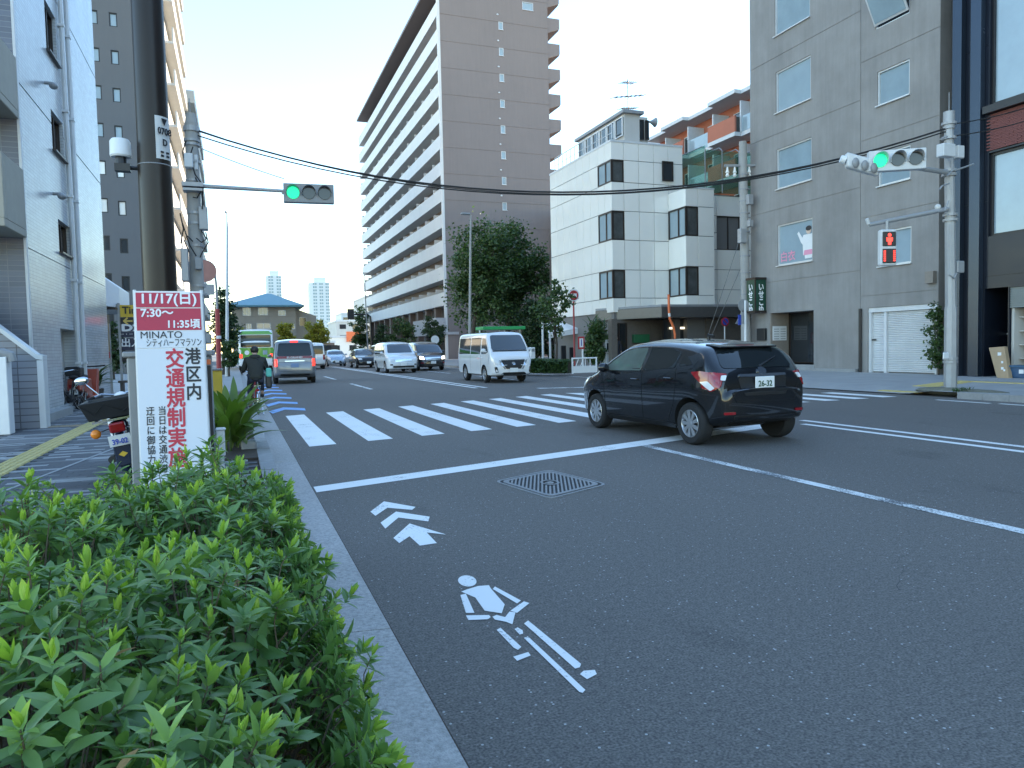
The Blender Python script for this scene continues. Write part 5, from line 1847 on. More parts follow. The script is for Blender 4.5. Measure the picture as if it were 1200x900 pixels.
# ---------------------------------------------------------------- black hatchback
M['front_glass'] = mat('green_tinted_glass', (.085, .115, .105), .03, var=.3, scale=3, spec=.8)
HB = dict(front_tint='front_glass', L=3.885, W=1.695, paint=PAINT['black'], axles=(1.16, -1.35), wr=.292, spokes=9,
          prof=[(-1.87, .78), (-1.855, .92), (-1.79, 1.03), (-1.56, 1.27), (-1.44, 1.345), (-1.1, 1.395), (-.55, 1.428), (.05, 1.430), (.45, 1.37), (1.08, 1.03), (1.16, .99), (1.5, .90), (1.78, .78), (1.94, .58)],
          bot=[(-1.94, .36), (-1.6, .24), (-1.3, .19), (1.4, .18), (1.94, .24)],
          belt=[(-1.94, 1.03), (-1.0, 1.04), (1.0, .93), (1.94, .86)], tumble=.31, rtop=.15, plan=(.21, .29), planlen=(.65, .9),
          side_windows=[('front_window', [(.92, .98), (.44, 1.27), (.22, 1.325), (-.16, 1.34), (-.20, .995)]),
                        ('rear_window', [(-.28, 1.0), (-.25, 1.34), (-.80, 1.325), (-1.04, 1.265), (-1.02, 1.05)]),
                        ('quarter_window', [(-1.10, 1.07), (-1.12, 1.23), (-1.24, 1.19), (-1.40, 1.10)])],
          patches=[('rear_window', 'rear', [(-.62, 1.045), (.62, 1.045), (.53, 1.30), (-.53, 1.30)], 'car_glass', dict(r=.08)),
                   ('windscreen', 'front', [(-.68, 1.06), (.68, 1.06), (.56, 1.33), (-.56, 1.33)], 'screen_glass', dict(r=.08)),
                   ('brake_light', 'rear', rect(-.16, .16, 1.318, 1.345), 'red_lens', dict(r=.01, off=.012)),
                   ('chrome_strip', 'rear', rect(-.40, .40, .928, .962), 'chrome', dict(r=.012, off=.018)),
                   ('plate_recess', 'rear', [(-.36, .68), (.36, .68), (.42, .925), (-.42, .925)], 'trim_black', dict(off=.003)),
                   ('bumper_trim', 'rear', rect(-.55, .55, .30, .42), 'trim_black', dict(off=.008)),
                   ('grille', 'front', [(-.42, .30), (.42, .30), (.34, .48), (-.34, .48)], 'trim_black', dict(off=.006)),
                   ('emblem', 'rear', [(.07 * math.cos(a * .4189), 1.0 + .05 * math.sin(a * .4189)) for a in range(15)], 'chrome', dict(r=0, off=.02, step=.02))],
          pairs=[('tail_light', 'side', [(-1.40, 1.0), (-1.56, 1.015), (-1.82, .985), (-1.86, .80), (-1.74, .74)], 'red_lens', dict(off=.012, r=.03)),
                 ('tail_light', 'rear', [(.68, .96), (.72, 1.0), (.80, .99), (.82, .78), (.76, .76)], 'red_lens', dict(off=.014, r=.03)),
                 ('reversing_lens', 'rear', [(.60, .955), (.67, .955), (.70, .895), (.64, .885)], 'clear_lens', dict(off=.014, r=.015)),
                 ('reversing_lens', 'side', [(-1.58, .87), (-1.70, .885), (-1.80, .79), (-1.74, .755)], 'clear_lens', dict(off=.016, r=.02)),
                 ('reflector', 'rear', rect(.52, .68, .44, .475), 'red_lens', dict(off=.01, r=.01)),
                 ('headlight', 'side', [(1.30, .86), (1.62, .84), (1.88, .66), (1.80, .60), (1.60, .68)], 'clear_lens', dict(off=.012, r=.03)),
                 ('headlight', 'front', [(.48, .60), (.72, .64), (.70, .80), (.56, .76)], 'clear_lens', dict(off=.012, r=.03)),
                 ('sill', 'side', rect(-.98, .80, .20, .27), 'trim_black', dict(off=.008, r=.01)),
                 ('pillar_trim', 'side', [(-.205, 1.0), (-.275, 1.0), (-.245, 1.34), (-.165, 1.34)], 'trim_black', dict(off=.003, r=.0))],
          seams=[[(.98, .98), (.86, .75), (.84, .30), (-.20, .28)], [(-.23, 1.0), (-.22, .28)], [(-.22, .28), (-.85, .30), (-1.0, .56), (-1.06, .80), (-1.06, 1.05)], [(1.16, .93), (1.52, .80)]],
          rear_seams=[[(-.70, 1.0), (-.56, .70), (-.50, .60), (.50, .60), (.56, .70), (.70, 1.0)]],
          handles=[(-.05, .86), (-.90, .90)], mirror=(.72, .98), plates=[('rear', .845, .33, .165, '26-32', 'plate')])
HBy = R(90) + R(3.5)
hb, hbv, hbb = car(HB, (6.52, 9.93, 0), HBy, 'glossy black hatchback seen from its rear corner by the stop line', 'car', 'parked_car')
hb.name = 'black_hatchback'
q = MB(); q.tube([(-1.79, .0, 1.06), (-1.79, -.06, 1.09), (-1.71, -.36, 1.19)], [.02, .012, .008], 6); q.build('rear_wiper', M['trim_black'], hb)
q = MB(); q.lathe([(.03, 1.45), (.025, 1.49), (.012, 1.495)], (-.75, 0, 0), n=10); q.obox((-.8, 0, 1.495), (.06, 0, .01), (0, .02, 0), (0, 0, .018)); q.build('aerial', M['trim_black'], hb)
q = MB(); q.prism([(-1.32, -.52, 1.355), (-1.60, -.50, 1.315), (-1.60, .50, 1.315), (-1.32, .52, 1.355)], (0, 0, .022)); q.build('spoiler', PAINT['black'], hb, bevel=.008)

# ---------------------------------------------------------------- boxy vans
VAN = dict(L=4.70, W=1.70, paint=PAINT['white'], axles=(1.28, -1.275), wr=.325, spokes=6,
           prof=[(-2.35, 1.0), (-2.345, 1.5), (-2.31, 1.82), (-2.22, 1.94), (-1.9, 1.985), (0, 1.99), (1.15, 1.97), (1.48, 1.88), (2.02, 1.22), (2.14, 1.10), (2.29, .98), (2.35, .72)],
           bot=[(-2.35, .40), (-2.0, .28), (2.0, .26), (2.35, .32)], belt=[(-2.35, 1.12), (2.35, 1.10)], tumble=.12, rtop=.12, plan=(.05, .17), planlen=(.3, .55),
           side_windows=[('front_window', [(1.80, 1.20), (1.36, 1.74), (.98, 1.76), (.98, 1.14), (1.5, 1.14)]),
                         ('slide_window', rect(-.42, .84, 1.13, 1.78)), ('rear_side_window', rect(-2.10, -.52, 1.13, 1.78))],
           patches=[('windscreen', 'front', [(-.74, 1.27), (.74, 1.27), (.64, 1.86), (-.64, 1.86)], 'screen_glass', dict(r=.1)),
                    ('rear_window', 'rear', rect(-.68, .68, 1.15, 1.78), 'car_glass', dict(r=.08)),
                    ('cowl', 'front', [(-.70, 1.215), (.70, 1.215), (.72, 1.265), (-.72, 1.265)], 'trim_black', dict(r=.01)),
                    ('grille', 'front', [(-.50, .88), (.50, .88), (.30, .545), (-.30, .545)], 'trim_black', dict(off=.012, r=.03)),
                    ('lower_grille', 'front', [(-.52, .33), (.52, .33), (.44, .42), (-.44, .42)], 'trim_black', dict(off=.008)),
                    ('emblem', 'front', [(.075 * math.cos(a * .4189), .75 + .06 * math.sin(a * .4189)) for a in range(15)], 'chrome', dict(r=0, off=.03, step=.02)),
                    ('chrome_strip', 'front', rect(-.48, .48, .885, .905), 'chrome', dict(off=.016, r=.004))],
           pairs=[('headlight', 'front', [(.52, .92), (.74, .95), (.78, .74), (.60, .70)], 'clear_lens', dict(off=.014, r=.03)),
                  ('headlight', 'side', [(2.0, .94), (2.28, .92), (2.33, .72), (2.12, .74)], 'clear_lens', dict(off=.012, r=.03)),
                  ('chrome_blade', 'front', [(.52, .885), (.585, .885), (.39, .545), (.32, .545)], 'chrome', dict(off=.022, r=.01)),
                  ('fog_lamp', 'front', [(.62, .42), (.70, .40), (.74, .62), (.66, .64)], 'trim_black', dict(off=.010, r=.02)),
                  ('tail_light', 'rear', rect(.66, .80, .72, 1.12), 'red_lens', dict(off=.012, r=.02))],
           seams=[[(.90, 1.12), (.90, .32)], [(-.47, 1.12), (-.47, .30), (.86, .30)], [(-2.2, 1.0), (.85, 1.0)], [(1.92, 1.1), (1.85, .72)]],
           handles=[(1.02, .98), (.70, .98)], mirror=(1.62, 1.22), plates=[('front', .50, .33, .165, '', 'plate')])
vb, _, _ = car(VAN, (9.95, 28.75, 0), R(-90), 'white high-roofed van with a black V grille coming towards the crosswalk', 'van', 'white_van')

ELG = dict(L=4.80, W=1.80, paint=PAINT['silver'], axles=(1.45, -1.45), wr=.335, spokes=7,
           prof=[(-2.40, .95), (-2.385, 1.12), (-2.24, 1.72), (-2.12, 1.84), (-1.6, 1.90), (-.2, 1.92), (.45, 1.86), (.85, 1.72), (1.52, 1.14), (1.75, 1.06), (2.15, .96), (2.36, .80), (2.40, .62)],
           bot=[(-2.40, .40), (-2.0, .26), (2.0, .24), (2.40, .28)], belt=[(-2.40, 1.12), (2.40, 1.04)], tumble=.15, rtop=.13, plan=(.10, .20), planlen=(.4, .6),
           side_windows=[('front_window', [(1.25, 1.14), (.72, 1.68), (.32, 1.74), (.32, 1.12)]), ('slide_window', rect(-.95, .24, 1.13, 1.74)), ('rear_side_window', [(-1.03, 1.13), (-2.12, 1.13), (-1.98, 1.72), (-1.03, 1.74)])],
           patches=[('rear_window', 'rear', [(-.72, 1.20), (.72, 1.20), (.64, 1.76), (-.64, 1.76)], 'car_glass', dict(r=.09)),
                    ('red_band', 'rear', rect(-.74, .74, 1.09, 1.195), 'red_lens', dict(off=.010, r=.01)),
                    ('chrome_strip', 'rear', rect(-.40, .40, .97, 1.0), 'chrome', dict(off=.016, r=.01)),
                    ('brake_light', 'rear', rect(-.16, .16, 1.79, 1.845), 'red_glow', dict(off=.02, r=.015)),
                    ('windscreen', 'front', [(-.72, 1.20), (.72, 1.20), (.62, 1.72), (-.62, 1.72)], 'screen_glass', dict(r=.08)),
                    ('bumper_trim', 'rear', rect(-.6, .6, .36, .44), 'trim_black', dict(off=.008, r=.01))],
           pairs=[('tail_light', 'rear', rect(.72, .83, .76, 1.08), 'red_glow', dict(off=.014, r=.03)),
                  ('tail_light', 'side', rect(-2.36, -2.26, .78, 1.07), 'red_lens', dict(off=.012, r=.03)),
                  ('headlight', 'front', rect(.5, .8, .70, .88), 'clear_lens', dict(off=.012, r=.03))],
           seams=[[(.28, 1.12), (.28, .30)], [(-1.0, 1.12), (-1.0, .30), (.28, .29)]], rear_seams=[[(-.66, 1.08), (-.66, .56), (.66, .56), (.66, 1.08)]],
           handles=[(.45, .98), (-.85, .98)], mirror=(1.05, 1.16), plates=[('rear', .80, .33, .165, '', 'blue_plate')])
M['blue_plate'] = mat('blue_tinted_plate', (.20, .30, .50), .4, var=.02)
eb, _, _ = car(ELG, (2.42, 35.15, 0), R(90) - R(2), 'silver minivan braking with red tail lamps behind the cyclist', 'minivan', 'silver_minivan')
text('lettering', 'ELGRAND', .095, M['letter_white'], eb, (-2.425, 0, 1.14), (R(90), 0, R(-90)), bold=.003, align='CENTER', squeeze=1.5)

MINI = dict(L=4.85, W=1.85, paint=PAINT['pearl'], axles=(1.47, -1.45), wr=.34, spokes=10,
            prof=[(-2.42, .95), (-2.40, 1.15), (-2.26, 1.66), (-2.12, 1.76), (-1.6, 1.80), (-.2, 1.82), (.5, 1.77), (.95, 1.62), (1.60, 1.14), (1.80, 1.07), (2.2, .95), (2.38, .82), (2.42, .62)],
            bot=[(-2.42, .40), (-2.0, .24), (2.0, .22), (2.42, .26)], belt=[(-2.42, 1.10), (2.42, 1.02)], tumble=.15, rtop=.13, plan=(.10, .20), planlen=(.4, .6),
            side_windows=[('front_window', [(1.32, 1.13), (.78, 1.60), (.35, 1.66), (.35, 1.10)]), ('slide_window', rect(-.95, .28, 1.11, 1.66)), ('rear_side_window', [(-1.03, 1.11), (-2.12, 1.12), (-1.98, 1.62), (-1.03, 1.66)])],
            patches=[('windscreen', 'front', [(-.74, 1.18), (.74, 1.18), (.64, 1.70), (-.64, 1.70)], 'screen_glass', dict(r=.08)),
                     ('grille', 'front', [(-.46, .66), (.46, .66), (.52, .86), (-.52, .86)], 'chrome', dict(off=.014, r=.03)),
                     ('lower_grille', 'front', rect(-.62, .62, .32, .44), 'trim_black', dict(off=.008)),
                     ('rear_window', 'rear', rect(-.70, .70, 1.14, 1.66), 'car_glass', dict(r=.08))],
            pairs=[('headlight', 'front', [(.54, .68), (.82, .74), (.80, .92), (.58, .88)], 'clear_lens', dict(off=.014, r=.03)),
                   ('fog_lamp', 'front', rect(.62, .76, .46, .54), 'trim_black', dict(off=.010, r=.02)),
                   ('tail_light', 'rear', rect(.68, .84, .80, 1.08), 'red_lens', dict(off=.012, r=.02))],
            seams=[[(.31, 1.10), (.31, .30)], [(-.99, 1.10), (-.99, .30), (.31, .28)]], handles=[(.5, .96), (-.85, .96)], mirror=(1.15, 1.15),
            plates=[('front', .52, .33, .165, '', 'plate')])
car(MINI, (9.02, 44.3, 0), R(-90), 'pearl white minivan with a wide chrome grille queueing beside the dark taxi', 'minivan', 'white_minivan')
TAXI = dict(MINI); TAXI.update(paint=PAINT['navy'], L=4.75, W=1.80, tint='car_glass', pairs=[
    ('headlight', 'front', [(.54, .70), (.82, .74), (.80, .92), (.58, .88)], 'lamp_lit', dict(off=.016, r=.03)),
    ('tail_light', 'rear', rect(.68, .84, .80, 1.08), 'red_lens', dict(off=.012, r=.02)),
    ('fog_lamp', 'front', rect(.62, .76, .46, .54), 'red_lens', dict(off=.010, r=.02))])
tx, _, _ = car(TAXI, (11.55, 47.3, 0), R(-90), 'black taxi-like minivan with both headlamps lit in the outer lane', 'minivan', 'black_minivan')
SED = dict(L=4.6, W=1.80, paint=PAINT['black'], axles=(1.42, -1.36), wr=.32, spokes=10,
           prof=[(-2.30, .90), (-2.26, 1.02), (-1.9, 1.06), (-1.05, 1.36), (-.7, 1.43), (-.1, 1.46), (.4, 1.40), (1.10, 1.02), (1.3, .97), (2.0, .84), (2.24, .72), (2.30, .56)],
           belt=[(-2.3, .98), (2.3, .88)], tumble=.22, rtop=.12, plan=(.16, .22), planlen=(.5, .7),
           side_windows=[('front_window', [(.95, .94), (.42, 1.30), (-.10, 1.36), (-.12, .95)]), ('rear_window', [(-.2, .96), (-.18, 1.36), (-.7, 1.34), (-1.3, 1.06), (-1.2, .97)])],
           patches=[('windscreen', 'front', [(-.68, 1.03), (.68, 1.03), (.54, 1.36), (-.54, 1.36)], 'screen_glass', dict(r=.06)),
                    ('grille', 'front', [(-.46, .48), (.46, .48), (.40, .68), (-.40, .68)], 'trim_black', dict(off=.010)),
                    ('rear_window', 'rear', [(-.60, 1.10), (.60, 1.10), (.5, 1.34), (-.5, 1.34)], 'car_glass', dict(r=.06))],
           pairs=[('headlight', 'front', [(.48, .66), (.76, .66), (.78, .76), (.52, .74)], 'clear_lens', dict(off=.012, r=.02)),
                  ('tail_light', 'rear', rect(.5, .78, .78, .92), 'red_lens', dict(off=.012, r=.02))],
           seams=[[(-.16, .95), (-.16, .28)]], handles=[(.0, .84), (-1.0, .86)], mirror=(.82, .95), plates=[('front', .44, .33, .165, '', 'plate')])
car(SED, (9.45, 58.6, 0), R(-90), 'black low saloon with a white number plate waiting behind the pearl minivan', 'car', 'black_saloon')
NOTE = dict(HB); NOTE.update(paint=PAINT['blue'], L=3.9, plates=[('front', .42, .33, .165, '', 'plate')])
car(NOTE, (8.25, 67.5, 0), R(-90), 'ice-blue small car facing the camera between white van and black saloon', 'car', 'blue_hatchback')
V2 = dict(VAN); V2.update(plates=[('rear', .72, .33, .165, '', 'plate')])
car(V2, (5.6, 59.5, 0), R(90) - R(3), 'white van seen from behind past the silver minivan', 'van', 'white_van')
MM = dict(MINI); MM.update(paint=PAINT['white'])
car(MM, (12.2, 64.5, 0), R(-90), 'distant white van partly hidden behind the black saloon', 'van', 'far_van')

# ---------------------------------------------------------------- green city bus
BUS = dict(L=10.4, W=2.46, paint=PAINT['white'], axles=(3.0, -2.4), wr=.48, spokes=8,
           prof=[(-5.2, 2.2), (-5.19, 2.75), (-5.05, 2.95), (-4.6, 3.0), (4.6, 3.0), (5.05, 2.93), (5.2, 2.6)], bot=[(-5.2, .42), (5.2, .36)],
           belt=[(-5.2, 1.5), (5.2, 1.5)], tumble=.04, rtop=.16, plan=(.04, .05), planlen=(.3, .3),
           side_windows=[('side_window', rect(-4.7 + 1.55 * i, -3.25 + 1.55 * i, 1.35, 2.5)) for i in range(6)],
           patches=[('rear_window', 'rear', rect(-1.02, 1.02, 1.75, 2.62), 'car_glass', dict(r=.1, step=.2)),
                    ('green_panel', 'rear', rect(-1.16, 1.16, .95, 1.72), M['bus_green'], dict(off=.010, r=.04, step=.2)),
                    ('roof_band', 'rear', rect(-1.12, 1.12, 2.66, 2.90), M['bus_green'], dict(off=.010, r=.05, step=.2)),
                    ('emblem', 'rear', [(.62 + .16 * math.cos(a * .4189), 1.38 + .16 * math.sin(a * .4189)) for a in range(15)], 'white_paint', dict(r=0, off=.02)),
                    ('advert', 'rear', rect(-.75, -.45, 1.22, 1.52), 'pale_glass', dict(r=.02, off=.018)),
                    ('windscreen', 'front', rect(-1.1, 1.1, 1.1, 2.6), 'screen_glass', dict(r=.1, step=.2))],
           pairs=[('tail_light', 'rear', rect(.92, 1.12, 1.0, 1.28), 'red_glow', dict(off=.02, r=.08)),
                  ('side_stripe', 'side', rect(-5.05, 5.0, .62, 1.28), M['bus_green'], dict(off=.008, step=.3)),
                  ('lower_panel', 'rear', rect(.1, 1.15, .48, .90), 'white_paint', dict(off=.008))],
           plates=[('rear', .72, .4, .2, '', 'plate')])
car(BUS, (1.42, 60.5, 0), R(90) - R(1), 'green and white city bus seen from behind at the kerb', 'bus', 'city_bus')
# ================================================================ STREET FURNITURE
def signal_head(t, c, face, up=EZ, lit=0, n=3, r=.15, m='grey_metal'):
    """Horizontal three-lamp head centred at c, looking along 'face'."""
    c, face = Vector(c), Vector(face).normalized()
    side = face.cross(EZ).normalized() * -1        # to the viewer's right when looking at the face
    side = EZ.cross(face).normalized()
    w = r * 2 * 1.16
    q = wmb(t)
    q.obox(c - face * .10, side * (w * n / 2 + .04), face * .10, EZ * (r + .07))
    for k in range(n):
        p = c + side * (w * (k - (n - 1) / 2))
        q.obox(p - face * .215 - EZ * .02, side * (w / 2 - .02), face * .015, EZ * (r + .02))
    q.build('housing', M[m], t, bevel=.03, seg=2)
    for k in range(n):
        p = c + side * (w * (k - (n - 1) / 2))
        q = wmb(t); q.cyl(p + face * .002, p + face * .03, r * .93, r * .9, 20); q.build('lens', M['green_glow'] if k == lit else M['lens_off'], t)
        q = wmb(t)                                  # visor: open half tube
        vs, fs = [], []
        for i in range(15):
            a = math.pi * (-.12 + 1.24 * i / 14)
            d = side * math.cos(a) + EZ * math.sin(a)
            L = .22 * (.35 + .65 * max(0, math.sin(a)))
            vs += [p + d * r * 1.03, p + d * r * 1.03 + face * L, p + d * r * 1.0, p + d * r * 1.0 + face * L]
        for i in range(14):
            a = i * 4
            fs += [(a, a + 4, a + 5, a + 1), (a + 2, a + 3, a + 7, a + 6), (a + 1, a + 5, a + 7, a + 3)]
        q.add(vs, fs); q.build('visor', M[m], t, smooth=True)


def hang(p0, p1, sag, n=24):
    p0, p1 = Vector(p0), Vector(p1)
    return [p0.lerp(p1, i / n) - EZ * (4 * sag * (i / n) * (1 - i / n)) for i in range(n + 1)]


# ---- big dark brown pole with its number plate
PX, PY = -.675, 8.0
t = thing('brown_pole', (PX, PY, SW), 'thick glossy dark brown pole carrying a number plate behind the marathon notice', 'pole')
q = wmb(t); q.cyl((PX, PY, SW), (PX, PY, 3.40), .160, .150, 40); q.cyl((PX, PY, 3.40), (PX, PY, 9.5), .146, .128, 40); q.build('shaft', M['pole_brown'], t, smooth=True)
q = wmb(t); q.cyl((PX, PY, SW), (PX, PY, SW + .02), .26, .26, 24); q.build('base_plate', M['pole_brown'], t)
pa = on_y(190, 160, 7.85)
ang = R(-33)
q = wmb(t)
vs, fs = [], []
for i in range(9):
    a = R(-90) + R(12) + R(62) * i / 8
    for z in (on_y(190, 187, 7.9).z, on_y(190, 137, 7.9).z):
        vs.append((PX + .153 * math.cos(a), PY + .153 * math.sin(a), z))
for i in range(8):
    fs.append((i * 2, i * 2 + 2, i * 2 + 3, i * 2 + 1))
q.add(vs, fs); pl = q.build('number_plate', M['pale_metal'], t, smooth=True)
a = R(-90) + R(43)
pn = Vector((math.cos(a), math.sin(a), 0))
zc = on_y(190, 162, 7.9).z
rz = a + R(90)
for txt, dz, s_ in (('▼', .145, .075), ('0708', .055, .088), ('D', -.05, .085)):
    b0 = pn * .163
    text('lettering', txt, s_, M['letter_black'], pl, (b0.x, b0.y, zc + dz - SW), (R(90), 0, rz), bold=.002, align='CENTER', squeeze=.85)
q = MB()
for dx, dz in ((-.03, -.14), (.03, -.14), (-.03, -.175), (.03, -.175)):
    q.obox(pn * .1575 + Vector((-pn.y, pn.x, 0)) * dx + Vector((0, 0, zc + dz - SW)), Vector((-pn.y, pn.x, 0)) * .016, pn * .002, (0, 0, .009))
q.build('small_print', M['letter_black'], pl)
q = wmb(t); q.tube([(PX + .0 + .149 * math.cos(2 * math.pi * i / 24), PY + .149 * math.sin(2 * math.pi * i / 24), zc - .25) for i in range(24)], .006, 5, closed=True); q.build('band', M['grey_metal'], t)
# white dome camera on a short bracket
cd = on_y(141, 174, 8.0)
t = thing('dome_camera', cd, 'white dome camera on a short black bracket near the brown pole top', 'camera')
q = wmb(t); q.lathe([(.085, -.085), (.095, -.07), (.092, .06), (.075, .085), (.001, .09)], cd, n=20); q.build('dome', M['white_plastic'], t, smooth=True)
q = wmb(t); b0 = on_y(142, 190, 8.0)
q.cyl(cd - EZ * .085, b0 - EZ * .02, .05, .055, 14); q.box(b0.x - .055, b0.x + .08, 7.95, 8.05, b0.z - .09, b0.z - .02); q.tube([(b0.x + .06, 8, b0.z - .05), (PX - .14, 8, b0.z - .05)], .02, 8); q.build('bracket', M['black_paint'], t)

# ---- roadside cabinet with notice board
cx0, cx1 = on_y(151, 480, 7.12).x, on_y(249, 480, 7.12).x
zt = on_y(200, 411, 7.12).z
t = thing('utility_cabinet', ((cx0 + cx1) / 2, 7.3, SW), 'grey roadside utility cabinet behind the marathon notice', 'cabinet')
q = wmb(t); q.box(cx0, cx1, 7.12, 7.62, SW + .08, zt - .05); q.build('body', M['grey_metal'], t, bevel=.012)
q = wmb(t); q.box(cx0 - .03, cx1 + .03, 7.09, 7.65, zt - .05, zt); q.build('lid', M['grey_metal'], t, bevel=.01)
q = wmb(t); q.box(cx0 - .02, cx1 + .02, 7.10, 7.64, SW - .02, SW + .08); q.build('base', M['concrete'], t)
q = wmb(t); q.box(cx0 + .085, cx0 + .092, 7.112, 7.12, SW + .1, zt - .06); q.box(cx0 + .60, cx0 + .607, 7.112, 7.12, SW + .1, zt - .06); q.build('door_gap', M['black_paint'], t)
q = wmb(t); q.box(cx1 - .10, cx1 + .003, 7.11, 7.119, zt - .13, zt - .085); q.build('orange_stripe', M['orange'], t)
q = wmb(t); q.box(cx1 - .10, cx1 + .002, 7.114, 7.119, SW + .1, zt - .14); q.build('dark_side_panel', M['dark_plastic'], t)

tl, tr_ = on_y(159.5, 338.5, 7.02), on_y(233.5, 345, 7.02)
bl_, br_ = on_y(166.5, 570, 6.74), on_y(247.5, 570, 6.74)
bl_.z = br_.z = (bl_.z + br_.z) / 2
org = bl_
Ux = (br_ - bl_); WB = Ux.length; Ux.normalize()
Vx = ((tl - bl_) + (tr_ - br_)) / 2; HBd = Vx.length; Vx.normalize()
Nx = Ux.cross(Vx).normalized()                 # towards the viewer (-Y)
t = thing('marathon_notice', (org.x, org.y, SW), 'tall white and red marathon road closure notice leaning on the cabinet', 'notice board')
Rm = Matrix((Ux, Vx, Nx)).transposed()
rot_e = Rm.to_euler()


def nb_panel(name, x0, x1, y0, y1, m, d0=.004, d1=.010):
    q = wmb(t)
    q.add([org + Ux * x + Vx * y + Nx * d for d in (d0, d1) for y in (y0, y1) for x in (x0, x1)], [(0, 2, 3, 1), (4, 5, 7, 6), (0, 1, 5, 4), (2, 6, 7, 3), (0, 4, 6, 2), (1, 3, 7, 5)])
    return q.build(name, M[m] if isinstance(m, str) else m, t)


def nb_text(body, x, y, size, m, **k):
    p = org + Ux * x + Vx * y + Nx * .012 - t.location
    return text('lettering', body, size, M[m], t, p, rot_e, **k)


fy = lambda py: HBd * (571 - py) / (571 - 341.5)
notice = mat('notice_sheet', (.66, .68, .72), .5, var=.03, scale=2)
notice_red = mat('notice_red', (.46, .03, .065), .5, var=.05, scale=2)
nb_panel('board', -.004, WB + .004, 0, HBd + .004, 'white_paint', -.012, .003)
nb_panel('date_panel', .012, WB - .012, fy(360.5), fy(341.5) - .012, notice_red)
nb_panel('time_panel', .012, WB - .012, fy(388), fy(362), notice_red)
nb_panel('title_panel', .004, WB - .004, fy(409), fy(388.8), notice)
nb_panel('message_panel', .004, WB - .004, 0, fy(410), notice)
nb_text('11/17(日)', WB * .5, fy(351), .118, 'letter_white', bold=.003, align='CENTER', squeeze=.98)
nb_text('7:30〜', WB * .08, fy(368), .095, 'letter_white', bold=.0025)
nb_text('11:35頃', WB * .96, fy(381.5), .088, 'letter_white', bold=.0025, align='RIGHT', squeeze=.95)
nb_text('MINATO', WB * .06, fy(394), .085, 'letter_black', bold=.0)
nb_text('シティハーフマラソン', WB * .97, fy(403.5), .078, 'letter_black', bold=.0, align='RIGHT', squeeze=.56)
nb_text('港区内', WB * .825, fy(411), .150, 'letter_black', bold=.0035, vertical=True, squeeze=.86, lines=1.03)
nb_text('交通規制実施', WB * .555, fy(411.5), .176, 'letter_red', bold=.0045, vertical=True, squeeze=.85, lines=.965)
nb_text('当日は交通渋滞', WB * .335, fy(478), .080, 'letter_black', bold=.001, vertical=True, squeeze=.82, lines=1.02)
nb_text('迂回に御協力を', WB * .165, fy(478), .080, 'letter_black', bold=.001, vertical=True, squeeze=.82, lines=1.02)
q = wmb(t)
for x in (.0, WB):
    p0, p1 = org + Ux * x - Nx * .03, org + Ux * x + Vx * (HBd + .02) - Nx * .03
    p0 = p0 + (p0 - p1) * ((p0.z - SW) / (p1.z - p0.z) * 0 + .0)
    q.tube([p0 + Vector((0, 0, SW - p0.z)) * 1.0, p1], .014, 8)
q.build('frame_legs', M['pale_metal'], t)
# small pale junction box by the cabinet
p = on_y(248, 522, 7.35)
t = thing('junction_box', (cx1 + .12, 7.35, SW), 'small pale junction box on a post beside the utility cabinet', 'box')
q = wmb(t); q.cyl((cx1 + .05, 7.36, SW), (cx1 + .05, 7.36, .44), .028); q.build('post', M['pale_metal'], t)
q = wmb(t); q.box(cx1 + .012, cx1 + .09, 7.30, 7.42, .44, .68); q.box(cx1 + .008, cx1 + .10, 7.29, 7.43, .68, .70); q.build('box', M['pale_metal'], t, bevel=.012)
t = thing('kerb_block', (.26, 10.2, .15), 'whitish stone block at the foot of the broad-leaved clump', 'block')
pk = on_z(292, 537, .02)
q = wmb(t); q.box(pk.x - .09, pk.x + .10, pk.y - .08, pk.y + .16, .0, .25); q.build('stone', M['paver_light'], t, bevel=.02); t.location = (0, 0, 0)
t.children[0].location = (.26, 10.2, .15)

# ---- left utility pole with boxes, signal arm and head
LX, LY = -.87, 20.0
zt = on_y(224, 137, LY).z
t = thing('concrete_utility_pole', (LX, LY, SW), 'grey concrete utility pole crowded with boxes and cable loops by the near kerb', 'utility pole')
xo = lambda px, py: on_y(px, py, LY).x
q = wmb(t); q.cyl((LX, LY, SW), (xo(224, 150), LY, zt - .15), .175, .150, 18); q.cyl((xo(224, 150), LY, zt - .149), (xo(224, 150), LY, zt + .08), .14, .10, 18); q.build('shaft', M['pole_conc'], t, smooth=True)
q = wmb(t); q.cyl((xo(223, 140), LY, zt + .08), (xo(222, 125), LY, zt + .45), .012); q.build('rod', M['grey_metal'], t)


def pbox(nm, x0, x1, y0, y1, yc, m='grey_metal', d=.2):
    a, c = on_y(x0, y0, yc), on_y(x1, y1, yc)
    q = wmb(t); q.box(a.x, c.x, yc - d / 2, yc + d / 2, c.z, a.z); return q.build(nm, M[m], t, bevel=.015)


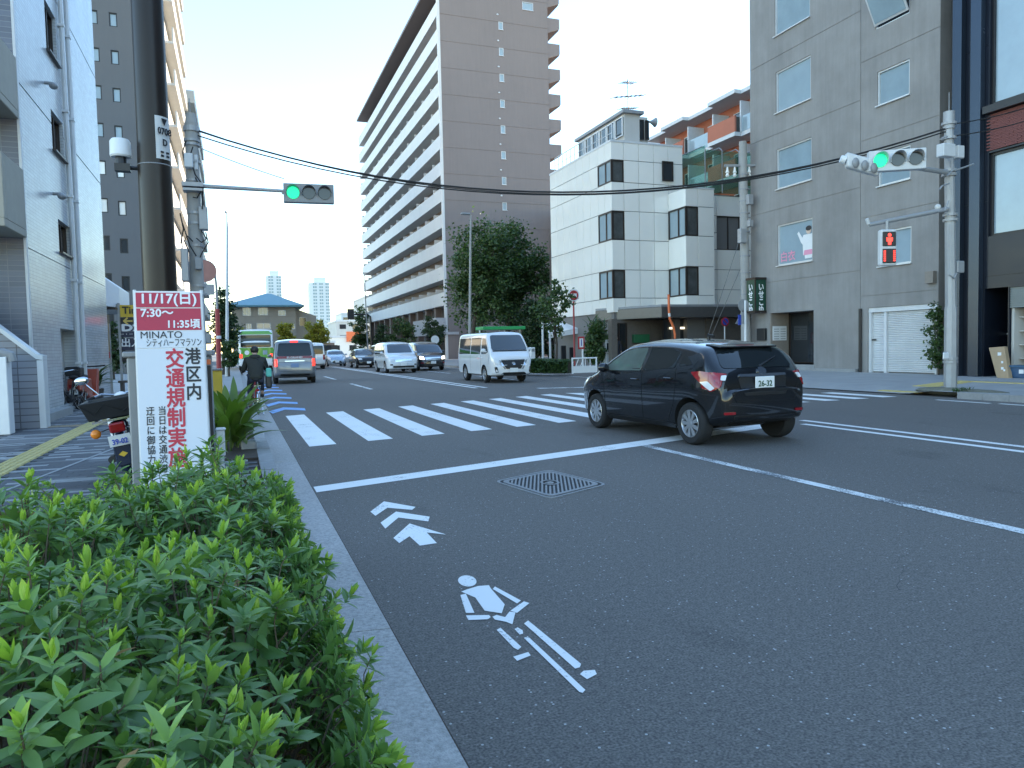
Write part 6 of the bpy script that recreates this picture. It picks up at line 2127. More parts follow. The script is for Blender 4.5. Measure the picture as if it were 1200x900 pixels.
pbox('box', 215.5, 226.5, 180, 197, 19.75, 'pale_metal')
pbox('side_box', 227, 232.5, 182, 200, 19.95, 'pale_metal')
pbox('transformer', 232.5, 244, 243, 270, 19.95, 'galv', .3)
pbox('controller_box', 212, 222, 292, 330, 19.6, 'galv', .3)
pbox('meter_box', 228, 237, 302, 316, 19.8, 'grey_metal', .2)
for py in (150, 153, 165, 170, 190, 212, 218, 250, 262, 288, 335, 345):
    q = wmb(t); c = on_y(224 + (py - 150) * .045, py, LY); q.lathe([(.165, -.03), (.185, -.03), (.185, .03), (.165, .03)], c, n=18); q.build('band', M['galv'], t)
for pts in (((226, 172), (222, 185), (229, 205), (236, 214), (238, 240)), ((218, 165), (214, 178), (217, 196)), ((236, 270), (242, 280), (236, 284), (230, 279)), ((226, 283), (219, 276), (216, 282), (222, 296)),
            ((229, 208), (236, 223), (231, 232), (226, 231)), ((238, 219), (237, 245)), ((241, 272), (244, 284), (236, 298), (232, 309)), ((214, 262), (222, 287), (230, 300)), ((211, 250), (215, 268), (212, 285))):
    q = wmb(t); q.tube([on_y(x, y, 19.72) for x, y in pts], .016, 6); q.build('cable', M['rubber'], t)
pe = on_y(334, 224, 19.4)
ps = on_y(226, 217.5, 19.8)
t = thing('cantilever_mast_arm', ps, 'horizontal steel arm reaching from the concrete pole out over the road', 'signal arm')
q = wmb(t); q.cyl(ps, pe, .055, .04, 12); q.build('tube', M['galv'], t, smooth=True)
q = wmb(t); q.obox(ps, (.24, 0, 0), (0, .2, 0), (0, 0, .05)); q.obox(ps - EZ * .12, (.22, 0, 0), (0, .19, 0), (0, 0, .03)); q.build('clamp', M['galv'], t)
hc = on_y(361.5, 227.5, 19.4)
t = thing('traffic_signal', hc, 'three lamp traffic light showing green above the near lane', 'traffic light')
signal_head(t, hc + Vector((0, -.12, 0)), (math.sin(-.08), -1, 0), r=.165)
q = wmb(t); q.obox(hc + Vector((-.1, .02, 0)), (.55, 0, 0), (0, .03, 0), (0, 0, .03)); q.build('mount', M['galv'], t)

# ---- overhead wires
RPX, RPY = 15.98, 12.75
w0, w1 = on_y(231, 153, LY), on_y(1110, 150, RPY)
for i, (dz, sag) in enumerate(((0, 1.50), (-.12, 1.47), (.02, 1.56))):
    t0 = thing('overhead_wire', w0 + EZ * dz, ('upper black overhead wire sagging across the road', 'lowest black overhead wire of the bundle crossing the road', 'thin overhead wire running between the other two')[i], 'wire')
    q = wmb(t0); q.tube(hang(w0 + EZ * dz, w1 + EZ * dz * .6, sag), (.022, .016, .012)[i], 5); q.build('cable', M['rubber'], t0)
w2, w3 = on_y(231, 172, LY), on_y(333, 209.5, 19.5)
t0 = thing('signal_feed_cable', w2, 'thin pale cable slanting from the concrete pole to the green signal', 'cable')
q = wmb(t0); q.tube(hang(w2, w3, .03, 8), .011, 5); q.build('cable', M['grey_metal'], t0)
for i, (a, c) in enumerate((((1112, 146), (1250, 108)), ((1112, 160), (1250, 124)))):
    p0 = on_y(*a, RPY); p1 = on_x(*c, 21.9)
    t0 = thing('service_wire', p0, ('upper service wire running from the steel pole to the navy building', 'lower service wire running from the steel pole to the navy building')[i], 'wire')
    q = wmb(t0); q.tube(hang(p0, p1, .12, 8), .014, 5); q.build('cable', M['rubber'], t0)

# ---- far side steel signal pole
zt = on_y(1112, 131, RPY).z
t = thing('steel_signal_pole', (RPX, RPY, SW), 'galvanised steel signal pole on the earth mound before the navy building', 'signal pole')
zm = on_y(1114, 360, RPY).z
q = wmb(t); q.cyl((RPX, RPY, SW - .02), (RPX, RPY, zm), .142, .138, 8); q.build('lower_shaft', M['galv'], t)
q = wmb(t); xt = on_y(1112, 150, RPY).x
q.cyl((RPX, RPY, zm), (xt, RPY, zt - .4), .128, .10, 10); q.cyl((xt, RPY, zt - .4), (xt, RPY, zt), .125, .12, 16); q.build('upper_shaft', M['galv'], t, smooth=True)
q = wmb(t); q.cyl((xt, RPY, zt), (xt, RPY, zt + .45), .010); q.build('rod', M['grey_metal'], t)
p_ = lambda nm, x0, x1, y0, y1, yc, m='pale_metal', d=.2: pbox(nm, x0, x1, y0, y1, yc, m, d)
p_('box', 1101.5, 1115.5, 168.5, 185, 12.5); p_('side_box', 1118.5, 1126, 171, 186.5, 12.8); p_('relay_box', 1118, 1126, 306, 320, 12.75, 'galv')
ob = p_('notice_tag', 1105, 1111.5, 413, 420.5, 12.55, 'white_plastic', .03)
for py in (145, 162, 200, 205, 252, 258, 420, 424):
    q = wmb(t); c = on_y(1112 + (py > 240) * 1.5, py, RPY); q.lathe([(.11, -.03), (.16, -.03), (.16, .03), (.11, .03)], c, n=12); q.build('band', M['galv'], t)
for pts in (((1121, 320), (1118, 326), (1112, 322), (1112, 262)), ((1112, 235), (1107, 247), (1100, 248)), ((1116, 186), (1116, 200), (1110, 206)), ((1118, 200), (1130, 196), (1141, 192)), ((1112, 215), (1104, 218), (1101, 222)), ((1110, 160), (1102, 163))):
    q = wmb(t); q.tube([on_y(x, y, 12.6) for x, y in pts], .02, 6); q.build('conduit', M['galv'], t)
a0, a1 = on_y(1110, 202, 12.7), on_y(1030, 190, 12.9)
t = thing('cantilever_mast_arm', a0, 'short steel arm holding the far green signal on the steel pole', 'signal arm')
q = wmb(t); q.cyl(a0, a1, .06, .05, 12); q.build('tube', M['galv'], t, smooth=True)
hc = on_y(1052, 187, 12.6)
t = thing('traffic_signal', hc, 'three lamp traffic light showing green before the grey concrete wall', 'traffic light')
signal_head(t, hc, Vector((-.52, -.85, 0)), r=.16, m='pale_metal')
hb0, hb1 = on_y(988, 187, 13.3), on_y(1031, 199, 12.9)
t = thing('cross_signal', hb1, 'pale signal head seen edge-on facing the side street', 'traffic light')
d = (hb0 - hb1).normalized()
q = wmb(t); q.obox((hb0 + hb1) / 2, (hb1 - hb0) / 2 * .86, d.cross(EZ).normalized() * .12, EZ * .17); q.build('housing', M['pale_metal'], t, bevel=.05, seg=3)
q = wmb(t); q.cyl(hb0 + (hb1 - hb0) * .06, hb0 - (hb1 - hb0) * .07, .10, .085, 14); q.build('end_cap', M['white_plastic'], t, smooth=True)
q = wmb(t)
for f in (.3, .55, .8):
    c = hb0.lerp(hb1, f) - EZ * .04 + Vector((-.08, -.13, 0)); q.ball(c, .09, .06, .12)
q.build('visor', M['grey_metal'], t, smooth=True)
b0, b1 = on_y(1110, 245, 12.7), on_y(1018, 263.5, 13.2)
t = thing('pedestrian_signal_bracket', b0, 'lower steel arm pointing along the crossing from the steel pole', 'signal arm')
q = wmb(t); q.cyl(b0, b1, .055, .05, 12); q.build('tube', M['galv'], t, smooth=True)
q = wmb(t); q.cyl(b1 + EZ * .02, b1 + Vector((-.06, 0, .14)), .04); q.ball(b0.lerp(b1, .12) + EZ * .09, .07); q.build('fitting', M['pale_metal'], t)
hc = on_y(1039.5, 290.5, 13.0)
t = thing('pedestrian_signal', hc, 'pedestrian light showing a red standing figure over red bars', 'pedestrian light')
fd = Vector((-.35, -.94, 0)); sd = EZ.cross(fd).normalized()
q = wmb(t); q.obox(hc, sd * .19, fd * .09, EZ * .42); q.build('housing', M['pale_metal'], t, bevel=.05, seg=3)
for k, s_ in ((0, 1), (1, -1)):
    c = hc + EZ * (.195 * s_) + fd * .1  # two stacked faces
    q = wmb(t); q.obox(c, sd * .155, fd * .012, EZ * .165); q.build('screen', M['black_paint'], t, bevel=.02)
    q = wmb(t); f = c + fd * .016
    if k == 0:
        q.add([f + sd * x + EZ * z for x, z in blob(0, .085, .04, .045)], [tuple(range(14))])
        q.add([f + sd * x + EZ * z for x, z in ((-.075, .03), (.075, .03), (.07, -.06), (.035, -.065), (.035, -.14), (-.035, -.14), (-.035, -.065), (-.07, -.06))], [tuple(range(8))])
        q.build('standing_figure', M['red_glow'], t)
    else:
        for sx in (-1, 1):
            for i in range(6):
                q.obox(f + sd * (.11 * sx) + EZ * (-.11 + .044 * i), sd * .022, fd * .003, EZ * .013)
        q.build('countdown_bars', M['red_glow'], t)
q = wmb(t); q.cyl(hc + EZ * .42, hc + EZ * .62, .04); q.build('hanger', M['galv'], t)

# ---- utility pole at the grey corner with its guy wires
RX, RY = 21.75, 27.8
px0 = on_y(874, 300, RY).x
zt = on_y(870, 166, RY).z
t = thing('corner_utility_pole', (px0, RY, SW), 'tall weathered concrete utility pole with insulators at the grey corner', 'utility pole')
q = wmb(t); q.cyl((px0, RY, 0), (on_y(870.5, 170, RY).x, RY, zt), .225, .17, 16); q.build('shaft', M['pole_conc'], t, smooth=True)
c = on_y(869, 194, RY)
q = wmb(t); q.obox(c, (.75, -.25, 0), (.02, .05, 0), (0, 0, .05)); q.build('crossarm', M['grey_metal'], t)
for i in range(4):
    q = wmb(t); b_ = c + Vector((-.62 + .32 * i, .2 - .1 * i, 0)); q.lathe([(.05, -.5), (.09, -.45), (.05, -.35), (.09, -.3), (.05, -.2), (.03, 0)], b_, n=10); q.build('insulator', M['cream'], t, smooth=True)
for (x0, x1, y0, y1) in ((866, 873, 268, 285), (875, 881, 228, 240), (876, 881, 258, 266)):
    pbox('box', x0, x1, y0, y1, RY - .25, 'galv', .25)
for py in (205, 222, 236, 250, 272, 300, 320, 345):
    q = wmb(t); q.lathe([(.18, -.03), (.23, -.03), (.23, .03), (.18, .03)], on_y(872 + (py - 200) * .012, py, RY), n=12); q.build('band', M['grey_metal'], t)
for (x, y, x2, y2, lab) in ((873, 262, 828, 398, 'guy wire with a yellow sleeve slanting down beside the shop window, outer one'), (874, 300, 832, 398, 'steeper guy wire with a yellow sleeve beside the shop window')):
    p0, p1 = on_y(x, y, RY), on_y(x2, y2, 33.2)
    p1 = p1 + (p1 - p0) * ((p1.z - SW) / (p0.z - p1.z))
    g_ = thing('guy_wire', p1, lab, 'guy wire')
    q = wmb(g_); q.tube([p0, p1], .014, 5); q.build('cable', M['grey_metal'], g_)
    q = wmb(g_); q.cyl(p1, p1.lerp(p0, .22), .05, .05, 10); q.build('sleeve', M['yellow_paint'], g_)
op = [on_y(783.5, 345, 34.6), on_y(784, 365, 34.6), on_y(785, 374, 34.6), on_y(789.5, 384, 34.6), on_y(791, 392, 34.6), on_y(791, 425, 34.6)]
t = thing('orange_cable_guard', op[-1], 'bent orange cable guard tube hanging in front of the canopy corner', 'cable guard')
q = wmb(t); q.tube(op, .065, 10); q.build('tube', M['orange'], t, smooth=True)
q = wmb(t); q.cyl(on_y(784.3, 367, 34.58), on_y(784.6, 371, 34.58), .072); q.build('reflective_band', M['white_plastic'], t)


# ---- signs on posts, right side
def disc_sign(name, px, py, r_px, Y, base_y, label, face='white_paint', ring=None, core=None, post='pale_metal', post_r=.035, extra=None):
    c = on_y(px, py, Y)
    sc = Y / FOC * 1.0
    e = (on_y(px + r_px, py, Y) - c).length
    t = thing(name, (c.x, Y + .06, SW), label, 'sign')
    q = wmb(t); q.cyl((c.x, Y + .06, SW), (c.x, Y + .06, c.z + e * .9), post_r, post_r, 10); q.build('post', M[post], t)
    q = wmb(t); q.cyl((c.x, Y, c.z), (c.x, Y + .02, c.z), e, e, 28); q.build('disc', M[face], t)
    if ring:
        q = wmb(t); q.cyl((c.x, Y - .006, c.z), (c.x, Y - .001, c.z), e * .8, e * .8, 28); q.build('ring', M[ring], t)
    if core:
        q = wmb(t); q.box(c.x - e * .5, c.x + e * .5, Y - .012, Y - .007, c.z - e * .28, c.z + e * .28); q.build('bar', M[core], t)
    return t, c, e


t, c, e = disc_sign('bus_stop_sign', 672.5, 346, 6.5, 37.5, 432, 'round red and white bus stop sign on a thin red pole', 'white_paint', 'red_paint', 'white_paint', post='red_pole', post_r=.05)
t, c, e = disc_sign('no_parking_sign', 850, 377, 4.5, 34.0, 430, 'small round blue and red no parking sign before the shop window', 'red_paint', 'letter_blue' if 0 else 'red_paint')
M['sign_blue'] = mat('sign_blue', (.03, .07, .40), .4, var=0)
q = wmb(t); q.cyl((c.x, 33.985, c.z), (c.x, 33.993, c.z), e * .74, e * .74, 24); q.build('field', M['sign_blue'], t)
q = wmb(t); q.obox((c.x, 33.98, c.z), (e * .52, 0, -e * .52), (0, .003, 0), (e * .08, 0, e * .08)); q.build('slash', M['red_paint'], t)
p = on_y(873.5, 398, 26.2)
t = thing('sign_post', (p.x, 26.2, SW), 'white post with the grey backs of a round and a triangular sign', 'sign')
q = wmb(t); q.cyl((p.x, 26.2, SW), (p.x, 26.2, on_y(873, 352, 26.2).z), .05); q.build('post', M['white_paint'], t)
c = on_y(872, 358, 26.25); q = wmb(t); q.cyl((c.x, 26.27, c.z), (c.x, 26.29, c.z), .28, .28, 24); q.build('disc', M['galv'], t)
c = on_y(871, 374, 26.25); q = wmb(t); q.prism([(c.x - .38, 26.27, c.z - .2), (c.x + .38, 26.27, c.z - .2), (c.x, 26.27, c.z + .42)], (0, .02, 0)); q.build('triangle', M['galv'], t)
c = on_y(865, 375, 26.3); q = wmb(t); q.obox((c.x, 26.2, c.z), (.09, .02, 0), (-.002, .012, 0), (0, 0, .22)); q.build('blue_edge_sign', M['sign_blue'], t)
p = on_y(681, 402, 33.0)
t = thing('square_sign', (p.x, 33, SW), 'rounded red-bordered white panel sign standing behind the white fence', 'sign')
q = wmb(t); q.cyl((p.x + .1, 33.05, SW), (p.x + .1, 33.05, p.z), .045); q.build('post', M['white_paint'], t)
q = wmb(t); a, c = on_y(677, 394.5, 33), on_y(685, 409, 33); q.box(a.x, c.x, 32.98, 33.0, c.z, a.z); q.build('border', M['red_paint'], t, bevel=.02)
q = wmb(t); q.box(a.x + .08, c.x - .08, 32.972, 32.979, c.z + .09, a.z - .09); q.build('panel', M['white_paint'], t)
q = wmb(t); q.box((a.x + c.x) / 2 - .025, (a.x + c.x) / 2 + .025, 32.966, 32.971, c.z + .16, a.z - .14); q.build('stroke', M['sign_blue'], t)

# white crash fence at the corner
f0, f1 = on_z(671, 438, SW), on_z(699, 437, SW)
t = thing('guard_fence', f0, 'short white pipe guard fence at the side street corner', 'fence')
q = wmb(t)
for f in (0, 1):
    p = f0.lerp(f1, f); q.cyl(p, p + EZ * .72, .04)
q.build('posts', M['white_paint'], t)
q = wmb(t); q.tube([f0 + EZ * .68, f1 + EZ * .68], .035); q.build('top_rail', M['white_paint'], t)
q = wmb(t); q.obox((f0 + f1) / 2 + EZ * .18, (f1 - f0) / 2, (0, .02, 0), EZ * .15); q.build('lower_panel', M['white_paint'], t)
for f in (.2, .4, .6, .8):
    q = wmb(t); p = f0.lerp(f1, f); q.tube([p + EZ * .33 - (f1 - f0) * .06, p + EZ * .66 + (f1 - f0) * (.06 if f < .5 else -.06)], .018); q.build('brace', M['white_paint'], t)

# tent awning, flag poles, boards, machine
p0, p1 = on_y(636, 400, 44), on_y(674, 400, 44)
za, zb = on_y(640, 392, 44).z, on_y(665, 379, 44).z
t = thing('white_awning', (p0.x, 44, SW), 'white sloping tent awning beside the white office', 'awning')
q = wmb(t); q.prism([(p0.x, 43, za), (p1.x, 43, za + .35), (p1.x, 45.5, zb + .2), (p0.x + .8, 45.5, zb)], (0, 0, .05)); q.build('canopy', M['white_paint'], t)
q = wmb(t); q.prism([(p0.x, 43, za - .25), (p1.x, 43, za + .05), (p1.x, 43, za + .34), (p0.x, 43, za - .005)], (0, .02, 0)); q.build('valance', M['white_paint'], t)
for i, px in enumerate((636.5, 645)):
    p = on_z(px, 424, SW) if 0 else on_y(px, 422, 40.5)
    z1 = on_y(px, (368, 378)[i], 40.5).z
    t = thing('flag_pole', (p.x, 40.5, SW), ('taller pale pole standing before the white awning', 'shorter pale pole standing before the white awning')[i], 'pole')
    q = wmb(t); q.cyl((p.x, 40.5, SW), (p.x, 40.5, z1), .07, .06, 10); q.build('shaft', M['pale_metal'], t)
    q = wmb(t); q.ball((p.x, 40.5, z1), .075); q.build('cap', M['pale_metal'], t)
for i, (x0, x1, y0, y1) in enumerate(((657.5, 664, 405, 425), (667.5, 672.5, 407, 425))):
    a, c = on_y(x0, y0, 41.5), on_y(x1, y1, 41.5)
    t = thing('display_board', (a.x, 41.5, SW), ('wider black board under the white awning', 'narrow black board under the white awning')[i], 'board')
    q = wmb(t); q.box(a.x, c.x, 41.5, 41.6, SW + .2, a.z); q.build('panel', M['black_paint'], t, bevel=.03)
    q = wmb(t); q.box(a.x + .05, a.x + .1, 41.5, 41.6, SW, SW + .2); q.box(c.x - .1, c.x - .05, 41.5, 41.6, SW, SW + .2); q.build('feet', M['black_paint'], t)
a, c = on_y(708, 398, 37.3), on_y(715.5, 430, 37.3)
t = thing('parcel_machine', (a.x, 37.3, SW), 'narrow pale grey machine between the ivy and the brown entrance', 'machine')
q = wmb(t); q.box(a.x, c.x, 37.1, 37.5, SW, a.z); q.build('case', M['pale_metal'], t, bevel=.02)
q = wmb(t); q.box(a.x + .05, c.x - .05, 37.08, 37.1, a.z - .55, a.z - .2); q.build('screen', M['glass'], t)
a, c = on_y(622, 407, 40), on_y(627.5, 420, 40)
t = thing('vending_box', (a.x, 40, SW), 'white upright box just past the oncoming van', 'box')
q = wmb(t); q.box(a.x, c.x, 40, 40.4, SW, a.z); q.build('case', M['white_paint'], t, bevel=.03)
q = wmb(t); q.box(a.x + .04, c.x - .04, 39.985, 39.999, a.z - .25, a.z - .08); q.build('slot', M['grey_metal'], t)

# bus shelter
Yb = 48.5
a, c = on_y(566, 388, Yb), on_y(616, 388, Yb)
zs = on_y(600, 386, Yb).z
t = thing('bus_shelter', (a.x, Yb, SW), 'bus shelter with a flat green roof behind the white van', 'bus shelter')
q = wmb(t); q.box(a.x, c.x, Yb, Yb + 1.7, zs, zs + .22); q.build('roof', M['green_paint'], t, bevel=.02)
for f in (.02, .48, .60, .97):
    q = wmb(t); x = a.x + (c.x - a.x) * f; q.cyl((x, Yb + .9, SW), (x, Yb + .9, zs), .06); q.build('post', M['white_paint'], t)
q = wmb(t); q.box(a.x + .2, a.x + 1.4, Yb + 1.0, Yb + 1.06, SW + .5, zs - .25); q.build('advert_panel', M['beige'], t)
q = wmb(t); q.box(a.x + 1.6, c.x - .3, Yb + 1.0, Yb + 1.3, SW + .42, SW + .47); q.build('bench', M['grey_metal'], t)

# street lamps
def street_lamp(px, base_y, top_y, label, head_dx, X=None, Y=None, m='pole_conc'):
    b_ = on_z(px, base_y, SW)
    tp = on_y(px - (head_dx * .2), top_y, b_.y)
    t = thing('street_lamp', b_, label, 'street lamp')
    q = wmb(t); q.cyl(b_, (tp.x, b_.y, tp.z), .10, .055, 12); q.build('pole', M[m], t, smooth=True)
    e = on_y(px + head_dx, top_y - 1.5, b_.y)
    q = wmb(t); q.tube([(tp.x, b_.y, tp.z - .02), (tp.x + (e.x - tp.x) * .3, b_.y, tp.z + .06), (e.x, b_.y, e.z)], .04); q.build('arm', M[m], t)
    q = wmb(t); q.obox((e.x + (tp.x - e.x) * .35, b_.y, e.z), ((tp.x - e.x) * .55, 0, 0), (0, .14, 0), (0, 0, .05)); q.build('lantern', M['grey_metal'], t, bevel=.03)
    return t


street_lamp(550, 431, 252, 'slender street lamp in front of the big dark tree', -8, m='pole_conc')
street_lamp(266, 441, 250, 'tall pale street lamp rising beside the dark conifer', -2, m='pale_metal')
# red and white pole with a curved top, round sign and small plate
b_ = on_z(257, 446, SW)
Yr = b_.y
t = thing('red_sign_pole', b_, 'red pole with a white band and a curved top holding a round sign', 'sign')
c1 = on_y(254.5, 362, Yr)
q = wmb(t); q.cyl(b_, c1, .11, .10, 12); q.build('red_post', M['red_pole'], t, smooth=True)
q = wmb(t); q.cyl(on_y(256.1, 397, Yr), on_y(256, 393.5, Yr), .118, .118, 12); q.build('white_band', M['white_paint'], t)
q = wmb(t); q.tube([c1, on_y(253.5, 335, Yr), on_y(251.5, 318, Yr), on_y(247, 309, Yr), on_y(240, 305.5, Yr), on_y(233, 305, Yr)], .05, 8); q.build('curved_top', M['galv'], t, smooth=True)
c = on_y(240, 317.5, Yr - .1); q = wmb(t); q.cyl((c.x, Yr - .1, c.z), (c.x, Yr - .06, c.z), .50, .50, 24); q.build('round_sign', mat('faded_red_disc', (.42, .20, .16), .6, var=.1), t)
q = wmb(t); a, c = on_y(238, 333, Yr - .1), on_y(251.5, 345.5, Yr - .1); q.box(a.x, c.x, Yr - .1, Yr - .05, c.z, a.z); q.build('plate', M['galv'], t)
# far signal mast near the balcony tower
Ym = 128
b_ = on_y(436, 415, Ym)
t = thing('signal_mast', (b_.x, Ym, SW), 'dark curved signal mast far off beside the balcony tower', 'signal pole')
q = wmb(t); q.tube([(b_.x, Ym, SW), (b_.x, Ym, on_y(436, 380, Ym).z), on_y(434, 371, Ym), on_y(430, 368.5, Ym), on_y(415, 368.5, Ym)], .16, 8); q.build('mast', M['black_paint'], t)
a, c = on_y(407, 362, Ym), on_y(415, 374, Ym)
q = wmb(t); q.box(a.x, c.x, Ym - .1, Ym + .2, c.z, a.z); q.build('sign_back', M['dark_plastic'], t)
b_ = on_y(431.5, 415, 112)
t = thing('slim_lamp', (b_.x, 112, SW), 'very thin lamp standard far off before the balcony tower end', 'street lamp')
q = wmb(t); q.cyl((b_.x, 112, SW), (b_.x - .2, 112, on_y(431, 321, 112).z), .12, .06); q.build('pole', M['grey_metal'], t)
q = wmb(t); e = on_y(426, 320, 112); q.obox(e + Vector((.3, 0, 0)), (.5, 0, 0), (0, .15, 0), (0, 0, .07)); q.build('lantern', M['grey_metal'], t)
b_ = on_y(510, 425, 52)
t = thing('round_mirror', (b_.x, 52, SW), 'round pale traffic mirror on a post behind the black taxi', 'mirror')
q = wmb(t); c = on_y(510, 398, 52); q.cyl((c.x, 52.1, SW), (c.x, 52.1, c.z), .06); q.build('post', M['white_paint'], t)
q = wmb(t); q.cyl((c.x, 52, c.z), (c.x, 52.06, c.z), .30, .30, 24); q.build('mirror', M['pale_metal'], t)

# ---- car park signs beyond the tiled building
Ys = 27.0
a, c = on_y(139.5, 357, Ys), on_y(139.5 + 40, 357, Ys)
t = thing('parking_sign', (a.x, Ys, SW), 'yellow and black parking lot sign tower half hidden by the marathon notice', 'sign')
zf = lambda py: on_y(150, py, Ys).z
q = wmb(t)
for x in (a.x - .06, c.x):
    q.box(x, x + .07, Ys, Ys + .1, SW, zf(355))
q.build('posts', M['galv'], t)
for (nm, y0, y1, m) in (('yellow_panel', 357.5, 371.5, 'yellow_paint'), ('arrow_panel', 372, 380.5, 'black_paint'), ('name_panel', 381, 388.5, 'navy_sign'), ('line_panel', 389, 395, 'navy_sign'), ('exit_panel', 396.5, 410.5, 'navy_sign'), ('lower_panel', 411, 424, 'black_paint')):
    q = wmb(t); q.box(a.x + .02, c.x - .01, Ys - .02, Ys + .06, zf(y1), zf(y0)); q.build(nm, M[m], t)


def st(body, px, py, size, m, **k):
    p = on_y(px, py, Ys - .03) - t.location
    text('lettering', body, size, M[m], t, (p.x, Ys - .03 - t.location.y, p.z), (R(90), 0, 0), **k)


st('Times', 143, 364, .32, 'letter_black', bold=.008)
st('←', 143, 376.5, .36, 'letter_gold', bold=.012)
st('P', 157.5, 376.5, .30, 'red_glow', bold=.016)
st('D2', 142, 384.5, .30, 'letter_white', bold=.016, squeeze=1.5)
st('ー・ー・テイト', 140.5, 392, .13, 'letter_white', squeeze=1.0)
st('出入口', 141.5, 402.5, .30, 'letter_white', bold=.006)
st('←', 143, 416, .26, 'letter_gold', bold=.01)
Ys2 = 26.2
a, c = on_y(104.5, 380, Ys2), on_y(127, 380, Ys2)
t = thing('shop_directory', (a.x, Ys2, SW), 'brown-framed shop directory with blue and white strips behind the pot plant', 'sign')
zf2 = lambda py: on_y(116, py, Ys2).z
q = wmb(t); q.box(a.x, c.x, Ys2, Ys2 + .12, zf2(412), zf2(379)); q.build('frame', M['cardboard'], t)
for i in range(5):
    q = wmb(t); y0 = 381 + i * 5.8; q.box(a.x + .03, c.x - .10, Ys2 - .02, Ys2 - .001, zf2(y0 + 5.0), zf2(y0)); q.build('strip', M['sign_blue' if i % 2 else 'white_paint'] if i else M['pale_glass'], t)
q = wmb(t); q.box(a.x + .03, c.x, Ys2 - .02, Ys2 + .05, zf2(420), zf2(412.5)); q.build('red_panel', M['red_paint'], t)
q = wmb(t); q.box(c.x - .06, c.x + .02, Ys2 + .13, Ys2 + .2, SW, zf2(379)); q.box(a.x, a.x + .06, Ys2 + .13, Ys2 + .2, SW, zf2(379)); q.build('posts', M['galv'], t)
p = on_y(112.5, 430, 25.0)
t = thing('banner_pole', (p.x, 25.0, SW), 'thin white pole in front of the shop directory', 'pole')
q = wmb(t); q.cyl((p.x, 25, SW), (p.x, 25, on_y(112, 372, 25).z), .035); q.build('shaft', M['white_paint'], t)
q = wmb(t); q.cyl((p.x, 25, SW), (p.x, 25, SW + .05), .16); q.build('foot', M['grey_metal'], t)
# counter and boxes further in, dark fence
for i, (x0, x1, y0, y1, lab) in enumerate(((138, 152, 424, 452, 'low brown planter bench under the parking sign'), )):
    a, c = on_y(x0, y0 + 8, 26.5), on_y(x1, y1, 26.5)
    t = thing('planter_bench', (a.x, 26.5, SW), lab, 'bench')
    q = wmb(t); q.box(a.x, c.x + .5, 26.4, 26.8, SW + .38, SW + .45); q.build('seat', M['brown_panel'], t)
    q = wmb(t); q.box(a.x + .05, a.x + .15, 26.45, 26.75, SW, SW + .38); q.build('leg', M['brown_panel'], t)
    q = wmb(t); q.box(c.x + .35, c.x + .45, 26.45, 26.75, SW, SW + .38); q.build('leg', M['brown_panel'], t)

# ---- things in the navy doorway
cb0, cb1 = on_x(1168.5, 441, 21.55), on_x(1182, 441, 21.55)
t = thing('cardboard_box', (21.7, cb0.y, SW), 'flat brown cardboard carton leaning beside the dark doorway', 'carton')
p00, p01, p10, p11 = on_x(1168, 441, 21.5), on_x(1182.5, 441, 21.5), on_x(1158.5, 407.5, 21.75), on_x(1176.5, 406, 21.75)
p00.z = p01.z = SW
q = wmb(t); q.add([p00, p01, p11, p10, p00 + EX * .16, p01 + EX * .16, p11 + EX * .16, p10 + EX * .16], [(0, 1, 2, 3), (7, 6, 5, 4), (0, 4, 5, 1), (1, 5, 6, 2), (2, 6, 7, 3), (3, 7, 4, 0)]); q.build('carton', M['cardboard'], t, bevel=.008)
for (f, g, s_) in ((.62, .75, .07), (.7, .5, .04), (.62, .3, .05), (.75, .25, .035)):
    c = p00.lerp(p01, f).lerp(p10.lerp(p11, f), g) - EX * .006
    q = wmb(t); q.obox(c, (.002, 0, .0), (0, s_ * .8, 0), (0, 0, s_)); q.build('label', M['white_plastic'], t)
a, c = on_x(1183.5, 428, 21.7), on_x(1215, 441, 21.7)
t = thing('blue_crate', (21.9, c.y, SW), 'dark blue plastic crate on the ground by the carton', 'crate')
q = wmb(t); q.box(21.7, 22.1, c.y, a.y, SW, a.z); q.build('crate', mat('crate_blue', (.03, .08, .16), .5), t, bevel=.02)
q = wmb(t); q.box(21.67, 22.13, c.y - .02, a.y + .02, a.z - .06, a.z); q.build('rim', mat('crate_rim', (.04, .11, .20), .5), t, bevel=.01)
q = wmb(t); q.obox((21.69, a.y - .35, SW + .2), (.004, 0, 0), (0, .07, 0), (0, 0, .06)); q.build('label', M['white_plastic'], t)
# ================================================================ PLANTS
def leaf_geo(L, w, fold=.25, droop=.25, n=4, z0=0.0):
    """A narrow leaf blade along +X, folded at the midrib and drooping towards the tip."""
    vs, fs = [], []
    for i in range(n + 1):
        t = i / n
        x = L * t
        ww = w * (math.sin(math.pi * min(1, t * .94 + .06)) ** .8) * (1 - .25 * t) if 0 < i < n else 0
        z = -droop * L * t * t + z0
        if i in (0, n):
            vs.append((x, 0, z))
        else:
            vs += [(x, -ww, z + fold * ww), (x, 0, z), (x, ww, z + fold * ww)]
    b0 = 1
    fs += [(0, b0 + 1, b0), (0, b0 + 2, b0 + 1)]
    for i in range(n - 2):
        a, c = 1 + 3 * i, 4 + 3 * i
        fs += [(a, a + 1, c + 1, c), (a + 1, a + 2, c + 2, c + 1)]
    a = 1 + 3 * (n - 2)
    e = len(vs) - 1
    fs += [(a, a + 1, e), (a + 1, a + 2, e)]
    return vs, fs


def add_leaf(q, M4, geo):
    vs, fs = geo
    q.add([M4 @ Vector(v) for v in vs], fs)


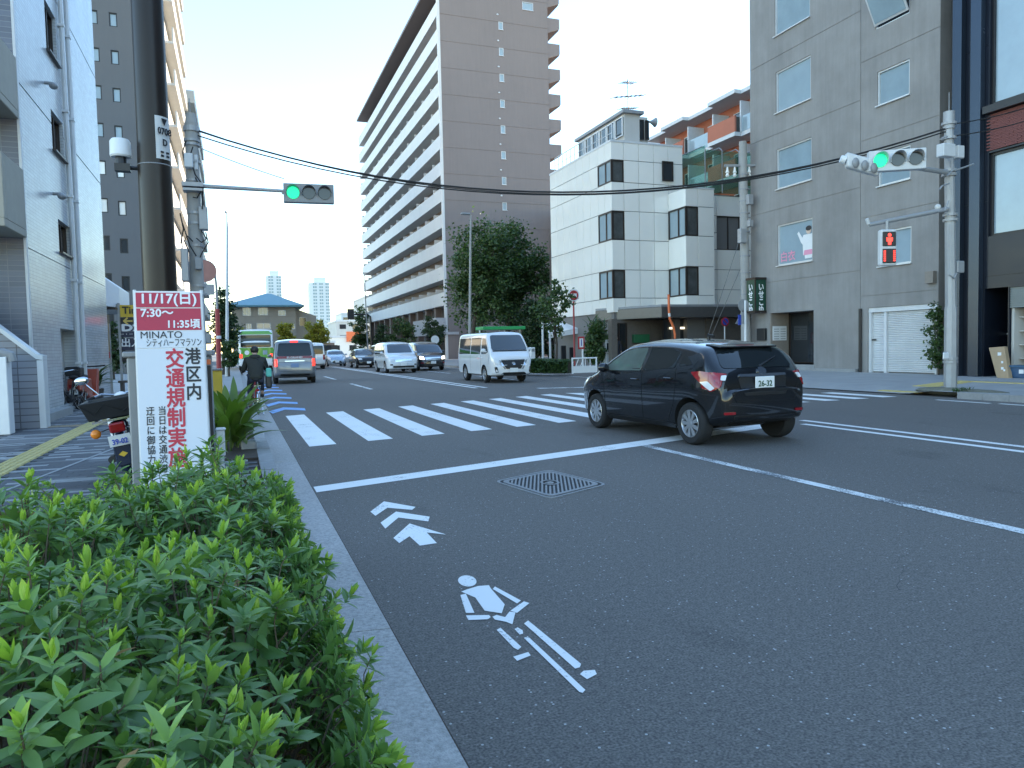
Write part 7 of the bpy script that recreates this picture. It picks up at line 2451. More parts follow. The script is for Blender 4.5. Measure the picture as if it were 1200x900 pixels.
LG = [leaf_geo(.078, .0135, .3, .18), leaf_geo(.068, .0130, .25, .32), leaf_geo(.060, .0112, .35, .10)]
YG_ = [leaf_geo(.046, .0085, .5, -.1), leaf_geo(.040, .008, .5, -.25)]
rz_ = random.Random(11)

t = thing('azalea_hedge', (-.42, 3.2, SW), 'dense azalea hedge with pale green shoot tips filling the roadside bed', 'hedge')
HX0, HX1, HY0, HY1 = -1.08, .20, .25, 5.0


def htop(x, y):
    n = .065 * math.sin(x * 4.6 + y * 2.1) + .055 * math.sin(y * 3.3 - x * 2.4 + 1) + .03 * math.sin(x * 11 + y * 7)
    h = .57 + n + .05 * smooth_step(1.5, 3.0, y) - .17 * smooth_step(3.4, 5.0, y)
    ex = min((x - HX0) / .30, (HX1 - x) / .34, (HY1 - y) / .5)
    ex = max(0, min(1, ex))
    return SW + h * (.30 + .70 * math.sqrt(max(0, 1 - (1 - ex) ** 2)))


def shoot_frame(p, d):
    z = d.normalized()
    x = z.orthogonal().normalized()
    y = z.cross(x)
    m = Matrix((x, y, z)).transposed().to_4x4()
    m.translation = p
    return m


shoots = []
yy = HY0
while yy < HY1:
    xx = HX0
    while xx < HX1 + .05:
        x = xx + rz_.uniform(-.05, .05); y = yy + rz_.uniform(-.05, .05)
        e = 1e-2
        z = htop(x, y)
        gx = (htop(x + e, y) - htop(x - e, y)) / (2 * e); gy = (htop(x, y + e) - htop(x, y - e)) / (2 * e)
        n = Vector((-gx, -gy, 1)).normalized()
        d = (n * .55 + EZ * .8 + Vector((rz_.uniform(-.3, .3), rz_.uniform(-.3, .3), 0))).normalized()
        lift = rz_.choice((0, .01, .03, .06, .10, -.04)) 
        if rz_.random() < .05:
            lift += .05
        shoots.append((Vector((x, y, z + lift)), d, rz_.random() < .62, 1.0))
        xx += .092
    yy += .092
# flank towards the gutter, near end and under layer
for i in range(760):
    y = rz_.uniform(HY0, HY1)
    z = SW + rz_.uniform(.06, .48)
    out = .17 + .08 * math.sin((z - SW) * 5) + rz_.uniform(-.05, .05)
    shoots.append((Vector((out - .02, y, z)), Vector((.9, rz_.uniform(-.4, .4), .55)).normalized(), rz_.random() < .30, .95))
for i in range(260):
    x = rz_.uniform(HX0, HX1); z = SW + rz_.uniform(.06, .55)
    shoots.append((Vector((x, HY0 + rz_.uniform(-.04, .06), z)), Vector((rz_.uniform(-.4, .4), -.8, .6)).normalized(), rz_.random() < .35, .95))
    shoots.append((Vector((HX0 + rz_.uniform(-.05, .05), rz_.uniform(HY0, HY1), z)), Vector((-.8, rz_.uniform(-.4, .4), .6)).normalized(), rz_.random() < .3, .95))
for i in range(1500):
    x, y = rz_.uniform(HX0 + .05, HX1 - .04), rz_.uniform(HY0, HY1 - .1)
    z = SW + (htop(x, y) - SW) * rz_.uniform(.55, .97)
    shoots.append((Vector((x, y, z)), Vector((rz_.uniform(-.8, .8), rz_.uniform(-.8, .8), .7)).normalized(), False, 1.05))
# a few long loose shoots over the gutter
for (px, py, z) in ((432, 770, .36), (425, 830, .25), (400, 700, .5), (378, 660, .5), (345, 610, .5), (420, 800, .3)):
    p = on_z(px, py, z)
    for k in range(2):
        shoots.append((p + Vector((rz_.uniform(-.03, .03), rz_.uniform(-.05, .05), rz_.uniform(-.02, .02))), Vector((.4, rz_.uniform(-.3, .1), .8)).normalized(), True, 1.0))
cam_p = Vector((0, 0, CAM_H))


def in_view(p):
    d = p - cam_p
    w = d.dot(BF)
    if w < .3:
        return False
    return abs(d.dot(BR) / w) < .71 and -.56 < d.dot(BU) / w < .53


vis = sorted([s for s in shoots if in_view(s[0])], key=lambda s: (s[0] - cam_p).length + max(0, htop(s[0].x, s[0].y) - s[0].z) * 3)
own = set(id(s) for s in vis[:31])
lmesh = []
for g in LG:
    q = MB(); q.add(*g); lmesh.append(q.mesh('leaf', M['azalea_old'], smooth=True, angle=2.5))
ymesh = []
for g in YG_:
    q = MB(); q.add(*g); ymesh.append(q.mesh('leaf', M['azalea_new'], smooth=True, angle=2.5))
old, mid_, new, stem = wmb(t), wmb(t), wmb(t), wmb(t)
mmesh = []
for g in LG:
    q = MB(); q.add(*g); mmesh.append(q.mesh('leaf', M['azalea_mid'], smooth=True, angle=2.5))
n_own = 0
MO = Matrix.Translation(-t.location)
for s in shoots:
    p, d, young, sc = s
    F = shoot_frame(p, d)
    sc *= rz_.uniform(.80, 1.38)
    k0 = rz_.uniform(0, 6.28)
    single = id(s) in own
    nl = rz_.randint(8, 11)
    for i in range(nl):
        el = R(rz_.uniform(2, 30)) + (i / nl) * R(38)
        a = k0 + i * 2.4
        m = F @ Matrix.Translation((0, 0, -.028 * (1 - i / nl) * 1.4)) @ Matrix.Rotation(a, 4, 'Z') @ Matrix.Rotation(-el, 4, 'Y') @ Matrix.Rotation(rz_.uniform(-.35, .35), 4, 'X') @ Matrix.Scale(sc * rz_.uniform(.75, 1.1) * (1.08 - .35 * i / nl), 4)
        g = rz_.randrange(3)
        if single and n_own < 262:
            o = put('leaf', (mmesh if i > nl * .62 else lmesh)[g], t); o.matrix_local = MO @ m; n_own += 1
        else:
            add_leaf(mid_ if i > nl * .62 and young else old, m, LG[g])
    if young:
        for i in range(rz_.randint(3, 6)):
            el = R(rz_.uniform(48, 82))
            m = F @ Matrix.Translation((0, 0, .004)) @ Matrix.Rotation(k0 + i * 1.7, 4, 'Z') @ Matrix.Rotation(-el, 4, 'Y') @ Matrix.Scale(sc * rz_.uniform(.7, 1.15), 4)
            g = rz_.randrange(2)
            if single and n_own < 298:
                o = put('leaf', ymesh[g], t); o.matrix_local = MO @ m; n_own += 1
            else:
                add_leaf(new, m, YG_[g])
    if rz_.random() < .8:
        b0 = p - d * .13 + Vector((rz_.uniform(-.03, .03), rz_.uniform(-.03, .03), -.05))
        stem.tube([p, p - d * .06, b0], [.0018, .0022, .003], 4)
for i in range(120):
    x, y = rz_.uniform(HX0 + .1, HX1 - .1), rz_.uniform(HY0, HY1)
    stem.tube([(x, y, SW - .02), (x + rz_.uniform(-.08, .08), y + rz_.uniform(-.08, .08), SW + .25), (x + rz_.uniform(-.16, .16), y + rz_.uniform(-.16, .16), htop(x, y) - .08)], [.008, .006, .003], 5)
dead = wmb(t)
for i in range(70):
    x, y = rz_.uniform(HX0 + .1, HX1), rz_.uniform(HY0, HY1)
    m = Matrix.Translation((x, y, htop(x, y) - rz_.uniform(-.01, .08))) @ Matrix.Rotation(rz_.uniform(0, 6.28), 4, 'Z') @ Matrix.Rotation(rz_.uniform(-.6, .6), 4, 'Y') @ Matrix.Scale(rz_.uniform(.5, .9), 4)
    add_leaf(dead, m, LG[rz_.randrange(3)])
o = dead.build('withered_foliage', mat('withered_leaf', (.24, .15, .05), .7, var=.2, scale=30), t); o['kind'] = 'stuff'
o = old.build('foliage', M['azalea_old'], t, smooth=True, angle=2.5); o['kind'] = 'stuff'
o = mid_.build('upper_foliage', M['azalea_mid'], t, smooth=True, angle=2.5); o['kind'] = 'stuff'
o = new.build('young_foliage', M['azalea_new'], t, smooth=True, angle=2.5); o['kind'] = 'stuff'
o = stem.build('stems', M['twig'], t); o['kind'] = 'stuff'
b = MB(); b.box(HX0 + .02, .199, -.5, 5.15, SW - .011, SW + .01); struct(b.build('planting_bed', M['soil']))

# broad-leaved clumps along the kerb
BG = [leaf_geo(.52, .075, .22, .50, 7), leaf_geo(.44, .082, .2, .75, 7), leaf_geo(.58, .065, .25, .32, 7)]
bmesh_ = []
for g in BG:
    q = MB(); q.add(*g); bmesh_.append(q.mesh('leaf', M['broad_leaf'], smooth=True, angle=2.5))
for ci, (cx, cy, n, hs, lab) in enumerate(((-.10, 10.3, 46, 1.0, 'clump of broad arching leaves between the cabinet and the kerb'), (-.12, 13.2, 40, 1.05, 'second clump of broad arching leaves behind the first one'), (-.2, 16.6, 26, .8, 'low broad-leaved clump close to the yellow box'))):
    t = thing('broad_leaved_plant', (cx, cy, SW), lab, 'plant', 'broad-leaved plants along the kerb')
    rl = random.Random(20 + ci)
    for i in range(n):
        a = rl.uniform(0, 6.28)
        el = R(rl.uniform(25, 84))
        r0 = rl.uniform(0, .20)
        m = Matrix.Translation((r0 * math.cos(a), r0 * 2.0 * math.sin(a), rl.uniform(.05, .30) * hs)) @ Matrix.Rotation(a, 4, 'Z') @ Matrix.Rotation(-el, 4, 'Y') @ Matrix.Rotation(rl.uniform(-.6, .6), 4, 'X') @ Matrix.Scale(hs * rl.uniform(.8, 1.25), 4)
        o = put('leaf', bmesh_[rl.randrange(3)], t); o.matrix_local = m
    q = MB()
    for i in range(14):
        a = rl.uniform(0, 6.28); r0 = rl.uniform(0, .2)
        q.tube([(r0 * math.cos(a), r0 * 2 * math.sin(a), 0), (r0 * 1.2 * math.cos(a), r0 * 2.2 * math.sin(a), .35 * hs)], [.012, .008], 5)
    q.build('stems', M['broad_leaf'], t)
b = MB(); b.box(-.45, .199, 9.2, 18, SW - .011, SW + .02); struct(b.build('planting_strip', M['soil']))
p = on_y(250, 444, 24)
t = thing('yellow_box', (p.x, 24, SW), 'small yellow box on the pavement behind the broad leaves', 'box')
q = wmb(t); q.box(p.x - .2, p.x + .25, 23.8, 24.2, SW, SW + .75); q.build('case', M['yellow_paint'], t, bevel=.03)
q = wmb(t); q.box(p.x - .23, p.x + .28, 23.77, 24.23, SW + .75, SW + .80); q.build('lid', M['grey_metal'], t)


# ---------------------------------------------------------------- trees
def tree(name, label, base, crown, radii, nleaf, leaf, m, seed=1, nlimb=9, trunk_r=.16, clumps=70, cone=False, cat='tree', group=None, lm=1.0, stems=1):
    rt = random.Random(seed)
    base, crown = Vector(base), Vector(crown)
    t = thing(name, base, label, cat, group)
    rx, ry, rz3 = radii
    C = []
    for i in range(clumps):
        while True:
            v = Vector((rt.uniform(-1, 1), rt.uniform(-1, 1), rt.uniform(-1, 1)))
            if .30 < v.length < 1:
                break
        if cone:
            f = (v.z + 1) / 2
            k = (1 - f) * .95 + .06
            v.x *= k; v.y *= k
        k = rt.uniform(.80, 1.12)
        C.append((crown + Vector((v.x * rx * k, v.y * ry * k, v.z * rz3 * k)), rt.uniform(.6, 1.3)))
    tops = crown - EZ * rz3 * .15
    q = wmb(t)
    for s in range(stems):
        off = Vector((0, 0, 0)) if stems == 1 else Vector(((s - (stems - 1) / 2) * .35, rt.uniform(-.2, .2), 0))
        mid = base.lerp(tops, .45) + Vector((rt.uniform(-.15, .15), rt.uniform(-.15, .15), 0)) + off * 1.6
        q.tube([base + off - EZ * .1, base + off + EZ * .4, mid, tops + off * 2, crown + EZ * rz3 * .5], [trunk_r * 1.35, trunk_r, trunk_r * .75, trunk_r * .45, trunk_r * .12], 9)
    q.build('trunk', M['bark'], t, smooth=True)
    for i in range(nlimb):
        c = C[i * len(C) // nlimb][0]
        f = rt.uniform(.45, .9)
        st_ = base.lerp(tops, f)
        md = st_.lerp(c, .5) + Vector((0, 0, rt.uniform(0, .2) * rz3))
        q = wmb(t); q.tube([st_, md, c], [trunk_r * .42, trunk_r * .24, trunk_r * .06], 6); q.build('limb', M['bark'], t, smooth=True)
    q = wmb(t)
    sg = (rx * ry * rz3) ** (1 / 3) * .145
    for i in range(nleaf):
        c, w = C[rt.randrange(len(C))]
        p = c + Vector((rt.gauss(0, sg * w), rt.gauss(0, sg * w), rt.gauss(0, sg * w * .8)))
        u = Vector((rt.gauss(0, 1), rt.gauss(0, 1), rt.gauss(0, .6))).normalized()
        v = u.orthogonal().normalized()
        v = (v * math.cos(rt.uniform(0, 6.28)) + u.cross(v) * math.sin(rt.uniform(0, 6.28))).normalized()
        L = leaf * rt.uniform(.6, 1.35)
        a = u * L; b_ = v * L * .36 * lm
        n_ = u.cross(v) * L * .10
        q.add([p - a * .5, p + b_ - n_, p + a * .5, p - b_ - n_], [(0, 1, 2), (0, 2, 3)])
    q.build('crown', M[m], t)
    return t


def T(px_base, py_base, Y):
    p = on_y(px_base, py_base, Y); p.z = SW; return p


def crown_px(x0, x1, y0, y1, Y):
    a, c = on_y(x0, y0, Y), on_y(x1, y1, Y)
    return (a + c) / 2, ((c.x - a.x) / 2, (c.x - a.x) / 2, (a.z - c.z) / 2)


for (nm, lab, bx, Y, box, nl, lf, m, sd, kw) in (
        ('zelkova_tree', 'big dense zelkova before the pink tower wall, its crown behind the lamp', 552, 58, (530, 606, 262, 385), 15000, .26, 'green_leaf', 1, dict(trunk_r=.24, clumps=110, nlimb=12, stems=2)),
        ('zelkova_tree', 'broad dark zelkova whose forked trunk stands behind the bus shelter', 586, 60, (566, 640, 266, 392), 15000, .26, 'green_leaf', 2, dict(trunk_r=.26, clumps=110, nlimb=12)),
        ('dark_tree', 'low very dark tree right of the zelkovas behind the shelter', 628, 55, (606, 650, 345, 428), 6500, .24, 'dark_leaf', 3, dict(trunk_r=.18, clumps=60)),
        ('young_tree', 'young loose-leaved street tree on a thin bent trunk by the hedge', 652, 35.2, (630, 668, 322, 400), 1700, .15, 'green_leaf', 4, dict(trunk_r=.075, clumps=36, nlimb=8, lm=1.3)),
        ('street_tree', 'small dark round tree beside the white-banded low balcony', 508, 74, (494, 521, 372, 412), 2600, .22, 'dark_leaf', 5, dict(trunk_r=.12, clumps=40)),
        ('street_tree', 'green round tree before the balcony tower above the pearl minivan', 470, 84, (455, 486, 371, 414), 3200, .24, 'green_leaf', 6, dict(trunk_r=.13, clumps=40)),
        ('street_tree', 'reddish brown leafed thin tree further along the tower foot', 446, 100, (436, 458, 380, 416), 1800, .26, 'dark_leaf', 7, dict(trunk_r=.13, clumps=34)),
        ('avenue_tree', 'tall sunlit yellow-green tree at the far end of the balcony tower', 424, 132, (412, 434, 360, 420), 3800, .34, 'green_leaf', 8, dict(trunk_r=.2, clumps=50)),
        ('ginkgo_tree', 'left of two bright yellow trees before the beige block', 334, 104, (323, 347, 378, 408), 3400, .26, 'yellow_leaf', 9, dict(trunk_r=.13, clumps=46)),
        ('ginkgo_tree', 'larger yellow tree over the white van roof', 372, 100, (357, 387, 377, 408), 4000, .26, 'yellow_leaf', 10, dict(trunk_r=.13, clumps=46)),
        ('ginkgo_tree', 'small yellow tree half hidden behind the dark conifer', 283, 92, (274, 292, 386, 410), 1800, .24, 'yellow_leaf', 12, dict(trunk_r=.1, clumps=30)),
        ('conifer_tree', 'dark conifer with a thin top behind the red sign pole', 262, 46, (240, 286, 338, 416), 4200, .24, 'dark_leaf', 13, dict(trunk_r=.13, clumps=70, cone=True, lm=.6)),
        ('kerb_shrub', 'grey-green shrub at the conifer foot beside the pavement', 268, 42, (258, 284, 398, 432), 1800, .15, 'green_leaf', 14, dict(trunk_r=.05, clumps=30, nlimb=4)),
        ('lot_shrub', 'dark evergreen shrub behind the parking sign', 132, 44, (118, 150, 380, 436), 1800, .2, 'dark_leaf', 17, dict(trunk_r=.08, clumps=36, nlimb=4))):
    c, r = crown_px(*box, Y)
    tree(nm, lab, T(bx, 430, Y), c, r, nl, lf, m, seed=sd, cat='shrub' if 'shrub' in nm else 'tree', **kw)

# clipped hedges on the far corner
def clipped(name, label, a, c, h, d, n, m, seed):
    rh = random.Random(seed)
    a, c = Vector(a), Vector(c)
    t = thing(name, a, label, 'hedge')
    q = wmb(t)
    L = (c - a).length; U = (c - a).normalized(); V = EZ.cross(U)
    for i in range(n):
        f, g, z = rh.random(), rh.uniform(-.5, .5), rh.uniform(.05, 1)
        k = rh.randrange(3)
        if k == 0: z = rh.uniform(.9, 1.03)
        elif k == 1: g = -.5 + rh.gauss(0, .04)
        p = a + U * (L * f) + V * (d * g) + EZ * (h * z)
        u = Vector((rh.gauss(0, 1), rh.gauss(0, 1), rh.gauss(0, 1))).normalized(); v = u.orthogonal()
        l_ = rh.uniform(.05, .11)
        q.add([p - u * l_, p + v * l_ * .5, p + u * l_, p - v * l_ * .5], [(0, 1, 2), (0, 2, 3)])
    o = q.build('foliage', M[m], t); o['kind'] = 'stuff'
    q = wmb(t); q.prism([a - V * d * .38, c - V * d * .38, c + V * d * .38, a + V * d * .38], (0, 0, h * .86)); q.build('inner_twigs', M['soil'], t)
    return t


g0, g1, g2, g3 = on_z(606, 437, SW), on_z(645, 437, SW), on_z(646, 437, SW), on_z(669, 437, SW)
clipped('clipped_hedge', 'longer clipped hedge along the far kerb beside the white van', g0, g1, .62, .7, 2600, 'green_leaf', 3)
clipped('clipped_hedge', 'shorter clipped hedge between the young tree and the white fence', g2, g3, .58, .7, 1600, 'green_leaf', 4)

# ivy-like bush with spiky top by the brown entrance
c, r = crown_px(686, 716, 374, 432, 37.6)
tree('spiky_bush', 'tall green climbing bush with a spiky top beside the brown entrance', T(701, 430, 37.6), c, (r[0], .6, r[2]), 5200, .16, 'green_leaf', seed=21, nlimb=6, trunk_r=.06, clumps=90, cat='bush')
t = bpy.data.objects['spiky_bush']
rs = random.Random(9)
for i in range(26):
    a = rs.uniform(0, 6.28)
    g = leaf_geo(.9, .035, .2, .35, 5)
    q = MB(); m = Matrix.Translation((c.x - t.location.x + rs.uniform(-.5, .5), rs.uniform(-.3, .3), c.z + r[2] * .75 - SW + rs.uniform(-.3, .2))) @ Matrix.Rotation(a, 4, 'Z') @ Matrix.Rotation(-R(rs.uniform(25, 75)), 4, 'Y')
    add_leaf(q, m, g); q.build('frond', M['green_leaf'], t)
# creeper on the grey corner
c, r = crown_px(1086, 1106, 352, 438, 18.2)
tree('wall_creeper', 'green creeper with yellow leaves climbing the grey building edge', (c.x + .1, 18.15, SW), c, (.28, .3, r[2]), 1500, .10, 'green_leaf', seed=31, nlimb=5, trunk_r=.025, clumps=46, cat='plant')
t = thing('fern_pot', on_y(112, 458, 23.5), 'leafy fern-like pot plant outside the tiled building door', 'plant')
p = on_y(112, 458, 23.5)
t.location = (p.x, 23.5, SW)
q = MB(); q.lathe([(.12, 0), (.18, .02), (.22, .34), (.19, .34), (.15, .05)], n=14); q.build('pot', M['orange' if 0 else 'brown_panel'], t, smooth=True)
rs = random.Random(4)
for i in range(46):
    g = leaf_geo(.62, .055, .2, rs.uniform(.3, .7), 5)
    q = MB(); m = Matrix.Translation((rs.uniform(-.1, .1), rs.uniform(-.1, .1), rs.uniform(.3, .75))) @ Matrix.Rotation(rs.uniform(0, 6.28), 4, 'Z') @ Matrix.Rotation(-R(rs.uniform(20, 80)), 4, 'Y') @ Matrix.Scale(rs.uniform(.6, 1.1), 4)
    add_leaf(q, m, g); q.build('leaf', M['green_leaf'], t)
q = MB(); rs = random.Random(6)
for i in range(60):
    m = Matrix.Translation((rs.uniform(-.25, .25), rs.uniform(-.1, .1), 0)) @ Matrix.Rotation(rs.uniform(0, 6.28), 4, 'Z') @ Matrix.Rotation(-R(rs.uniform(30, 85)), 4, 'Y')
    add_leaf(q, m, leaf_geo(.13, .012, .2, .4, 4))
p = on_z(1128, 459, SW)
wd = put('weeds', q.mesh('weeds', M['green_leaf']), None, p); wd['kind'] = 'stuff'


# ================================================================ BICYCLES, MOTORBIKE, SCOOTER
def bike_wheel(parent, x, r, z=None):
    z = r if z is None else z
    q = MB(); q.tube([(x + r * math.cos(a), 0, z + r * math.sin(a)) for a in [2 * math.pi * i / 28 for i in range(28)]], .017, 7, closed=True)
    w = q.build('tyre', M['rubber'], parent, smooth=True)
    q = MB(); q.tube([(x + (r - .025) * math.cos(a), 0, z + (r - .025) * math.sin(a)) for a in [2 * math.pi * i / 28 for i in range(28)]], .009, 5, closed=True)
    for i in range(18):
        a = 2 * math.pi * i / 18
        q.tube([(x + .015 * math.cos(a + .8), .03 * (1 if i % 2 else -1), z + .015 * math.sin(a + .8)), (x + (r - .02) * math.cos(a), 0, z + (r - .02) * math.sin(a))], .0016, 3)
    q.cyl((x, -.045, z), (x, .045, z), .022)
    q.build('rim', M['alloy'], w)


def bicycle(name, loc, heading, label, frame_m, basket=True, r=.31, steer=0):
    t = thing(name, loc, label, 'bicycle', None, heading)
    bike_wheel(t, -.50, r); bike_wheel(t, .52, r)
    q = MB()
    sj, hj, bb = Vector((-.20, 0, .66)), Vector((.36, 0, .70)), Vector((-.06, 0, .28))
    q.tube([bb, sj], .016); q.tube([hj, Vector((.20, 0, .42)), bb], .02); q.tube([(-.50, .05, r), (-.06, .04, .28)], .011); q.tube([(-.50, -.05, r), (-.06, -.04, .28)], .011)
    q.tube([(-.50, .05, r), sj], .009); q.tube([(-.50, -.05, r), sj], .009); q.tube([(.33, 0, .80), hj, (.40, .045, .58), (.52, .05, r)], .014); q.tube([hj, (.40, -.045, .58), (.52, -.05, r)], .012)
    q.build('frame', M[frame_m], t, smooth=True)
    q = MB(); q.tube([(.18, .28, .93), (.26, .24, .96), (.34, .08, .93), (.34, 0, .86), (.34, -.08, .93), (.26, -.24, .96), (.18, -.28, .93)], .012); q.build('handlebar', M['chrome'], t)
    for s in (1, -1):
        q = MB(); q.tube([(.12, s * .29, .925), (.22, s * .265, .945)], .017, 8); q.build('grip', M['rubber'], t)
    q = MB(); q.ball((-.24, 0, .78), .15, .09, .045); q.cyl(sj, (-.22, 0, .76), .012); q.build('saddle', M['rubber'], t, smooth=True)
    q = MB(); q.tube([(.52 + (r + .035) * math.cos(a), 0, r + (r + .035) * math.sin(a)) for a in [R(20 + 10 * i) for i in range(14)]], .02, 6); q.tube([(-.50 + (r + .035) * math.cos(a), 0, r + (r + .035) * math.sin(a)) for a in [R(30 + 10 * i) for i in range(16)]], .02, 6); q.build('mudguards', M['chrome'], t)
    q = MB(); q.box(-.78, -.30, -.07, .07, r + .36, r + .375); q.tube([(-.5, .06, r), (-.62, .07, r + .36)], .006); q.tube([(-.5, -.06, r), (-.62, -.07, r + .36)], .006); q.build('rear_rack', M['chrome'], t)
    q = MB(); q.box(-.80, -.78, -.03, .03, r + .24, r + .30); q.build('rear_reflector', M['red_lens'], t)
    q = MB(); q.cyl((-.06, -.06, .28), (-.06, .06, .28), .09, n=18); q.tube([(-.06, .07, .28), (.02, .09, .14)], .01); q.tube([(-.06, -.07, .28), (-.14, -.09, .42)], .01); q.box(-.03, .07, .09, .17, .125, .145); q.box(-.19, -.09, -.17, -.09, .41, .43); q.build('crank', M['dark_plastic'], t)
    if basket:
        q = MB()
        for z, w_ in ((.62, .11), (.70, .125), (.78, .14), (.86, .155)):
            q.tube([(.42, -w_, z), (.64, -w_, z), (.64, w_, z), (.42, w_, z)], .005, 4, closed=True)
        for i in range(7):
            y = -.11 + i * .22 / 6
            q.tube([(.64, y, .62), (.64, y * 1.4, .86)], .004, 4); q.tube([(.42, y, .62), (.42, y * 1.4, .86)], .004, 4)
            q.tube([(.42, y, .62), (.64, y, .62)], .004, 4)
        q.build('basket', M['dark_plastic'], t)
    q = MB(); q.tube([(-.5, .08, r), (-.60, .12, .01)], .008); q.tube([(-.5, -.08, r), (-.60, -.12, .01)], .008); q.build('stand', M['chrome'], t)
    return t


p = on_z(76, 484, SW)
bicycle('parked_bicycle', (p.x, p.y + .55, SW), R(-105), 'black bicycle parked against the white tiled street wall', 'black_paint')
# red scooter behind it
p = on_z(97, 479, SW)
t = thing('parked_scooter', (p.x, p.y + .6, SW), 'dark red scooter with a black seat parked behind the black bicycle', 'scooter', None, R(82))
for x in (-.55, .62):
    q = MB(); q.lathe([(.13, -.045), (.20, -.05), (.225, -.02), (.225, .02), (.20, .05), (.13, .045)], (x, 0, .225), 'Y', 20); o = q.build('wheel', M['rubber'], t, smooth=True)
    q = MB(); q.cyl((x, -.04, .225), (x, .04, .225), .12); q.build('rim', M['alloy'], o)
q = MB(); q.prism([(-.85, -.16, .45), (-.80, -.16, .74), (-.1, -.16, .72), (-.05, -.16, .30), (.25, -.16, .26), (.28, -.16, .34), (.45, -.16, .95), (.52, -.16, .93), (.40, -.16, .22), (-.15, -.16, .16), (-.55, -.16, .40)], (0, .32, 0)); q.build('body', mat('scooter_red', (.35, .06, .03), .3, coat=.6), t, bevel=.05, seg=3)
q = MB(); q.ball((-.42, 0, .76), .40, .15, .07); q.build('seat', M['rubber'], t, smooth=True)
q = MB(); q.box(-.92, -.62, -.17, .17, .80, 1.02); q.build('top_box', M['dark_plastic'], t, bevel=.03)
q = MB(); q.tube([(.40, .33, 1.02), (.46, .1, 1.0), (.46, -.1, 1.0), (.40, -.33, 1.02)], .02); q.build('handlebar', M['dark_plastic'], t)
q = MB(); q.box(-.89, -.86, -.10, .10, .52, .60); q.build('tail_light', M['red_lens'], t)
q = MB(); q.box(-.88, -.865, -.09, .09, .36, .48); q.build('number_plate', M['plate'], t)

# delivery motorbike leaning on its stand
p = on_z(139, 560, SW)
t = thing('delivery_motorbike', (p.x + .10, p.y + .42, SW), 'dark delivery motorbike with a big black rear tray beside the cabinet', 'motorbike')
mrot = Matrix.Rotation(R(94), 4, 'Z') @ Matrix.Rotation(R(-9), 4, 'X')
t.rotation_euler = mrot.to_euler()
t.scale = (.84, .84, .84)
for x in (-.60, .60):
    q = MB(); q.lathe([(.20, -.035), (.25, -.04), (.285, -.02), (.29, 0), (.285, .02), (.25, .04), (.20, .035)], (x, 0, .29), 'Y', 24); o = q.build('wheel', M['rubber'], t, smooth=True)
    q = MB(); q.lathe([(.205, -.02), (.205, .02), (.19, .02), (.19, -.02), (.205, -.02)], (x, 0, .29), 'Y', 24); q.cyl((x, -.05, .29), (x, .05, .29), .05)
    for i in range(12):
        a = 2 * math.pi * i / 12; q.tube([(x, .03 * (-1) ** i, .29), (x + .2 * math.cos(a), 0, .29 + .2 * math.sin(a))], .003, 3)
    q.build('rim', M['chrome'], o)
navy = mat('motorbike_navy', (.012, .022, .05), .25, coat=.7)
q = MB(); q.tube([(-.60 + .33 * math.cos(a), 0, .29 + .33 * math.sin(a)) for a in [R(60 + 12 * i) for i in range(13)]], [.07] * 13, 8); q.box(-1.0, -.90, -.09, .09, .22, .50); q.build('rear_mudguard', navy, t, bevel=.01)
q = MB(); q.prism([(-.70, -.10, .62), (-.72, -.10, .74), (.02, -.10, .70), (.12, -.10, .45), (.40, -.10, .60), (.52, -.10, .85), (.58, -.10, .80), (.42, -.10, .40), (.0, -.10, .24), (-.3, -.10, .30)], (0, .20, 0)); q.build('body', navy, t, bevel=.04, seg=2)
q = MB(); q.ball((-.22, 0, .76), .30, .13, .06); q.build('seat', M['rubber'], t, smooth=True)
q = MB()
q.add([(-1.02, -.27, .80), (-.30, -.27, .80), (-.30, .27, .80), (-1.02, .27, .80), (-1.10, -.33, 1.02), (-.26, -.33, 1.02), (-.26, .33, 1.02), (-1.10, .33, 1.02), (-1.07, -.30, 1.02), (-.29, -.30, 1.02), (-.29, .30, 1.02), (-1.07, .30, 1.02), (-1.0, -.25, .83), (-.32, -.25, .83), (-.32, .25, .83), (-1.0, .25, .83)],
      [(3, 2, 1, 0), (0, 1, 5, 4), (1, 2, 6, 5), (2, 3, 7, 6), (3, 0, 4, 7), (4, 5, 9, 8), (5, 6, 10, 9), (6, 7, 11, 10), (7, 4, 8, 11), (8, 9, 13, 12), (9, 10, 14, 13), (10, 11, 15, 14), (11, 8, 12, 15), (12, 13, 14, 15)])
q.build('rear_tray', M['dark_plastic'], t, bevel=.008)
q = MB()
q.tube([(-1.10, -.31, .99), (-1.06, -.1, .86), (-1.085, .08, .98), (-1.06, .2, .87), (-1.10, .32, 1.0)], .006, 5); q.build('elastic_cord', M['rubber'], t)
q = MB(); q.box(-1.02, -.4, -.22, -.18, .765, .79); q.box(-1.02, -.4, .18, .22, .765, .79); q.box(-1.03, -1.0, -.24, .24, .765, .79); q.build('carrier', M['chrome'], t)
q = MB(); q.box(-1.04, -.94, -.085, .085, .62, .74); q.build('tail_light', M['red_lens'], t, bevel=.02, seg=2)
for s in (1, -1):
    q = MB(); q.ball((-1.0, s * .23, .645), .045, .055, .055); q.build('indicator', M['amber'], t, smooth=True)
    q = MB(); q.tube([(-.96, s * .08, .67), (-.97, s * .2, .65)], .012); q.build('indicator_stalk', M['chrome'], t)
q = MB(); q.obox((-1.045, 0, .53), (.004, 0, .001), (0, .115, 0), (-.012, 0, .065)); pl = q.build('number_plate', M['plate'], t)
text('lettering', '39-02', .085, M['sign_blue'], pl, (-1.056, 0, .515), (R(84), 0, R(-90)), bold=.003, align='CENTER', squeeze=.85)
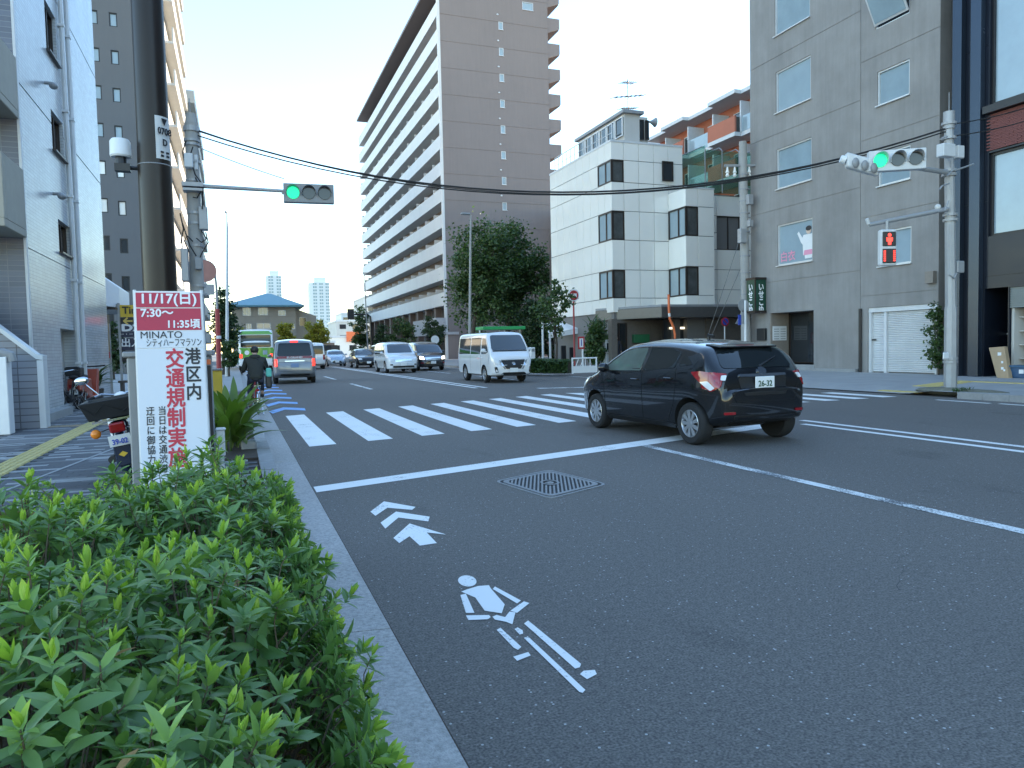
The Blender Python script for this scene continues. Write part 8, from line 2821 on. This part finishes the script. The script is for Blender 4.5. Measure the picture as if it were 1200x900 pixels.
q = MB(); q.add([(-1.003, y * .035, .36 + z * .035) for y, z in ((-1.4, 0), (0, 1), (1.4, 0), (0, -1))], [(0, 1, 2, 3)]); q.build('sticker', M['yellow_paint'], t)
q = MB(); q.tube([(.38, .38, 1.00), (.46, .22, 1.04), (.50, .06, 1.0), (.50, -.06, 1.0), (.46, -.22, 1.04), (.38, -.38, 1.00)], .014); q.build('handlebar', M['chrome'], t)
q = MB(); q.ball((.52, 0, .96), .10, .09, .075); q.build('headlamp_cowl', M['white_plastic'], t, smooth=True)
for s in (1, -1):
    q = MB(); q.tube([(.34, s * .40, .995), (.42, s * .30, 1.02)], .019, 8); q.build('grip', M['rubber'], t)
    q = MB(); q.tube([(.44, s * .24, 1.04), (.46, s * .36, 1.20)], .007); o = q.build('mirror_stalk', M['chrome'], t)
    q = MB(); q.ball((.46, s * .40, 1.26), .018, .085, .055); q.build('mirror', M['chrome'], t, smooth=True)
q = MB(); q.tube([(.50, .06, .95), (.60, .06, .29)], .02); q.tube([(.50, -.06, .95), (.60, -.06, .29)], .02); q.build('fork', M['chrome'], t)
q = MB(); q.prism([(.30, -.22, .30), (.46, -.20, .82), (.50, -.20, .80), (.36, -.22, .28)], (0, .42, 0)); q.build('leg_shield', M['white_plastic'], t, bevel=.02)
q = MB(); q.tube([(-.25, .12, .30), (-.85, .14, .30)], [.03, .045], 10); q.build('exhaust', M['dark_plastic'], t, smooth=True)
q = MB(); q.tube([(-.05, .10, .25), (-.12, .24, .02)], .012); q.build('stand', M['dark_plastic'], t)


# ================================================================ PEOPLE
def skinned(name, J, bones, m, parent, sub=2, smooth=True):
    """One continuous surface grown round a joint skeleton. J: name -> ((x,y,z), radius or (rx, ry))."""
    keys = list(J)
    idx = {k: i for i, k in enumerate(keys)}
    me = bpy.data.meshes.new(name)
    me.from_pydata([J[k][0] for k in keys], [(idx[a], idx[c]) for a, c in bones], [])
    o = bpy.data.objects.new(name, me)
    COL.objects.link(o)
    md = o.modifiers.new('skin', 'SKIN')
    md.use_smooth_shade = True
    for i, k in enumerate(keys):
        r = J[k][1]
        sv = me.skin_vertices[0].data[i]
        sv.radius = r if isinstance(r, tuple) else (r, r)
        sv.use_root = (i == 0)
    sb = o.modifiers.new('sub', 'SUBSURF'); sb.levels = sb.render_levels = sub
    dg = bpy.context.evaluated_depsgraph_get()
    out = bpy.data.meshes.new_from_object(o.evaluated_get(dg))
    bpy.data.objects.remove(o); bpy.data.meshes.remove(me)
    out.name = name
    out.materials.clear(); out.materials.append(m)
    out.shade_smooth()
    return put(name, out, parent)


SKIN = mat('skin', (.50, .33, .25), .55, var=.05)
HAIR = mat('dark_hair', (.012, .010, .009), .5, var=.2, scale=30)
COAT = mat('dark_olive_coat', (.026, .028, .024), .85, var=.2, scale=14, bump=.3)
DENIM = mat('dark_trousers', (.022, .028, .045), .85, var=.15, scale=20)


def hand(J, B, wrist, d, out, prefix, s=1.0):
    """Palm and five bent fingers as chains rooted in the palm."""
    w = Vector(J[wrist][0]); d = Vector(d).normalized(); out = Vector(out).normalized(); n = d.cross(out)
    J[prefix + 'palm'] = (tuple(w + d * .05 * s), (.030 * s, .018 * s)); B.append((wrist, prefix + 'palm'))
    for i, (o_, l) in enumerate(((.03, .065), (.01, .075), (-.01, .07), (-.028, .055))):
        a = w + d * .085 * s + out * o_ * s
        b_ = a + (d * .6 + n * .5) * l * .55 * s
        c = b_ + (d * .0 + n * .9 - d * .3) * l * .45 * s
        for k, v in (('a', a), ('b', b_), ('c', c)):
            J[f'{prefix}{i}{k}'] = (tuple(v), .0085 * s)
        B += [(prefix + 'palm', f'{prefix}{i}a'), (f'{prefix}{i}a', f'{prefix}{i}b'), (f'{prefix}{i}b', f'{prefix}{i}c')]
    a = w + d * .03 * s + out * .04 * s
    b_ = a + (d * .5 + n * .5 + out * .3) * .05 * s
    J[prefix + 'ta'] = (tuple(a), .011 * s); J[prefix + 'tb'] = (tuple(b_), .009 * s)
    B += [(prefix + 'palm', prefix + 'ta'), (prefix + 'ta', prefix + 'tb')]


def person(t, P, coat_m, trouser_m, hair_m, shoe_m, hem=.0, s=1.0, gaze=Vector((1, 0, 0))):
    """P: joints in the thing's frame: pelvis, waist, chest, neck, head, and for l/r: hip, knee, ankle, toe, shoulder, elbow, wrist, hand_dir."""
    J, B = {}, []
    J['pelvis'] = (P['pelvis'], (.135 * s, .10 * s)); J['waist'] = (P['waist'], (.125 * s, .09 * s)); J['chest'] = (P['chest'], (.155 * s, .10 * s)); J['neckb'] = (P['neck'], .055 * s)
    hd = Vector(P['head']); nk = Vector(P['neck'])
    J['chin'] = (tuple(nk.lerp(hd, .45)), .052 * s); J['head'] = (tuple(hd), (.076 * s, .085 * s)); J['crown'] = (tuple(hd + (hd - nk).normalized() * .075 * s), .062 * s)
    B += [('pelvis', 'waist'), ('waist', 'chest'), ('chest', 'neckb'), ('neckb', 'chin'), ('chin', 'head'), ('head', 'crown')]
    J['nose'] = (tuple(hd + gaze * .098 * s - EZ * .01), .014 * s); B.append(('head', 'nose'))
    lat = EZ.cross(gaze).normalized()
    for sd, k in (('l', 1), ('r', -1)):
        J[sd + 'ear'] = (tuple(hd + lat * .082 * s * k), .018 * s); B.append(('head', sd + 'ear'))
        J[sd + 'hip'] = (P[sd + 'hip'], .095 * s); J[sd + 'knee'] = (P[sd + 'knee'], .058 * s); J[sd + 'ankle'] = (P[sd + 'ankle'], .040 * s); J[sd + 'toe'] = (P[sd + 'toe'], .034 * s)
        J[sd + 'sh'] = (P[sd + 'shoulder'], .058 * s); J[sd + 'el'] = (P[sd + 'elbow'], .043 * s); J[sd + 'wr'] = (P[sd + 'wrist'], .029 * s)
        B += [('pelvis', sd + 'hip'), (sd + 'hip', sd + 'knee'), (sd + 'knee', sd + 'ankle'), (sd + 'ankle', sd + 'toe'), ('chest', sd + 'sh'), (sd + 'sh', sd + 'el'), (sd + 'el', sd + 'wr')]
        hand(J, B, sd + 'wr', P[sd + 'hand'], lat * k * -1 if 0 else EZ, sd, s)
    body = skinned('body', J, B, SKIN, t)
    # coat over the trunk and arms
    J2, B2 = {}, []
    J2['chest'] = (P['chest'], (.205 * s, .145 * s)); J2['waist'] = (P['waist'], (.20 * s, .15 * s)); J2['pelvis'] = (P['pelvis'], (.205 * s, .155 * s))
    J2['hem'] = (tuple(Vector(P['pelvis']) + Vector(P.get('hem', (0, 0, -.16))) * s), (.18 * s, .15 * s))
    J2['collar'] = (tuple(Vector(P['chest']).lerp(nk, .75)), .085 * s)
    B2 += [('chest', 'waist'), ('waist', 'pelvis'), ('pelvis', 'hem'), ('chest', 'collar')]
    for sd in 'lr':
        J2[sd + 'sh'] = (P[sd + 'shoulder'], .082 * s); J2[sd + 'el'] = (P[sd + 'elbow'], .068 * s); J2[sd + 'wr'] = (P[sd + 'wrist'], .048 * s)
        B2 += [('chest', sd + 'sh'), (sd + 'sh', sd + 'el'), (sd + 'el', sd + 'wr')]
    skinned('coat', J2, B2, coat_m, t)
    J3, B3 = {'pelvis': (P['pelvis'], (.150 * s, .115 * s))}, []
    for sd in 'lr':
        J3[sd + 'hip'] = (P[sd + 'hip'], .108 * s); J3[sd + 'knee'] = (P[sd + 'knee'], .074 * s); J3[sd + 'ank'] = (tuple(Vector(P[sd + 'ankle']).lerp(Vector(P[sd + 'knee']), .08)), .056 * s)
        B3 += [('pelvis', sd + 'hip'), (sd + 'hip', sd + 'knee'), (sd + 'knee', sd + 'ank')]
        a, c = Vector(P[sd + 'ankle']), Vector(P[sd + 'toe'])
        h = a - (c - a).normalized() * .05 * s; h.z = min(a.z, c.z) - .0
        skinned('shoe', {'m': (tuple(a.lerp(c, .4) - EZ * .03 * s), (.045 * s, .04 * s)), 'h': (tuple(h - EZ * .04 * s), .045 * s), 't': (tuple(c - EZ * .005), (.048 * s, .034 * s))}, [('m', 'h'), ('m', 't')], shoe_m, t)
    skinned('trousers', J3, B3, trouser_m, t)
    up = (hd - nk).normalized()
    q = MB()
    c = hd + up * .035 * s - gaze * .018 * s
    q.ball(c, .094 * s, .094 * s, .092 * s, 18, 12)
    rh = random.Random(8)
    q.v = [tuple(Vector(v) + (Vector(v) - c).normalized() * rh.uniform(-.004, .010) * s) for v in q.v]
    q.v = [tuple(c + gaze * ((Vector(v) - c).dot(gaze) * (.80 if (Vector(v) - c).dot(gaze) > 0 and v[2] < c.z else 1.0)) + (Vector(v) - c) - gaze * (Vector(v) - c).dot(gaze)) for v in q.v]
    q.build('hair', hair_m, t, smooth=True, angle=2)
    q = MB()
    for k in (1, -1):
        e = hd + gaze * .074 * s + lat * .03 * s * k + up * .008 * s
        q.ball(e, .009 * s, .009 * s, .007 * s, 8, 5)
    q.build('eyes', M['letter_black'], t, smooth=True)
    q = MB(); q.obox(hd + gaze * .076 * s - up * .045 * s, lat * .022 * s, gaze * .004, up * .004); q.build('mouth', mat('lips', (.36, .16, .14), .5, var=0), t)
    return body


p = on_z(301, 487, .006)
s = .92
BX, BY = p.x + .02, p.y + .72
bk = bicycle('town_bicycle', (BX, BY, .008), R(90) + R(1), 'town bicycle with red parts being ridden away in the gutter', 'red_paint', basket=True, r=.29)
rd = thing('person', (BX, BY, .008), 'person in a dark olive coat cycling away along the gutter', 'person', None, R(91))
P = dict(pelvis=(-.24, 0, .86), waist=(-.20, 0, 1.0), chest=(-.10, 0, 1.17), neck=(-.04, 0, 1.31), head=(.0, 0, 1.415), hem=(-.06, 0, -.13),
         lhip=(-.20, .09, .82), rhip=(-.20, -.09, .82), lknee=(.10, .13, .62), rknee=(.08, -.12, .72), lankle=(.02, .13, .20), rankle=(-.10, -.13, .46), ltoe=(.14, .14, .15), rtoe=(.02, -.14, .42),
         lshoulder=(-.09, .19, 1.22), rshoulder=(-.09, -.19, 1.22), lelbow=(-.02, .245, 1.0), relbow=(-.02, -.245, 1.0), lwrist=(.15, .26, .965), rwrist=(.15, -.26, .965), lhand=(1, 0, -.15), rhand=(1, 0, -.15))
person(rd, P, COAT, DENIM, HAIR, M['dark_plastic'], s=s)
hood = MB(); hood.ball((-.12, 0, 1.285), .075, .13, .06, 14, 8); hood.build('hood', COAT, rd, smooth=True)
t = thing('shoulder_bag', (BX, BY, .9), 'black and turquoise bag hanging at the cyclist side', 'bag')
t.rotation_euler = (0, 0, R(91))
q = MB(); q.obox((-.24, -.27, -.16), (.13, 0, 0), (0, .065, 0), (0, 0, .16)); q.build('pouch', M['black_paint'], t, bevel=.04, seg=3)
q = MB(); q.obox((-.25, -.275, .03), (.125, 0, -.01), (0, .060, 0), (.02, 0, .10)); q.build('turquoise_top', mat('turquoise_cloth', (.10, .42, .34), .7), t, bevel=.03, seg=2)
q = MB(); q.tube([(-.24, -.24, .1), (-.23, -.16, .25), (-.16, .05, .43), (-.10, .13, .39)], .012); q.build('strap', M['black_paint'], t)

p = on_y(722.5, 425, 36.9)
pe = thing('person', (p.x, 36.9, SW), 'person in dark clothes standing at the brown office entrance', 'person', None, R(-100))
P = dict(pelvis=(0, 0, .95), waist=(0, 0, 1.10), chest=(0, 0, 1.32), neck=(0, 0, 1.49), head=(.02, 0, 1.61), hem=(0, 0, -.12),
         lhip=(0, .09, .90), rhip=(0, -.09, .90), lknee=(.02, .10, .50), rknee=(.02, -.10, .50), lankle=(0, .11, .08), rankle=(0, -.11, .08), ltoe=(.15, .13, .04), rtoe=(.15, -.13, .04),
         lshoulder=(0, .20, 1.40), rshoulder=(0, -.20, 1.40), lelbow=(.0, .26, 1.12), relbow=(.0, -.26, 1.12), lwrist=(.08, .25, .88), rwrist=(.08, -.25, .88), lhand=(.2, 0, -1), rhand=(.2, 0, -1))
person(pe, P, mat('charcoal_coat', (.022, .024, .032), .8), DENIM, HAIR, M['dark_plastic'])
